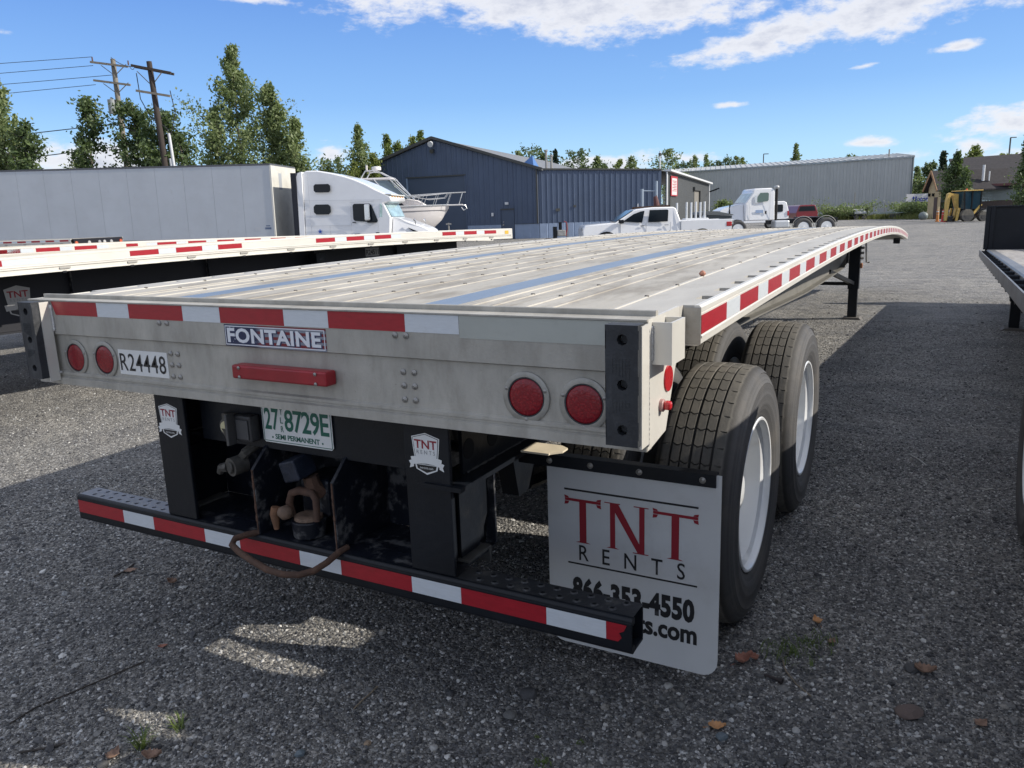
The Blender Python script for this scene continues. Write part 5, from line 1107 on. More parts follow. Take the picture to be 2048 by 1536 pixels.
# brown roofed house on the right
HS = thing('house', 'tan gabled building with dark shingle roof and vent pipe at the far right', 'building')
tan = mat('tan_wall', (.50, .40, .24), .7, 0, .1, 2); shing = mat('dark_shingles', (.034, .031, .034), .9, 0, .3, 4, None, .5, 20); bluegrey = mat('grey_green_lap_siding', (.17, .20, .20), .6, 0, .06, 3); brick_b = mat('brown_base', (.075, .055, .048), .8, 0, .2, 8); fascia = mat('maroon_fascia', (.11, .04, .04), .6)
Ha, Hb = Wp(1853, 78), Wp(1874, 76); Hc = Wp(2120, 74)
u_, n_h, Lh = wall_frame(Ha, Hb)
P_ = [at3(Ha, 0), at3(Hb, 0), at3(Hb, 3.0), at3((Ha + Hb) / 2, 4.4), at3(Ha, 3.0)]
MB().add([tuple(p_ + n_h * .0) for p_ in P_] + [tuple(p_ - n_h * .2) for p_ in P_], [(0, 1, 2, 3, 4), (9, 8, 7, 6, 5), (0, 5, 6, 1), (1, 6, 7, 2), (2, 7, 8, 3), (3, 8, 9, 4), (4, 9, 5, 0)]).build('gable_wall', tan, HS)
bkh = -n_h
for a, b_ in ((Ha - u_ * .35, 1), (Hb + u_ * .35, -1)):
    slab(HS, 'wing_roof', shing, at3(a + n_h * .4, 2.75), at3((Ha + Hb) / 2 + n_h * .4, 4.65), at3((Ha + Hb) / 2 + bkh * 7, 4.65), at3(a + bkh * 7, 2.75), .12)
    MB().bar(at3(a + n_h * .42, 2.70), at3((Ha + Hb) / 2 + n_h * .42, 4.60), .05, .22).build('fascia', mat('tan_fascia', (.35, .2, .1), .6), HS)
H1, H2 = Wp(1876, 78), Hc
for k in range(10): wbox(HS, 'lap_siding', bluegrey, H1, H2, 0, (H2 - H1).length, 1.62 + k * .155, 1.62 + k * .155 + .150, -.2, .0 + .012 * (k % 1))
wbox(HS, 'brick_base', brick_b, H1, H2, 0, (H2 - H1).length, 0, 1.6, -.2, .02)
u2, n2, L2 = wall_frame(H1, H2)
slab(HS, 'main_roof', shing, at3(H1 + u2 * 1.6 + n2 * .5, 3.15), at3(H2 + n2 * .5, 3.15), at3(H2 - n2 * 7, 6.3), at3(H1 + u2 * 1.2 - n2 * 7, 6.1), .15)
wbox(HS, 'fascia', fascia, H1, H2, 1.6, L2, 2.98, 3.2, .51, .56)
for px_, a, b_ in ((1959, 2.0, .12), (1971, .9, .06)): q_ = Wp(px_, 76); z_ = 3.9; MB().cyl(at3(q_, z_ - .4), at3(q_, z_ + a * .55), b_, b_, 10).build('roof_vent_pipe', trim_white, HS)
dr = wbox(HS, 'door', mat('brown_door', (.09, .06, .05), .6), Ha, Hb, Lh * .62, Lh * .9, .0, 2.1, .001, .05); 
for s_ in (.3, Lh * .52): wbox(HS, 'wall_lamp', black_paint, Ha, Hb, s_, s_ + .12, 2.2, 2.5, .001, .2)
GN = thing('building', 'dark green metal building glimpsed between the grey warehouse and tan house', 'building')
A1, A2 = Wp(1790, 112), Wp(1880, 112); wbox(GN, 'wall', mat('dark_green_metal', (.008, .06, .055), .5), A1, A2, 0, (A2 - A1).length, 0, 4.3, -.3, 0); wbox(GN, 'roof_edge', trim_dark, A1, A2, 0, (A2 - A1).length, 4.3, 4.5, -.4, .1); wbox(GN, 'base_band', trim_white, A1, A2, 0, (A2 - A1).length, .5, 3.2, .001, .05)
SG = thing('sign', 'white billboard with blue lettering partly hidden behind the tan house', 'sign')
A1, A2 = Wp(1810, 95), Wp(1862, 95); us, ns, Ls = wall_frame(A1, A2)
wbox(SG, 'board', mat('billboard_white', (.55, .56, .58), .5), A1, A2, 0, Ls, 1.75, 2.72, -.05, 0)
t_ = text('lettering', 'Motor', mat('sign_blue', (.01, .03, .25), .5), SG, at3(A1 + us * (Ls * .22) + ns * .02, 1.80), us, Z, Ls * .62, .62, .03, 1.0, .15)
for s_ in (.3, Ls - .3): wbox(SG, 'sign_post', trim_dark, A1, A2, s_, s_ + .15, 0, 1.74, -.06, -.01)
wbox(SG, 'dark_base', mat('sign_base_dark', (.03, .035, .04), .6), A1, A2, Ls * .4, Ls, .2, 1.6, -.3, -.2)

# ------------------------------------------------------------------ trees
def leaf_mat(name, c1, c2, tr=.25):
    m = bpy.data.materials.new(name); m.use_nodes = True; q = NG(m.node_tree); b = q.n['Principled BSDF']; o = q.n['Material Output']
    geo = q.new('ShaderNodeNewGeometry'); co = q.new('ShaderNodeTexCoord').outputs['Object']
    f = q.math('ADD', q.math('MULTIPLY', geo.outputs['Random Per Island'], .6), q.math('MULTIPLY', q.ramp(q.noise(co, .9, 3, .6), .35, .65), .4))
    col = q.mix(f, c1, c2); q.link(col, b.inputs['Base Color']); b.inputs['Roughness'].default_value = .55
    t = q.new('ShaderNodeBsdfTranslucent'); q.link(q.mix(.5, col, (.16, .24, .04)), t.inputs[0]); mx = q.new('ShaderNodeMixShader'); mx.inputs[0].default_value = tr
    q.link(b.outputs[0], mx.inputs[1]); q.link(t.outputs[0], mx.inputs[2]); q.link(mx.outputs[0], o.inputs[0]); return m
leafA = leaf_mat('poplar_leaves', (.12, .17, .07), (.28, .33, .15), .4)
leafD = leaf_mat('dark_alder_leaves', (.040, .072, .030), (.13, .18, .07), .3)
leafY = leaf_mat('yellow_green_leaves', (.12, .165, .04), (.26, .29, .09), .4)
leafS = leaf_mat('spruce_needles', (.012, .028, .014), (.030, .055, .028), .05)
bark = mat('bark', (.11, .095, .08), .85, 0, .3, 4, None, .6, 20)
def leaves_mesh(cent, size, name, rs):
    n = len(cent); a = rs.normal(size=(n, 3)); a /= np.linalg.norm(a, axis=1)[:, None]; b_ = rs.normal(size=(n, 3)); b_ = np.cross(a, b_); b_ /= np.linalg.norm(b_, axis=1)[:, None]
    s = size[:, None]; P_ = np.stack([cent - a * s, cent + b_ * s * .55, cent + a * s, cent - b_ * s * .55], 1).reshape(-1, 3)
    me = bpy.data.meshes.new(name); me.vertices.add(4 * n); me.vertices.foreach_set('co', P_.ravel().astype(np.float32)); me.loops.add(4 * n); me.loops.foreach_set('vertex_index', np.arange(4 * n, dtype=np.int32))
    me.polygons.add(n); me.polygons.foreach_set('loop_start', np.arange(0, 4 * n, 4, dtype=np.int32)); me.update(calc_edges=True); me.validate(); return me
tcount = [0]
def tree(px, ytop, d, hw, kind, n, label, name='poplar_tree', group=None, leaf=.13, z0=.12, trunk_r=.14):
    tcount[0] += 1; rs = np.random.default_rng(100 + tcount[0]); h = HZ(px, ytop, d); base = Wp(px, d)
    root = thing(name, label, 'tree', (base.x, base.y, 0), group)
    top_lean = rs.normal(size=2) * .15
    tr = MB().tube([(top_lean[0] * t, top_lean[1] * t, h * t * .97) for t in (0, .2, .45, .7, .9, 1)], .1, 7, [trunk_r, trunk_r * .85, trunk_r * .6, trunk_r * .35, trunk_r * .15, .01])
    cents = []
    if kind in ('pop', 'bush', 'sparse'):
        nl = {'pop': 84, 'bush': 60, 'sparse': 40}[kind]; hw = hw * 1.45; per = max(6, n // nl)
        for i in range(nl):
            t = z0 + (1 - z0) * (i + rs.random()) / nl; t = min(t, .985)
            if kind == 'bush': R_ = hw * math.sqrt(max(.03, 1 - (abs(t - .42) / (.60 if t > .42 else .5)) ** 1.7))
            else: R_ = hw * (min(1, (1 - t) * 1.9 + .06)) * (.72 + .28 * math.sin(t * 9 + tcount[0])) * (.65 + .35 * min(1, (t - z0) * 5 + .2))
            R_ *= rs.uniform(.4, 1.2); a = rs.random() * 2 * PI; up = .80 if kind != 'bush' else .45
            p0 = np.array([top_lean[0] * t, top_lean[1] * t, h * t * .95 - R_ * up * .45]); p0[2] = max(p0[2], .3); p1 = p0 + np.array([math.cos(a) * R_, math.sin(a) * R_, R_ * up])
            if i % 2 == 0: tr.cyl(p0, p1, .035, .008, 5, False)
            f = rs.beta(2.2, 1.3, per)[:, None]; c_ = p0 + (p1 - p0) * f + rs.normal(size=(per, 3)) * (.08 + .11 * R_ ** .5) * np.array([1, 1, 1.15])
            cents.append(c_)
    else:
        nl = 60; per = max(6, n // nl)
        for i in range(nl):
            t = .08 + .9 * i / nl; R_ = hw * (1 - t) ** .8 * rs.uniform(.7, 1.1); a = i * 2.4 + rs.random(); p0 = np.array([0, 0, h * t]); p1 = p0 + np.array([math.cos(a) * R_, math.sin(a) * R_, -R_ * .25])
            f = rs.random((per, 1)); cents.append(p0 + (p1 - p0) * f + rs.normal(size=(per, 3)) * .12)
        cents.append(np.column_stack([rs.normal(size=(40, 2)) * .05, rs.uniform(h * .9, h, 40)]))
    cents = np.vstack(cents); keep = cents[:, 2] > .05; cents = cents[keep]
    me = leaves_mesh(cents, rs.uniform(.6, 1.25, len(cents)) * leaf, 'crown', rs)
    mt = {'pop': leafA, 'bush': leafD, 'sparse': leafY, 'spruce': leafS}[kind]
    if isinstance(leaf_override, bpy.types.Material): mt = leaf_override
    me.materials.append(mt); o = bpy.data.objects.new('crown', me); COL.objects.link(o); o.parent = root
    t_o = tr.build('trunk', bark, None, smooth=50); t_o.parent = root
    return root
leaf_override = None
LG = 'trees along the left side of the yard'
tree(50, 112, 46, 1.8, 'pop', 8000, 'tall dark tree at the left edge of the photo', group=LG); bpy.data.objects[-1] if 0 else None
leaf_override = leafD
tree(14, 150, 47, 1.9, 'pop', 7000, 'broad dark tree cut off by the left edge of the photo', group=LG)
tree(88, 236, 45, 1.0, 'bush', 3600, 'short rounded dark tree just right of the leftmost tall tree', 'alder_tree', LG)
tree(208, 180, 50, 1.05, 'bush', 5200, 'dark leafy tree in front of the transformer pole', group=LG)
tree(298, 192, 50, 1.45, 'bush', 7500, 'dark leafy tree between the two utility poles', group=LG)
tree(352, 212, 49, 1.5, 'bush', 7000, 'rounded dark tree just right of the leaning utility pole', 'alder_tree', LG)
tree(392, 262, 48, 1.2, 'bush', 3000, 'small dark tree low between the pole and the tallest poplar', 'alder_tree', LG)
leaf_override = None
tree(168, 292, 60, 1.7, 'sparse', 900, 'thin grey-green sapling low against the cloud at the left', 'sapling', LG, .09)
tree(497, 70, 54, 3.1, 'pop', 15000, 'tallest poplar with pointed crown above the white box trailer', group=LG, leaf=.12)
tree(455, 205, 55, 2.0, 'pop', 5000, 'lower poplar on the left flank of the tallest poplar', group=LG)
tree(572, 157, 53, 2.2, 'pop', 9000, 'second tallest pointed poplar right of the tallest one', group=LG)
tree(612, 222, 52, 1.7, 'bush', 6000, 'rounded poplar above the sleeper cab roof', group=LG) if 0 else tree(610, 225, 52, 1.6, 'pop', 6000, 'bushy poplar above the front of the sleeper cab roof', group=LG)
leaf_override = leafA
tree(668, 312, 62, 1.6, 'bush', 2200, 'low light green bush behind the sleeper cab roof', 'bush', LG)
tree(690, 305, 66, 1.0, 'sparse', 900, 'thin young tree between the sleeper cab and the yellow-green poplar', 'sapling', LG)
leaf_override = None
YG = 'yellow-green trees left of the blue shed'
tree(733, 240, 62, 1.5, 'pop', 5000, 'tallest tree left of the blue shed, pointed and slender', group=YG)
for a in ((762, 300, 60, 1.5, 'leftmost short yellow-green tree beside the blue shed gable'), (785, 262, 64, 1.2, 'slender yellow-green tree left of the gable slope'), (808, 276, 63, 1.3, 'yellow-green tree behind the lower gable slope'), (835, 262, 66, 1.2, 'yellow-green tree with twin tips above the gable slope'), (852, 252, 67, 1.0, 'yellow-green treetop nearest the gable peak'), (722, 318, 60, 1.4, 'low yellow-green bush behind the boat')):
    tree(a[0], a[1], a[2], a[3], 'sparse', 3400, a[4], group=YG, leaf=.12)
BG = 'trees beyond the sheds'
far = [(1045, 296, 95, 1.5, 'pop'), (1066, 290, 98, 2.0, 'bush'), (1088, 300, 96, 1.3, 'pop'), (1114, 297, 100, .9, 'spruce'), (1158, 294, 105, 1.5, 'pop'), (1176, 325, 106, 1.0, 'bush'), (1196, 307, 107, 1.8, 'pop'), (1216, 325, 107, 1.0, 'bush'), (1238, 313, 108, 1.4, 'sparse'), (1261, 309, 109, 1.3, 'pop'),
       (1334, 292, 112, 2.2, 'pop'), (1357, 322, 140, 1.3, 'bush'), (1371, 318, 138, 1.4, 'bush'), (1387, 306, 136, 1.5, 'pop'), (1412, 304, 138, 1.5, 'pop'), (1432, 318, 138, 1.1, 'bush'), (1455, 311, 138, 1.5, 'pop'), (1472, 306, 138, 1.3, 'sparse'), (1484, 309, 139, 1.5, 'sparse'),
       (1588, 279, 125, 1.0, 'pop'), (1586, 304, 126, 1.6, 'sparse'), (1693, 304, 136, .9, 'pop'), (1703, 305, 137, 1.0, 'pop'), (1712, 308, 137, .9, 'pop'), (1722, 307, 138, .8, 'pop')]
words = ['first', 'second', 'third', 'fourth', 'fifth', 'sixth', 'seventh', 'eighth', 'ninth', 'tenth']
for i, (px_, yt, d_, hw_, kd) in enumerate(far):
    if px_ < 1140: lab = f'{words[i]} small treetop from the left behind the blue shed roof'
    elif px_ < 1300: lab = f'{words[i - 4]} treetop from the left above the flat eave of the blue shed'
    elif px_ < 1500: lab = f'{words[i - 10]} treetop from the left behind the warehouse roof near the annex'
    elif px_ < 1600: lab = 'tall lone tree spike above the warehouse roof' if i == 19 else 'short yellow-green tree at the foot of the lone spike tree'
    else: lab = f'{words[i - 21]} tiny treetop from the left above the right part of the warehouse roof'
    tree(px_, yt, d_, hw_ * 1.9, 'bush' if (px_ * 7) % 3 == 0 and kd == 'pop' else kd, 1900 if kd != 'sparse' else 1300, lab, {'spruce': 'spruce_tree'}.get(kd, 'poplar_tree'), BG, leaf=.20, trunk_r=.1)
RG_ = 'trees round the tan house'
for px_, yt, d_, hw_, kd, n_, lab in ((1832, 330, 108, 1.5, 'pop', 2500, 'dull green tree beside the right end of the warehouse'), (1852, 322, 100, 1.3, 'bush', 2500, 'rounded tree left of the spruce by the tan house'), (1878, 302, 90, 1.1, 'spruce', 2500, 'pointed spruce rising behind the tan gable'), (1936, 288, 95, 2.2, 'sparse', 3500, 'yellow-green tree peeking over the dark shingle roof'), (2000, 304, 96, 3.4, 'sparse', 3500, 'wide low yellow-green crown behind the shingle roof ridge'), (2018, 318, 98, 1.5, 'sparse', 900, 'small yellow-green crown at the right end of the roof ridge')):
    tree(px_, yt, d_, hw_, kd, n_, lab, 'spruce_tree' if kd == 'spruce' else 'poplar_tree', RG_, leaf=.2)
leaf_override = leafD
tree(1900, 298, 70, 1.05, 'pop', 4200, 'dark leafy tree directly in front of the tan house', 'birch_tree', RG_, leaf=.14)
tree(1922, 338, 69, .75, 'pop', 1800, 'lower dark tree to the left above the yellow backhoe', 'birch_tree', RG_, leaf=.14)
tree(2040, 262, 60, .95, 'pop', 3600, 'slender tree at the right edge in front of the shingle roof', 'birch_tree', RG_, leaf=.12)
leaf_override = leafA
for px_, yt, d_, hw_, lab in ((1446, 402, 70, .8, 'small sapling before the warehouse near the day cab hood'), (1700, 424, 90, 2.6, 'low bush at the warehouse foot right of the truck chassis'), (1665, 428, 92, 1.9, 'low scrub at the warehouse foot left of the thin post'), (1830, 408, 84, 1.5, 'light green bush under the billboard'), (1815, 410, 86, 1.6, 'bush at the right corner of the grey warehouse')):
    tree(px_, yt, d_, hw_, 'bush', 1800, lab, 'bush', 'bushes at the foot of the warehouse', leaf=.13, trunk_r=.04)
leaf_override = None
# grass verge
def grass_patch(name, pts, n, hgt, mt, seed, lab):
    rs = np.random.default_rng(seed); P_ = []; F_ = []
    for i in range(n):
        a = rs.random(); k_ = int(a * (len(pts) - 1)); f = a * (len(pts) - 1) - k_; c = Vector(pts[k_]).lerp(Vector(pts[k_ + 1]), f) + Vector((*(rs.normal(size=2) * 1.1), 0)); hh = hgt * rs.uniform(.4, 1.3); w_ = .03 + .03 * rs.random(); an = rs.random() * PI; dx_ = math.cos(an) * w_; dy_ = math.sin(an) * w_; ln = rs.normal(size=2) * .12
        o_ = len(P_); P_ += [(c.x - dx_, c.y - dy_, 0), (c.x + dx_, c.y + dy_, 0), (c.x + ln[0], c.y + ln[1], hh)]; F_.append((o_, o_ + 1, o_ + 2))
    o = MB().add(P_, F_).build(name, mt, fixn=False); tag(o, lab, 'grass'); stuff(o); return o
dry = leaf_mat('dry_grass', (.16, .15, .05), (.10, .13, .03), .3)
grass_patch('grass', [Wp(1640, 92), Wp(1760, 90), Wp(1840, 82), Wp(1900, 78), Wp(2000, 74)], 9000, .55, dry, 5, 'strip of tall dry grass along the far edge of the yard')
grass_patch('grass', [Wp(1330, 100), Wp(1500, 100), Wp(1640, 93)], 4000, .6, leafA, 6, 'green weeds along the foot of the grey warehouse')

# ------------------------------------------------------------------ utility poles and wires
pole_w = mat('dark_pole_wood', (.045, .035, .030), .85, 0, .3, 3, (4, 4, .4), .5, 20); pole_g = mat('weathered_pole_wood', (.20, .18, .15), .85, 0, .25, 3, (4, 4, .4), .5, 20)
wire_m = mat('wire', (.02, .02, .022), .6); pvc = mat('white_conduit', (.55, .57, .60), .5)
def polething(name, label, basepx, toppx, topy, d, r, mt, arms):
    b_ = Wp(basepx, d); zt_ = HZ(toppx + 0, topy, d); top = Wp(toppx, d, 0); 
    root = thing(name, label, 'utility pole', (b_.x, b_.y, 0)); lx = Vector((math.cos(math.radians(28.8)), math.sin(math.radians(28.8)), 0))
    off_ = (toppx - basepx) * d / FPX
    MB().cyl(b_, b_ + lx * off_ + Z * zt_, r * 1.25, r * .85, 12).build('pole_shaft', mt, root, smooth=50)
    return root, b_, lx, off_, zt_
# vertical lines lean in the picture: base column in pixels at horizon height
vx = lambda x, y: x + (hor(x) - y) * (1268 - x) / (7988 - y)
p1, b1, lx, of1, zt1 = polething('utility_pole', 'weathered utility pole with two crossarms and a grey transformer', vx(232, 118), vx(232, 118), 118, 52, .17, pole_g, None)
def arm(root, b_, f0, f1, z, tilt, mt, nm='crossarm', w=.12, off=.2):
    fr_ = Vector((lx.y, -lx.x, 0)) * off; a = b_ + lx * f0 + Z * (z + tilt) + fr_; c = b_ + lx * f1 + Z * (z - tilt) + fr_; MB().bar(a, c, w, w).build(nm, mt, root); return a, c
A1a = arm(p1, b1, -1.35, 1.0, zt1 - .35, .18, pole_g); A1b = arm(p1, b1, -1.3, 1.0, zt1 - 1.45, .18, pole_g)
for s_ in (-1, 1): MB().bar(b1 + lx * .8 * s_ + Z * (zt1 - .35), b1 + Z * (zt1 - 1.0), .04, .04).build('arm_brace', pole_g, p1); MB().bar(b1 + lx * .8 * s_ + Z * (zt1 - 1.45), b1 + Z * (zt1 - 2.1), .04, .04).build('arm_brace', pole_g, p1)
MB().cyl(b1 - lx * .42 + Z * (zt1 - 3.3), b1 - lx * .42 + Z * (zt1 - 2.45), .26, .26, 16).cyl(b1 - lx * .42 + Z * (zt1 - 2.45), b1 - lx * .42 + Z * (zt1 - 2.3), .12, .06, 10).build('transformer', mat('transformer_grey', (.28, .30, .31), .5), p1, smooth=40)
for f in (-1.3, -.1, .95): MB().cyl(b1 + lx * f + Z * (zt1 - .25 + (-f) * .13), b1 + lx * f + Z * (zt1 + .0 + (-f) * .13), .05, .04, 8).build('insulator', mat('insulator_brown', (.10, .05, .04), .3), p1) if 'insulator_brown' not in MATS else MB().cyl(b1 + lx * f + Z * (zt1 - .25 + (-f) * .13), b1 + lx * f + Z * (zt1 + .0 + (-f) * .13), .05, .04, 8).build('insulator', MATS['insulator_brown'], p1)
p2_, b2, lx, of2, zt2 = polething('utility_pole', 'dark leaning utility pole with doubled crossarm and white conduits', vx(305, 125) + 14, vx(305, 125), 123, 46.5, .17, pole_w, None)
tp = b2 + lx * of2
for dz_ in (0, .22): arm(p2_, tp, -.95, 1.25, zt2 - .45 - dz_ * .0, .24, pole_w, 'crossarm', .13, .2 if dz_ == 0 else -.2)
arm(p2_, tp, -.85, 1.05, zt2 - 1.75, .18, pole_g)
for s_ in (-1, 1): MB().bar(tp + lx * .75 * s_ + Z * (zt2 - .5), tp + Z * (zt2 - 1.3), .04, .04).build('arm_brace', pole_g, p2_)
for f0_, f1_, zz in ((.50, 1.02, 7.0), (.36, .78, 5.6)):
    a = b2 + lx * f0_; MB().cyl(a + Z * 0, a + lx * (f1_ - f0_) * -.55 + Z * zz, .085, .085, 10).build('conduit', pvc, p2_, smooth=50)
def wire(pts, r=.02, label=None, sag=.0):
    P_ = []
    for i in range(len(pts) - 1):
        a, b_ = Vector(pts[i]), Vector(pts[i + 1])
        for k in range(8): t = k / 8; P_.append(a.lerp(b_, t) - Z * sag * 4 * t * (1 - t))
    P_.append(Vector(pts[-1])); return MB().tube(P_, r, 5)
for i, (a, sg_, lab) in enumerate((((b1 - lx * 1.3 + Z * (zt1 + .17)), .5, 'topmost overhead wire running left from the transformer pole'), ((b1 - lx * 1.3 + Z * (zt1 - .35)), .5, 'second overhead wire running left below the topmost one'), ((b1 - lx * .1 + Z * (zt1 - .95)), .4, 'third overhead wire running left from the transformer pole'), ((b1 - lx * 1.3 + Z * (zt1 - 1.5)), .4, 'fourth overhead wire, leaving the lower crossarm to the left'), ((b1 + Z * (zt1 - 3.9)), .4, 'fifth overhead wire, thicker and lower than the crossarms'), ((b1 + Z * (zt1 - 5.3)), .4, 'lowest thick overhead wire crossing behind the trees'))):
    tag(wire([a, a - lx * 42 + Vector((-6, 6, 0)) * 0 - Z * (1.0 + i * .45) + Vector((0, -6, 0))], .018 if i < 4 else .03, sag=sg_).build('power_line', wire_m), lab, 'wire', 'overhead wires at the left')
for i, (a, c, lab) in enumerate(((b1 - lx * .1 + Z * (zt1 + .1), tp - lx * .9 + Z * (zt2 - .25), 'wire joining the tops of the two utility poles'), (b1 + lx * .95 + Z * (zt1 - .35), tp - lx * .9 + Z * (zt2 - .35), 'short wire between the two upper crossarms'))):
    tag(wire([a, c], .02, sag=.15).build('power_line', wire_m), lab, 'wire', 'overhead wires at the left')
lp1 = MB().tube([tp - lx * .8 + Z * (zt2 - .6), tp - lx * .75 + Z * (zt2 - 2.0), tp - lx * .3 + Z * (zt2 - 3.0), tp + lx * .5 + Z * (zt2 - 3.6), tp + lx * .75 + Z * (zt2 - 4.0)], .025, 6).tube([tp + lx * 1.0 + Z * (zt2 - 1.6), tp + lx * 1.15 + Z * (zt2 - 2.8), tp + lx * .9 + Z * (zt2 - 3.6), tp + lx * .75 + Z * (zt2 - 4.0)], .025, 6).build('jumper_cables', wire_m, p2_); stuff(lp1)
# light poles and mast in the distance
for px_, yt, d_, lab, r_ in ((1523, 308, 130, 'street lamp behind the warehouse roof', .1), (2007, 275, 110, 'tall pole behind the shingle roof of the tan house', .12)):
    rt_ = thing('lamp_pole', lab, 'pole', Wp(px_, d_)); h_ = HZ(px_, yt, d_); MB().cyl(Wp(px_, d_), Wp(px_, d_) + Z * h_, r_, r_ * .8, 8).build('pole_shaft', trim_dark, rt_); MB().bar(Wp(px_, d_) + Z * h_, Wp(px_, d_) + Z * h_ + lx * .8, .12, .12).build('lamp_arm', trim_dark, rt_)
rt_ = thing('antenna_mast', 'slim grey antenna mast standing where the blue shed meets the annex', 'mast', Wp(1319, 60))
MB().cyl(Wp(1319, 60), Wp(1319, 60) + Z * HZ(1319, 302, 60), .07, .05, 8).build('mast_shaft', trim_white, rt_); MB().cyl(Wp(1319, 60) + Z * (HZ(1319, 302, 60) - .35), Wp(1319, 60) + Z * (HZ(1319, 302, 60) - .15), .12, .12, 8).build('mast_head', trim_dark, rt_)
# ------------------------------------------------------------------ boat on its trailer
BT = thing('motor_boat', 'white cabin cruiser with radar dome and bow rail on a trailer before the blue shed', 'boat')
gel = mat('boat_gelcoat', (.70, .67, .66), .25, 0, .03, 3, coat=.4); stripe_m = mat('boat_stripe', (.10, .10, .12), .4); tube_m = mat('boat_tube', (.70, .71, .72), .25, .6)
def bx(px): return (px - 902) * .02834
def bz(px, py): return 1.585 + (hor(px) - py) * .02834
# hull: stations along x (negative = aft); halfbeam, keel z
gw = bz(880, 413.5)
st = []
for x_, hb2, kz in ((-7.6, 1.25, .62), (-5.0, 1.28, .62), (-3.0, 1.15, .66), (-1.9, .92, .78), (-1.1, .62, 1.02), (-.5, .30, 1.55), (-.05, .04, 2.2)):
    gz_ = gw + .04 + .06 * (x_ + 7.6) / 7.6
    st.append([(x_, -hb2, gz_), (x_ - .02, -hb2 * .93, (gz_ * .55 + kz * .45) + .1), (x_ - .05, -hb2 * .62, kz + .25), (x_ - .06, 0, kz), (x_ - .05, hb2 * .62, kz + .25), (x_ - .02, hb2 * .93, (gz_ * .55 + kz * .45) + .1), (x_, hb2, gz_)])
P_ = [p_ for s_ in st for p_ in s_]; n_ = 7
F_ = [(i * n_ + k, i * n_ + k + 1, (i + 1) * n_ + k + 1, (i + 1) * n_ + k) for i in range(len(st) - 1) for k in range(n_ - 1)] + [tuple(range(n_))[::-1]] + [(i * n_, (i + 1) * n_, (i + 1) * n_ + 6, i * n_ + 6) for i in range(len(st) - 1)]
mb = MB().add(P_, F_); mb.v = [(a, b_ + 1.3, c) for a, b_, c in mb.v]; mb.build('hull', gel, BT, smooth=30)
rubr = [[(s_[0][0], s_[0][1] + 1.3 - .02, s_[0][2] - o_) for s_ in st] for o_ in (.02, .30)]
MB().tube(rubr[0], .035, 6).build('rub_strake', tube_m, BT); MB().tube([(a, b_ + .03, c) for a, b_, c in rubr[1]], .016, 5).build('hull_stripe', stripe_m, BT)
text('lettering', 'Sport 2400', stripe_m, BT, (-2.9, .115, gw - .22), X, Z, .8, .10, .01, shear=.2) if 0 else None
cab_ = [(-7.0, gw), (-7.0, gw + .55), (-3.1, gw + .50), (-2.35, gw + .48), (-1.8, gw + .38), (-1.35, gw + .10), (-1.3, gw + .02)]
loft(cab_, lambda x, z: (1.3 - (.95 - max(0, x + 3) * .30), 1.3 + (.95 - max(0, x + 3) * .30))).build('deck_house', gel, BT, bevel=.04, smooth=45)
ht = bz(740, 361)
loft([(-5.9, ht - .06), (-5.9, ht + .06), (-3.3, ht + .05), (-3.05, ht - .02), (-3.1, ht - .10)], lambda x, z: (.35, 2.25)).build('hard_top', gel, BT, bevel=.04, smooth=45)
wsb = gw + .50
MB().add([(-3.4, .42, ht - .08), (-2.35, .40, wsb), (-2.35, 2.2, wsb), (-3.4, 2.18, ht - .08)], [(0, 1, 2, 3)]).add([(-3.42, .41, ht - .08), (-2.4, .39, wsb), (-3.9, .38, wsb), (-4.6, .41, ht - .08)], [(0, 1, 2, 3)]).build('windscreen', mat('boat_glass', (.12, .18, .22), .08, spec=.9), BT, fixn=False)
for a, b_ in (((-3.35, .38, ht), (-2.2, .38, wsb)), ((-3.35, 2.2, ht), (-2.2, 2.2, wsb)), ((-4.2, .36, ht), (-3.3, .36, wsb)), ((-5.8, .36, ht), (-5.8, .36, gw)), ((-3.0, .36, ht), (-1.95, .4, gw + .4))): MB().cyl(a, b_, .035, .035, 7).build('windscreen_post', tube_m, BT)
rz = bz(757, 344)
for yy in (.5, 2.1): MB().tube([(-4.9, yy, ht + .05), (-4.95 + .3, yy, rz - .05), (-4.4, yy, rz), (-3.95, yy, rz - .05), (-3.5, yy, rz - .3), (-3.2, yy, ht + .05)], .035, 7).build('radar_arch', tube_m, BT, smooth=50)
MB().tube([(-4.6, .5, rz), (-4.6, 2.1, rz)], .035, 7).tube([(-4.0, .5, rz - .05), (-4.0, 2.1, rz - .05)], .035, 7).build('arch_crossbar', tube_m, BT)
MB().lathe([(0, .24), (.02, .27), (.16, .27), (.20, .24), (.22, .10), (.22, 0)], (-4.1, 1.1, rz + .03), 'z', 24).build('radar_dome', gel, BT, smooth=40)
MB().cyl((-4.55, .5, rz), (-4.55, .5, rz + .28), .05, .07, 8).build('mast_light', gel, BT)
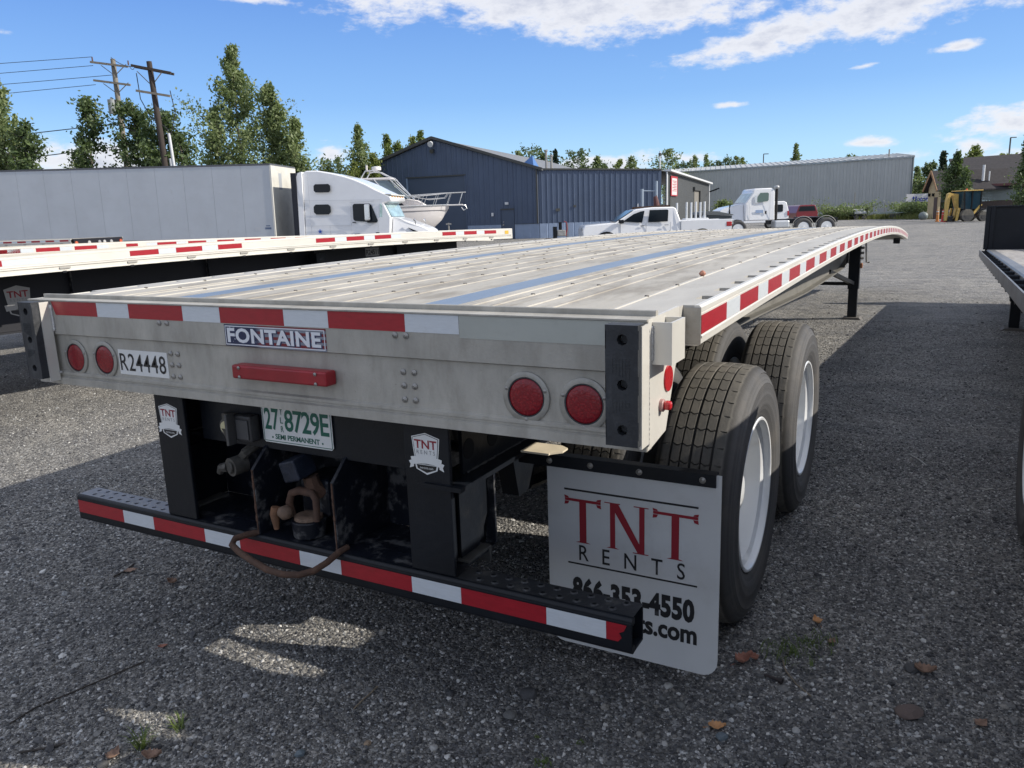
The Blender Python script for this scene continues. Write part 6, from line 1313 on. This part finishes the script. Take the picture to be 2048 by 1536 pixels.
def brail(yy, sgn):
    z1 = bz(930, 385); pts = [(-2.3, yy, bz(822, 393)), (-1.3, yy + sgn * .15, bz(860, 390)), (-.3, yy + sgn * .55, bz(895, 387)), (.9, 1.3 - sgn * .12, z1)]
    MB().tube(pts, .022, 6).build('bow_rail', tube_m, BT, smooth=50)
    MB().tube([(a, b_, c - .26 + (.25 if i == 0 else 0)) for i, (a, b_, c) in enumerate(pts[:3])] + [(-.1, yy + sgn * .62, bz(905, 387))], .016, 6).build('bow_rail', tube_m, BT, smooth=50)
    for k, t in enumerate((.15, .45, .9, 1.6, 2.3, 2.85)):
        i = min(int(t), 2); f = t - i; a = Vector(pts[i]).lerp(Vector(pts[i + 1]), f); b_ = Vector((a.x - .28, a.y, gw + .03)); MB().cyl(b_ if k < 5 else Vector((a.x - .25, 1.3, gw + .03)), a, .014, .014, 5).build('rail_stanchion', tube_m, BT)
brail(.30, 1); brail(2.3, -1)
MB().box(-.7, .72, 1.12, 1.48, gw + .02, gw + .10).build('bow_pulpit', gel, BT, bevel=.02); MB().tube([(.6, 1.3, gw + .05), (.85, 1.3, gw + .03), (.93, 1.3, gw - .15), (.75, 1.3, gw - .25), (.62, 1.3, gw - .08)], .03, 7).build('anchor', tube_m, BT, smooth=50)
pane('cabin_window', [(-3.35, gw + .12), (-2.55, gw + .12), (-2.75, gw + .32), (-3.1, gw + .38), (-3.35, gw + .38)], .345, glass, BT, .02)
MB().bar((-6.8, .5, .5), (.1, 1.1, .55), .10, .10).bar((-6.8, 2.1, .5), (.1, 1.5, .55), .10, .10).build('boat_trailer_frame', steel, BT)
MB().cyl((-.15, 1.1, .0), (-.15, 1.1, 1.38), .045, .045, 8).bar((-.9, 1.2, .98), (-.15, 1.1, .62), .05, .05).box(-.3, .0, 1.0, 1.2, 1.28, 1.36).build('trailer_jack', steel, BT)
for x_ in (-5.0, -4.1): swheel(BT, x_, .15, .36, .7); swheel(BT, x_, 2.2, .36, .7)
depth_root(BT, 902, 44)

# ------------------------------------------------------------------ yard equipment
def at_px(o, px, d): depth_root(o, px, d); return o
RK = thing('flat_rack', 'rusty brown steel rack standing behind the white pickup cab', 'rack')
MB().prism([(0, 1.55), (.25, 1.95), (2.2, 2.0), (2.2, 1.70), (.3, 1.62)], 'xz', 0, .12).build('side_beam', rust, RK); MB().prism([(0, 1.55), (.25, 1.95), (2.2, 2.0), (2.2, 1.70), (.3, 1.62)], 'xz', 1.8, 1.92).build('side_beam', rust, RK)
MB().box(.3, 2.2, .12, 1.8, 1.80, 1.88).build('rack_deck', rust, RK); MB().cyl((1.55, .6, 1.88), (1.45, .6, 2.55), .22, .12, 10).build('winch_drum', mat('dark_red_iron', (.12, .05, .05), .7), RK); MB().bar((1.75, .5, 1.9), (1.5, .6, 2.6), .06, .06).build('winch_strut', rust, RK)
MB().cyl((.3, .2, 1.9), (.3, .2, 2.15), .04, .03, 8).build('rack_pin', tube_m, RK)
for x_ in (.3, 2.1):
    for yy in (.1, 1.8): MB().box(x_, x_ + .12, yy, yy + .1, 0, 1.6).build('rack_leg', rust, RK)
at_px(RK, 1267, 48)
for px_, yt, lab in ((1284, 378, 'left upright of the grey pipe goalpost behind the brown rack'), (1312, 362, 'taller right upright of the pipe goalpost behind the brown rack')):
    q_ = Wp(px_, 56); o = MB().cyl(q_, q_ + Z * HZ(px_, yt, 56), .11, .11, 10).build('pipe_bollard', mat('pale_blue_pipe', (.28, .34, .42), .5) if 'pale_blue_pipe' not in MATS else MATS['pale_blue_pipe']); tag(o, lab, 'post')
q_ = Wp(1284, 56); tag(MB().cyl(q_ + Z * (HZ(1284, 382, 56)), Wp(1310, 56) + Z * HZ(1310, 382, 56), .05, .05, 8).build('cross_pipe', MATS['pale_blue_pipe']), 'horizontal pipe joining the two grey uprights', 'pipe')
PR = thing('pipe_rack', 'row of white standpipes behind the pickup bed', 'pipe rack')
for k, x_ in enumerate((0, .42, .62, .82, 1.02, 1.2)): MB().cyl((x_, 0, .1), (x_, 0, 1.95 + .02 * (k % 2)), .045, .045, 8).build('standpipe', trim_white, PR)
MB().box(.3, 1.35, -.2, .4, .1, 1.28).build('rack_box', trim_white, PR, bevel=.05)
at_px(PR, 1353, 34)
DP = thing('dumpster', 'dark green-grey dumpster with sloping lid behind the pickup tailgate', 'dumpster')
MB().prism([(0, .1), (.0, 1.40), (1.45, 1.33), (1.45, .1)], 'xz', 0, 1.3).build('bin_body', mat('dumpster_dark', (.045, .055, .06), .5), DP); MB().prism([(-.05, 1.41), (-.02, 1.52), (.35, 1.56), (.95, 1.50), (1.5, 1.38), (1.5, 1.34)], 'xz', -.05, 1.35).build('bin_lid', mat('lid_grey', (.11, .12, .125), .5), DP)
MB().box(.12, .30, -.012, .0, 1.24, 1.38).build('bin_label', trim_white, DP); MB().box(1.25, 1.5, -.08, -.052, .95, 1.12).build('bin_pocket', mat('pale_metal', (.4, .42, .4), .5), DP)
at_px(DP, 1398, 35)
GE = thing('engine_stand', 'small black machine with pale casing standing by the corrugated shed base', 'machine')
MB().box(0, .25, 0, .6, .0, .85).build('radiator', black_paint, GE); MB().box(.26, .85, .05, .55, .2, .62).build('engine_block', mat('pale_engine', (.35, .35, .34), .5, .3, .3, 8), GE, bevel=.05); MB().box(.40, .60, .1, .5, .625, 1.15).build('air_box', black_paint, GE, bevel=.04)
MB().tube([(.85, .1, .2), (.95, .1, .7), (.92, .1, 1.1), (.75, .1, 1.2)], .03, 6).build('red_hose', mat('red_hose', (.3, .03, .03), .5), GE); MB().box(.9, 1.05, .1, .5, 0, 1.05).build('panel', mat('mid_grey', (.2, .22, .25), .5), GE); MB().box(-.5, .9, .0, .6, -.0, .08).build('skid', rust, GE)
at_px(GE, 1107, 53)
# backhoe
BH = thing('backhoe', 'yellow backhoe loader with glazed cab parked before the tan house', 'backhoe')
yel = mat('machine_yellow', (.62, .42, .12), .5, 0, .15, 3, dirt=.4, ds=5, dcol=(.2, .14, .06)); cabg = mat('tinted_cab_glass', (.03, .07, .10), .1, spec=.8)
MB().box(1.05, 2.6, .1, 2.0, 2.42, 2.50).build('cab_roof', yel, BH, bevel=.02); MB().box(1.20, 2.48, .25, 1.85, 1.0, 2.41).build('cab_glass', cabg, BH)
for x_ in (1.12, 1.78, 2.5):
    for yy in (.18, 1.86): MB().bar((x_ + (.12 if x_ < 1.5 else 0), yy, .95), (x_, yy, 2.42), .09, .09).build('cab_post', black_paint, BH)
MB().box(1.0, 3.2, .4, 1.7, .55, 1.0).build('chassis', black_worn, BH)
MB().prism([(.05, .1), (.16, .1), (.30, 1.9), (.42, 2.25), (.30, 2.35), (.12, 2.25), (.02, 1.6)], 'xz', .7, 1.0).build('dipper_arm', yel, BH); MB().prism([(.35, 2.30), (1.05, 2.22), (1.05, 1.85), (1.12, 1.15), (.98, .5), (.80, .25), (.92, 1.1), (.62, 2.0)], 'xz', .85, 1.15).build('boom', yel, BH)
MB().prism([(.15, .05), (.5, .1), (.62, .5), (.40, .45), (.2, .4)], 'xz', .55, 1.3).build('hoe_bucket', black_worn, BH)
for yy in (.35, 1.5): MB().bar((.9, yy, 1.1), (.72, yy, .08), .14, .14).build('stabiliser', yel, BH); MB().box(.6, .95, yy - .15, yy + .15, .02, .08).build('stabiliser_foot', steel, BH)
MB().bar((1.9, .25, .5), (2.6, .25, 1.35), .14, .16).build('loader_arm', yel, BH); MB().bar((1.9, 1.85, .5), (2.6, 1.85, 1.35), .14, .16).build('loader_arm', yel, BH); MB().prism([(2.6, .3), (3.4, .2), (3.4, .35), (3.0, .9), (2.7, .8)], 'xz', .1, 2.0).build('loader_bucket', steel, BH)
for x_, r_ in ((1.45, .50), (2.75, .38)):
    for yy in (.0, 1.75): MB().cyl((x_, yy, r_), (x_, yy + .38, r_), r_, r_, 22).cyl((x_, yy - .01, r_), (x_, yy, r_), r_ * .5, r_ * .5, 16).build('tyre', tyre_m, BH, smooth=40)
MB().cyl((1.75, 1.0, 2.5), (1.75, 1.0, 2.62), .08, .06, 10).build('beacon', mat('beacon_orange', (.6, .1, .03), .3), BH)
at_px(BH, 1899, 63)
for px_, d_, mt, lab in ((1874, 66, mat('cone_orange', (.55, .22, .06), .5), 'orange delineator leftmost of the roadwork posts'), (1885, 65, mat('cone_red', (.60, .06, .05), .5), 'left one of the paired red striped delineators'), (1890.5, 64, MATS['cone_red'], 'right one of the paired red striped delineators'), (1898, 66, mat('cone_pink', (.5, .2, .22), .5), 'faded pink delineator nearest the backhoe')):
    r_ = thing('traffic_delineator', lab, 'traffic post', (0, 0, 0), 'delineator posts by the backhoe'); MB().lathe([(0, .17), (.06, .17), (.07, .12), (.95, .08), (1.0, .0)], (0, 0, 0), 'z', 12).build('post_body', mt, r_, smooth=40)
    for zz in (.6, .8): MB().lathe([(zz, .105 - .04 * zz + .015), (zz + .1, .10 - .04 * zz + .015)], (0, 0, 0), 'z', 12).build('white_band', trim_white, r_)
    at_px(r_, px_, d_)
TK = thing('tank_trailer', 'small dark cart carrying white cylinders at the foot of the warehouse', 'cart')
for k in range(3): MB().cyl((.2, .3 + k * .35, .75 + (k % 2) * .25), (1.5, .3 + k * .35, .75 + (k % 2) * .25), .17, .17, 12).build('cylinder', trim_white, TK, smooth=50)
MB().box(0, 1.7, .1, 1.3, .42, .52).build('cart_frame', black_paint, TK); MB().bar((.0, .1, 1.1), (1.7, .1, 1.1), .06, .06).bar((.1, .1, .5), (.1, .1, 1.1), .06, .06).bar((1.6, .1, .5), (1.6, .1, 1.1), .06, .06).build('cart_rail', black_paint, TK)
for x_ in (.4, 1.3): MB().cyl((x_, .05, .25), (x_, .2, .25), .25, .25, 14).build('tyre', tyre_m, TK)
at_px(TK, 1706, 88)
UT = thing('utility_trailer', 'empty low utility trailer with pale rails before the warehouse corner', 'trailer')
MB().box(0, 3.3, 0, .08, .62, .74).box(0, 3.3, 1.6, 1.68, .62, .74).box(0, .08, .081, 1.599, .62, .74).box(3.22, 3.3, .081, 1.599, .62, .74).build('frame_rail', mat('pale_green_steel', (.30, .36, .33), .5), UT); MB().box(.1, 3.2, .1, 1.58, .63, .66).build('deck_board', wood, UT)
for x_ in (1.4, 2.0): MB().cyl((x_, -.12, .3), (x_, -.01, .3), .3, .3, 14).build('tyre', tyre_m, UT)
MB().bar((-.9, .84, .5), (0, .84, .66), .08, .08).build('drawbar', steel, UT)
at_px(UT, 1757, 84)
q_ = Wp(1846, 76); tag(MB().lathe([(-.42, .0), (-.40, .18), (-.25, .34), (0, .42), (.25, .34), (.40, .18), (.42, 0)], (q_.x, q_.y, .36), 'x', 18).build('tank', mat('dull_tank', (.16, .19, .19), .5), smooth=60), 'dull grey rounded tank lying left of the roadwork posts', 'tank')

# ------------------------------------------------------------------ gravel stones and litter on the ground
def rock(name, px, py, s, mt, label, cat='stone', fl=.6, group='loose stones on the gravel', seed=0):
    c = Gp(px, py); bm = bmesh.new(); bmesh.ops.create_icosphere(bm, subdivisions=2, radius=1); rs = np.random.default_rng(seed + int(px))
    k_ = rs.normal(size=(5, 3)) ; k_ /= np.linalg.norm(k_, axis=1)[:, None]
    for v in bm.verts:
        n_ = np.array(v.co); f = 1 + .10 * rs.normal() * .5
        for kk in k_: dd_ = n_ @ kk; f = min(f, .80 / max(dd_, .01) if dd_ > .72 else f)
        v.co = Vector(n_ * f)
    me = bpy.data.meshes.new(name); bm.to_mesh(me); bm.free(); me.materials.append(mt); me.shade_smooth(); me.set_sharp_from_angle(angle=math.radians(28))
    o = bpy.data.objects.new(name, me); COL.objects.link(o); o.location = (c.x, c.y, s * fl * .45); o.scale = (s, s * rs.uniform(.7, 1), s * fl); o.rotation_euler = (0, 0, rs.random() * 6)
    return tag(o, label, cat, group)
stA = mat('dark_grey_stone', (.075, .075, .078), .7, 0, .3, 25, None, .5, 60); stB = mat('mid_grey_stone', (.15, .15, .145), .7, 0, .3, 25, None, .5, 60); stC = mat('blue_grey_stone', (.12, .15, .17), .6, 0, .2, 25, None, .3, 60); stW = mat('pale_quartz_stone', (.42, .41, .39), .6, 0, .15, 25, None, .4, 60); stT = mat('tan_stone', (.30, .22, .15), .7, 0, .2, 30, None, .4, 60)
for i, (px_, py_, s_, mt, lab) in enumerate(((1058, 1392, .034, stA, 'largest dark grey stone in the foreground gravel, below the bumper'), (1020, 1434, .023, stB, 'flat grey stone just below and left of the largest stone'), (1362, 1413, .019, stB, 'round speckled stone below the mud flap corner'), (1325, 1398, .015, stB, 'small grey stone left of the round speckled one'), (1337, 1375, .018, stW, 'pale tan angular stone just under the mud flap'),
        (1444, 1477, .022, stC, 'smooth blue-grey pebble beside the orange leaf'), (1186, 1385, .012, stW, 'white chip of stone right of the largest stone'), (735, 1489, .014, stT, 'orange-tan pebble near the bottom edge left of centre'), (652, 1300, .015, stA, 'dark pebble in the shade beneath the impact guard'), (1562, 1526, .021, stA, 'dark stone at the bottom edge right of centre'),
        (1592, 1463, .015, stW, 'whitish pebble between the orange leaf and brown stone'), (204, 1440, .012, stW, 'white pebble in the left foreground'), (868, 1498, .017, stW, 'pale leaf-shaped stone at the bottom left of centre'), (1822, 1340, .026, stA, 'dark grey stone right of the mud flap near brown leaves'), (1589, 1234, .014, stW, 'white pebble beside the rear tyre'), (1848, 1056, .018, stB, 'grey pebble in the shade right of the front tyre'),
        (1420, 1395, .013, stB, 'small pebble under the rounded flap corner'), (205, 1532, .020, stA, 'dark stone at the bottom edge below the brown leaf'), (600, 1510, .018, stC, 'bluish pebble at the bottom edge left of centre'), (1080, 1300, .014, stA, 'dark pebble just below the impact guard tape'), (1330, 1490, .013, stW, 'small white pebble left of the orange leaf'), (180, 765, .03, stA, 'dark stone in the sunlit gravel at far left'))):
    rock('stone', px_, py_, s_, mt, lab, seed=i)
lf_o = mat('orange_leaf', (.62, .32, .14), .6, 0, .25, 60, None, .5, 90); lf_b = mat('brown_leaf', (.27, .17, .12), .7, 0, .3, 60, None, .5, 90); lf_r = mat('reddish_leaf', (.36, .16, .11), .7, 0, .3, 60, None, .5, 90)
def leaf(px, py, s, mt, label, rot, curl=.35):
    c = Gp(px, py); P_ = []; N_ = 10
    for i in range(N_ + 1):
        t = i / N_; w_ = .36 * math.sin(PI * min(1, t * 1.02) ** .85) * (1 + .16 * math.sin(i * 2.7)); z_ = .16 + curl * (t - .5) ** 2 * 1.6
        for u in (-1, -.5, 0, .5, 1): P_.append(((t - .5), u * w_, z_ + curl * .55 * u * u * (1 if i % 2 else .7) + .03 * math.sin(i * 1.7 + u * 3)))
    F_ = [(i * 5 + k, i * 5 + k + 1, (i + 1) * 5 + k + 1, (i + 1) * 5 + k) for i in range(N_) for k in range(4)]
    mb = MB().add(P_, F_); z0_ = min(v[2] for v in mb.v); mb.v = [(a * s, b_ * s, (c_ - z0_) * s + .004) for a, b_, c_ in mb.v]; mb.tube([(-.5 * s, 0, .1 * s), (-.8 * s, .03 * s, .05 * s)], .012 * s, 4)
    o = mb.build('fallen_leaf', mt, smooth=70, fixn=False); o.location = (c.x, c.y, .001); o.rotation_euler = (0, 0, rot); md = o.modifiers.new('thick', 'SOLIDIFY'); md.thickness = .0008
    return tag(o, label, 'leaf', 'dry leaves on the gravel')
leaf(1434, 1458, .055, lf_o, 'bright orange-tan curled leaf above the blue-grey pebble', .4); leaf(1634, 1247, .05, lf_o, 'tan curled leaf beside the rear tyre, nearest the tyre', 2.2, .5); leaf(1663, 1287, .04, lf_b, 'small brown leaf just below the tan one by the tyre', 1.2)
leaf(1486, 1326, .07, lf_r, 'crumpled reddish leaf right of the mud flap', .9, .6); leaf(1508, 1320, .045, lf_r, 'smaller reddish leaf touching the crumpled one', 2.4, .6); leaf(1850, 1347, .07, lf_b, 'brown withered leaf at the right, above the flat brown stone', .2, .5)
leaf(228, 1515, .055, lf_b, 'brown leaf at the lower left corner area', 1.9, .4); leaf(305, 1518, .06, lf_b, 'brown leaf lying under the grass tuft', .6, .5); leaf(345, 1168, .05, lf_b, 'dark curled leaf in the shade below the left end of the guard', .3, .6); leaf(262, 1143, .06, lf_b, 'dark stick-like leaf on the gravel at the left', .9, .1); leaf(326, 1296, .035, lf_r, 'tiny reddish leaf on the gravel left of the sun patch', .9, .3); leaf(1962, 1452, .05, lf_b, 'dark brown leaf near the right edge', .9, .3)
rock('flat_stone', 1818, 1428, .05, mat('brown_flat_rock', (.16, .12, .105), .8, 0, .3, 30, None, .6, 60), 'flat brown rock at the lower right, largest of its side', fl=.35, seed=50)
def stick(pts, r, mt, label):
    P_ = [Gp(a, b_) + Z * (r + .002) for a, b_ in pts]; return tag(MB().tube(P_, r, 6).build('twig', mt, smooth=60), label, 'twig', 'twigs on the gravel')
tw = mat('dry_twig', (.26, .21, .15), .8, 0, .2, 40); twd = mat('dark_twig', (.05, .042, .036), .8)
stick([(708, 1420), (728, 1400), (742, 1388), (755, 1375)], .0028, tw, 'pale straw standing out left of the largest stone'); stick([(1822, 912), (1838, 921), (1852, 932)], .004, mat('pale_stick', (.55, .53, .5), .7), 'short pale stick in the shade right of the tyres'); stick([(40, 1508), (90, 1500), (130, 1490)], .004, twd, 'dark twig in the lower left corner'); stick([(20, 1450), (70, 1418), (150, 1385), (220, 1355), (290, 1325)], .003, twd, 'long dark bent twig crossing the left foreground'); stick([(1565, 1322), (1572, 1345), (1592, 1370), (1622, 1395)], .0025, tw, 'dry root trailing below the green weeds'); stick([(1960, 978), (1972, 981), (1985, 979)], .004, MATS['pale_stick'], 'short white sliver near the right trailer wheel'); stick([(228, 1155), (250, 1145), (268, 1130)], .004, twd, 'short dark stick at the left in half shade')
bl = Gp(1545, 1360); o = MB().cyl((bl.x - .028, bl.y + .008, .008), (bl.x + .022, bl.y - .004, .008), .0055, .0055, 10).cyl((bl.x + .022, bl.y - .004, .009), (bl.x + .034, bl.y - .007, .009), .011, .011, 6).build('dropped_bolt', mat('old_bolt', (.06, .05, .05), .5, .6)); tag(o, 'old dark bolt lying on the gravel right of the mud flap', 'bolt')
def tuft(px, py, n, h, spread, mt, label, seed):
    c = Gp(px, py); rs = np.random.default_rng(seed); mb = MB()
    for i in range(n):
        a = rs.random() * 2 * PI; l_ = h * rs.uniform(.5, 1.2); r0 = spread * rs.random(); bx_ = c.x + r0 * math.cos(a * 3); by_ = c.y + r0 * math.sin(a * 3); w_ = .0016
        dx_, dy_ = math.cos(a), math.sin(a); p0 = (bx_ - dy_ * w_, by_ + dx_ * w_, 0); p1 = (bx_ + dy_ * w_, by_ - dx_ * w_, 0); m0 = (bx_ + dx_ * l_ * .35 - dy_ * w_, by_ + dy_ * l_ * .35 + dx_ * w_, l_ * .6); m1 = (bx_ + dx_ * l_ * .35 + dy_ * w_, by_ + dy_ * l_ * .35 - dx_ * w_, l_ * .6); t_ = (bx_ + dx_ * l_ * .8, by_ + dy_ * l_ * .8, l_ * .75)
        mb.add([p0, p1, m1, m0, t_], [(0, 1, 2, 3), (3, 2, 4)])
    o = mb.build('grass_tuft', mt, fixn=False); stuff(o); return tag(o, label, 'grass')
gt = leaf_mat('green_grass', (.08, .13, .03), (.16, .21, .05), .3)
tuft(285, 1495, 46, .075, .02, gt, 'green grass tuft in the lower left foreground', 1); tuft(360, 1460, 26, .05, .02, gt, 'smaller grass tuft right of the lower left tuft', 2); tuft(1585, 1308, 150, .035, .12, gt, 'patch of fine green weeds right of the mud flap', 3); tuft(1640, 1290, 60, .03, .08, gt, 'thin green weeds by the rear tyre leaves', 4); tuft(1085, 1528, 60, .012, .03, gt, 'moss clump at the bottom centre', 5); tuft(1160, 1487, 24, .010, .012, gt, 'tiny moss clump above the bottom centre', 6); tuft(1075, 1476, 20, .008, .01, gt, 'smallest moss dot left of the tiny clump', 8)
cl = Gp(1405, 547, 1.365); o = MB().lathe([(0, .0), (.003, .010), (.010, .013), (.018, .007), (.021, 0)], (cl.x, cl.y, 1.356), 'z', 7).build('crumpled_leaf', lf_r); tag(o, 'tiny orange-brown leaf lying on the trailer deck near the side rail', 'leaf')

# scattered gravel: real stones near the camera, instanced on a point mesh
def gravel():
    rs = np.random.default_rng(11); pts = []; scl = []
    def scatter(n, ymax, smin, smax, p):
        # density falls with distance from the camera position
        r = (rs.random(n * 3) ** p) * (ymax) + .9; a = np.radians(-28.8 + rs.uniform(-41, 41, n * 3)); x_ = CAM[0] + r * np.sin(a); y_ = CAM[1] + r * np.cos(a)
        x_, y_, r = x_[:n], y_[:n], r[:n]; s_ = smin + (smax - smin) * rs.random(n) ** 3.2; pts.append(np.column_stack([x_, y_, s_ * .18])); scl.append(s_)
    scatter(190000, 4.8, .0022, .0075, .78); scatter(90000, 11, .0035, .009, .7); scatter(1500, 4.5, .007, .016, .8); scatter(1800, 14, .008, .018, .8)
    P_ = np.vstack(pts); S_ = np.concatenate(scl); n = len(P_)
    me = bpy.data.meshes.new('gravel_stones'); me.vertices.add(n); me.vertices.foreach_set('co', P_.astype(np.float32).ravel())
    a = me.attributes.new('sz', 'FLOAT_VECTOR', 'POINT'); sv = np.column_stack([S_ * rs.uniform(.8, 1.35, n), S_ * rs.uniform(.7, 1.1, n), S_ * rs.uniform(.45, .85, n)]); a.data.foreach_set('vector', sv.astype(np.float32).ravel())
    a = me.attributes.new('rt', 'FLOAT_VECTOR', 'POINT'); rv = np.column_stack([rs.normal(size=n) * .25, rs.normal(size=n) * .25, rs.uniform(0, 6.28, n)]); a.data.foreach_set('vector', rv.astype(np.float32).ravel())
    a = me.attributes.new('ix', 'INT', 'POINT'); a.data.foreach_set('value', rs.integers(0, 4, n).astype(np.int32))
    o = bpy.data.objects.new('gravel_stones', me); COL.objects.link(o)
    m = bpy.data.materials.new('stone_mix'); m.use_nodes = True; q = NG(m.node_tree); b = q.n['Principled BSDF']; oi = q.new('ShaderNodeObjectInfo'); rn = oi.outputs['Random']
    cr = q.new('ShaderNodeValToRGB'); q.link(rn, cr.inputs[0]); e = cr.color_ramp.elements; e[0].position = 0; e[0].color = (.045, .045, .048, 1); e[1].position = 1; e[1].color = (.62, .61, .58, 1)
    for p_, c_ in ((.28, (.085, .085, .088)), (.5, (.135, .134, .132)), (.70, (.19, .185, .175)), (.82, (.26, .245, .22)), (.89, (.31, .32, .325)), (.94, (.48, .47, .45))): k_ = e.new(p_); k_.color = (*c_, 1)
    co = q.new('ShaderNodeTexCoord').outputs['Object']; q.link(q.mix(q.ramp(q.noise(co, 2.5, 3, .6), .3, .7), cr.outputs[0], (.08, .08, .08)) if 0 else cr.outputs[0], b.inputs['Base Color']); b.inputs['Roughness'].default_value = .7
    ng = bpy.data.node_groups.new('gravel_scatter', 'GeometryNodeTree'); ng.interface.new_socket('Geometry', in_out='INPUT', socket_type='NodeSocketGeometry'); ng.interface.new_socket('Geometry', in_out='OUTPUT', socket_type='NodeSocketGeometry')
    N_ = ng.nodes; L_ = ng.links; gi = N_.new('NodeGroupInput'); go = N_.new('NodeGroupOutput'); join = N_.new('GeometryNodeGeometryToInstance')
    for k in range(4):
        ic = N_.new('GeometryNodeMeshIcoSphere'); ic.inputs['Radius'].default_value = 1; ic.inputs['Subdivisions'].default_value = 1 if k % 2 else 2
        sp_ = N_.new('GeometryNodeSetPosition'); nz = N_.new('ShaderNodeTexNoise'); nz.noise_dimensions = '4D'; nz.inputs['W'].default_value = k * 3.7; nz.inputs['Scale'].default_value = .9; nz.inputs['Detail'].default_value = 1
        pos = N_.new('GeometryNodeInputPosition'); L_.new(pos.outputs[0], nz.inputs['Vector']); sb_ = N_.new('ShaderNodeVectorMath'); sb_.operation = 'SUBTRACT'; L_.new(nz.outputs['Color'], sb_.inputs[0]); sb_.inputs[1].default_value = (.5, .5, .5)
        scn = N_.new('ShaderNodeVectorMath'); scn.operation = 'SCALE'; L_.new(sb_.outputs[0], scn.inputs[0]); scn.inputs['Scale'].default_value = 1.7; L_.new(ic.outputs['Mesh'], sp_.inputs['Geometry']); L_.new(scn.outputs[0], sp_.inputs['Offset'])
        sm_ = N_.new('GeometryNodeSetMaterial'); sm_.inputs['Material'].default_value = m; L_.new(sp_.outputs[0], sm_.inputs['Geometry']); L_.new(sm_.outputs[0], join.inputs[0])
    iop = N_.new('GeometryNodeInstanceOnPoints'); L_.new(gi.outputs[0], iop.inputs['Points']); L_.new(join.outputs[0], iop.inputs['Instance']); iop.inputs['Pick Instance'].default_value = True
    for nm, ty, ss in (('sz', 'FLOAT_VECTOR', 'Scale'), ('rt', 'FLOAT_VECTOR', 'Rotation'), ('ix', 'INT', 'Instance Index')):
        na = N_.new('GeometryNodeInputNamedAttribute'); na.data_type = ty; na.inputs['Name'].default_value = nm; L_.new(na.outputs['Attribute'], iop.inputs[ss])
    L_.new(iop.outputs[0], go.inputs[0]); md = o.modifiers.new('scatter', 'NODES'); md.node_group = ng
    tag(o, 'loose grey gravel stones strewn over the ground round the trailer', 'gravel'); stuff(o)
gravel()
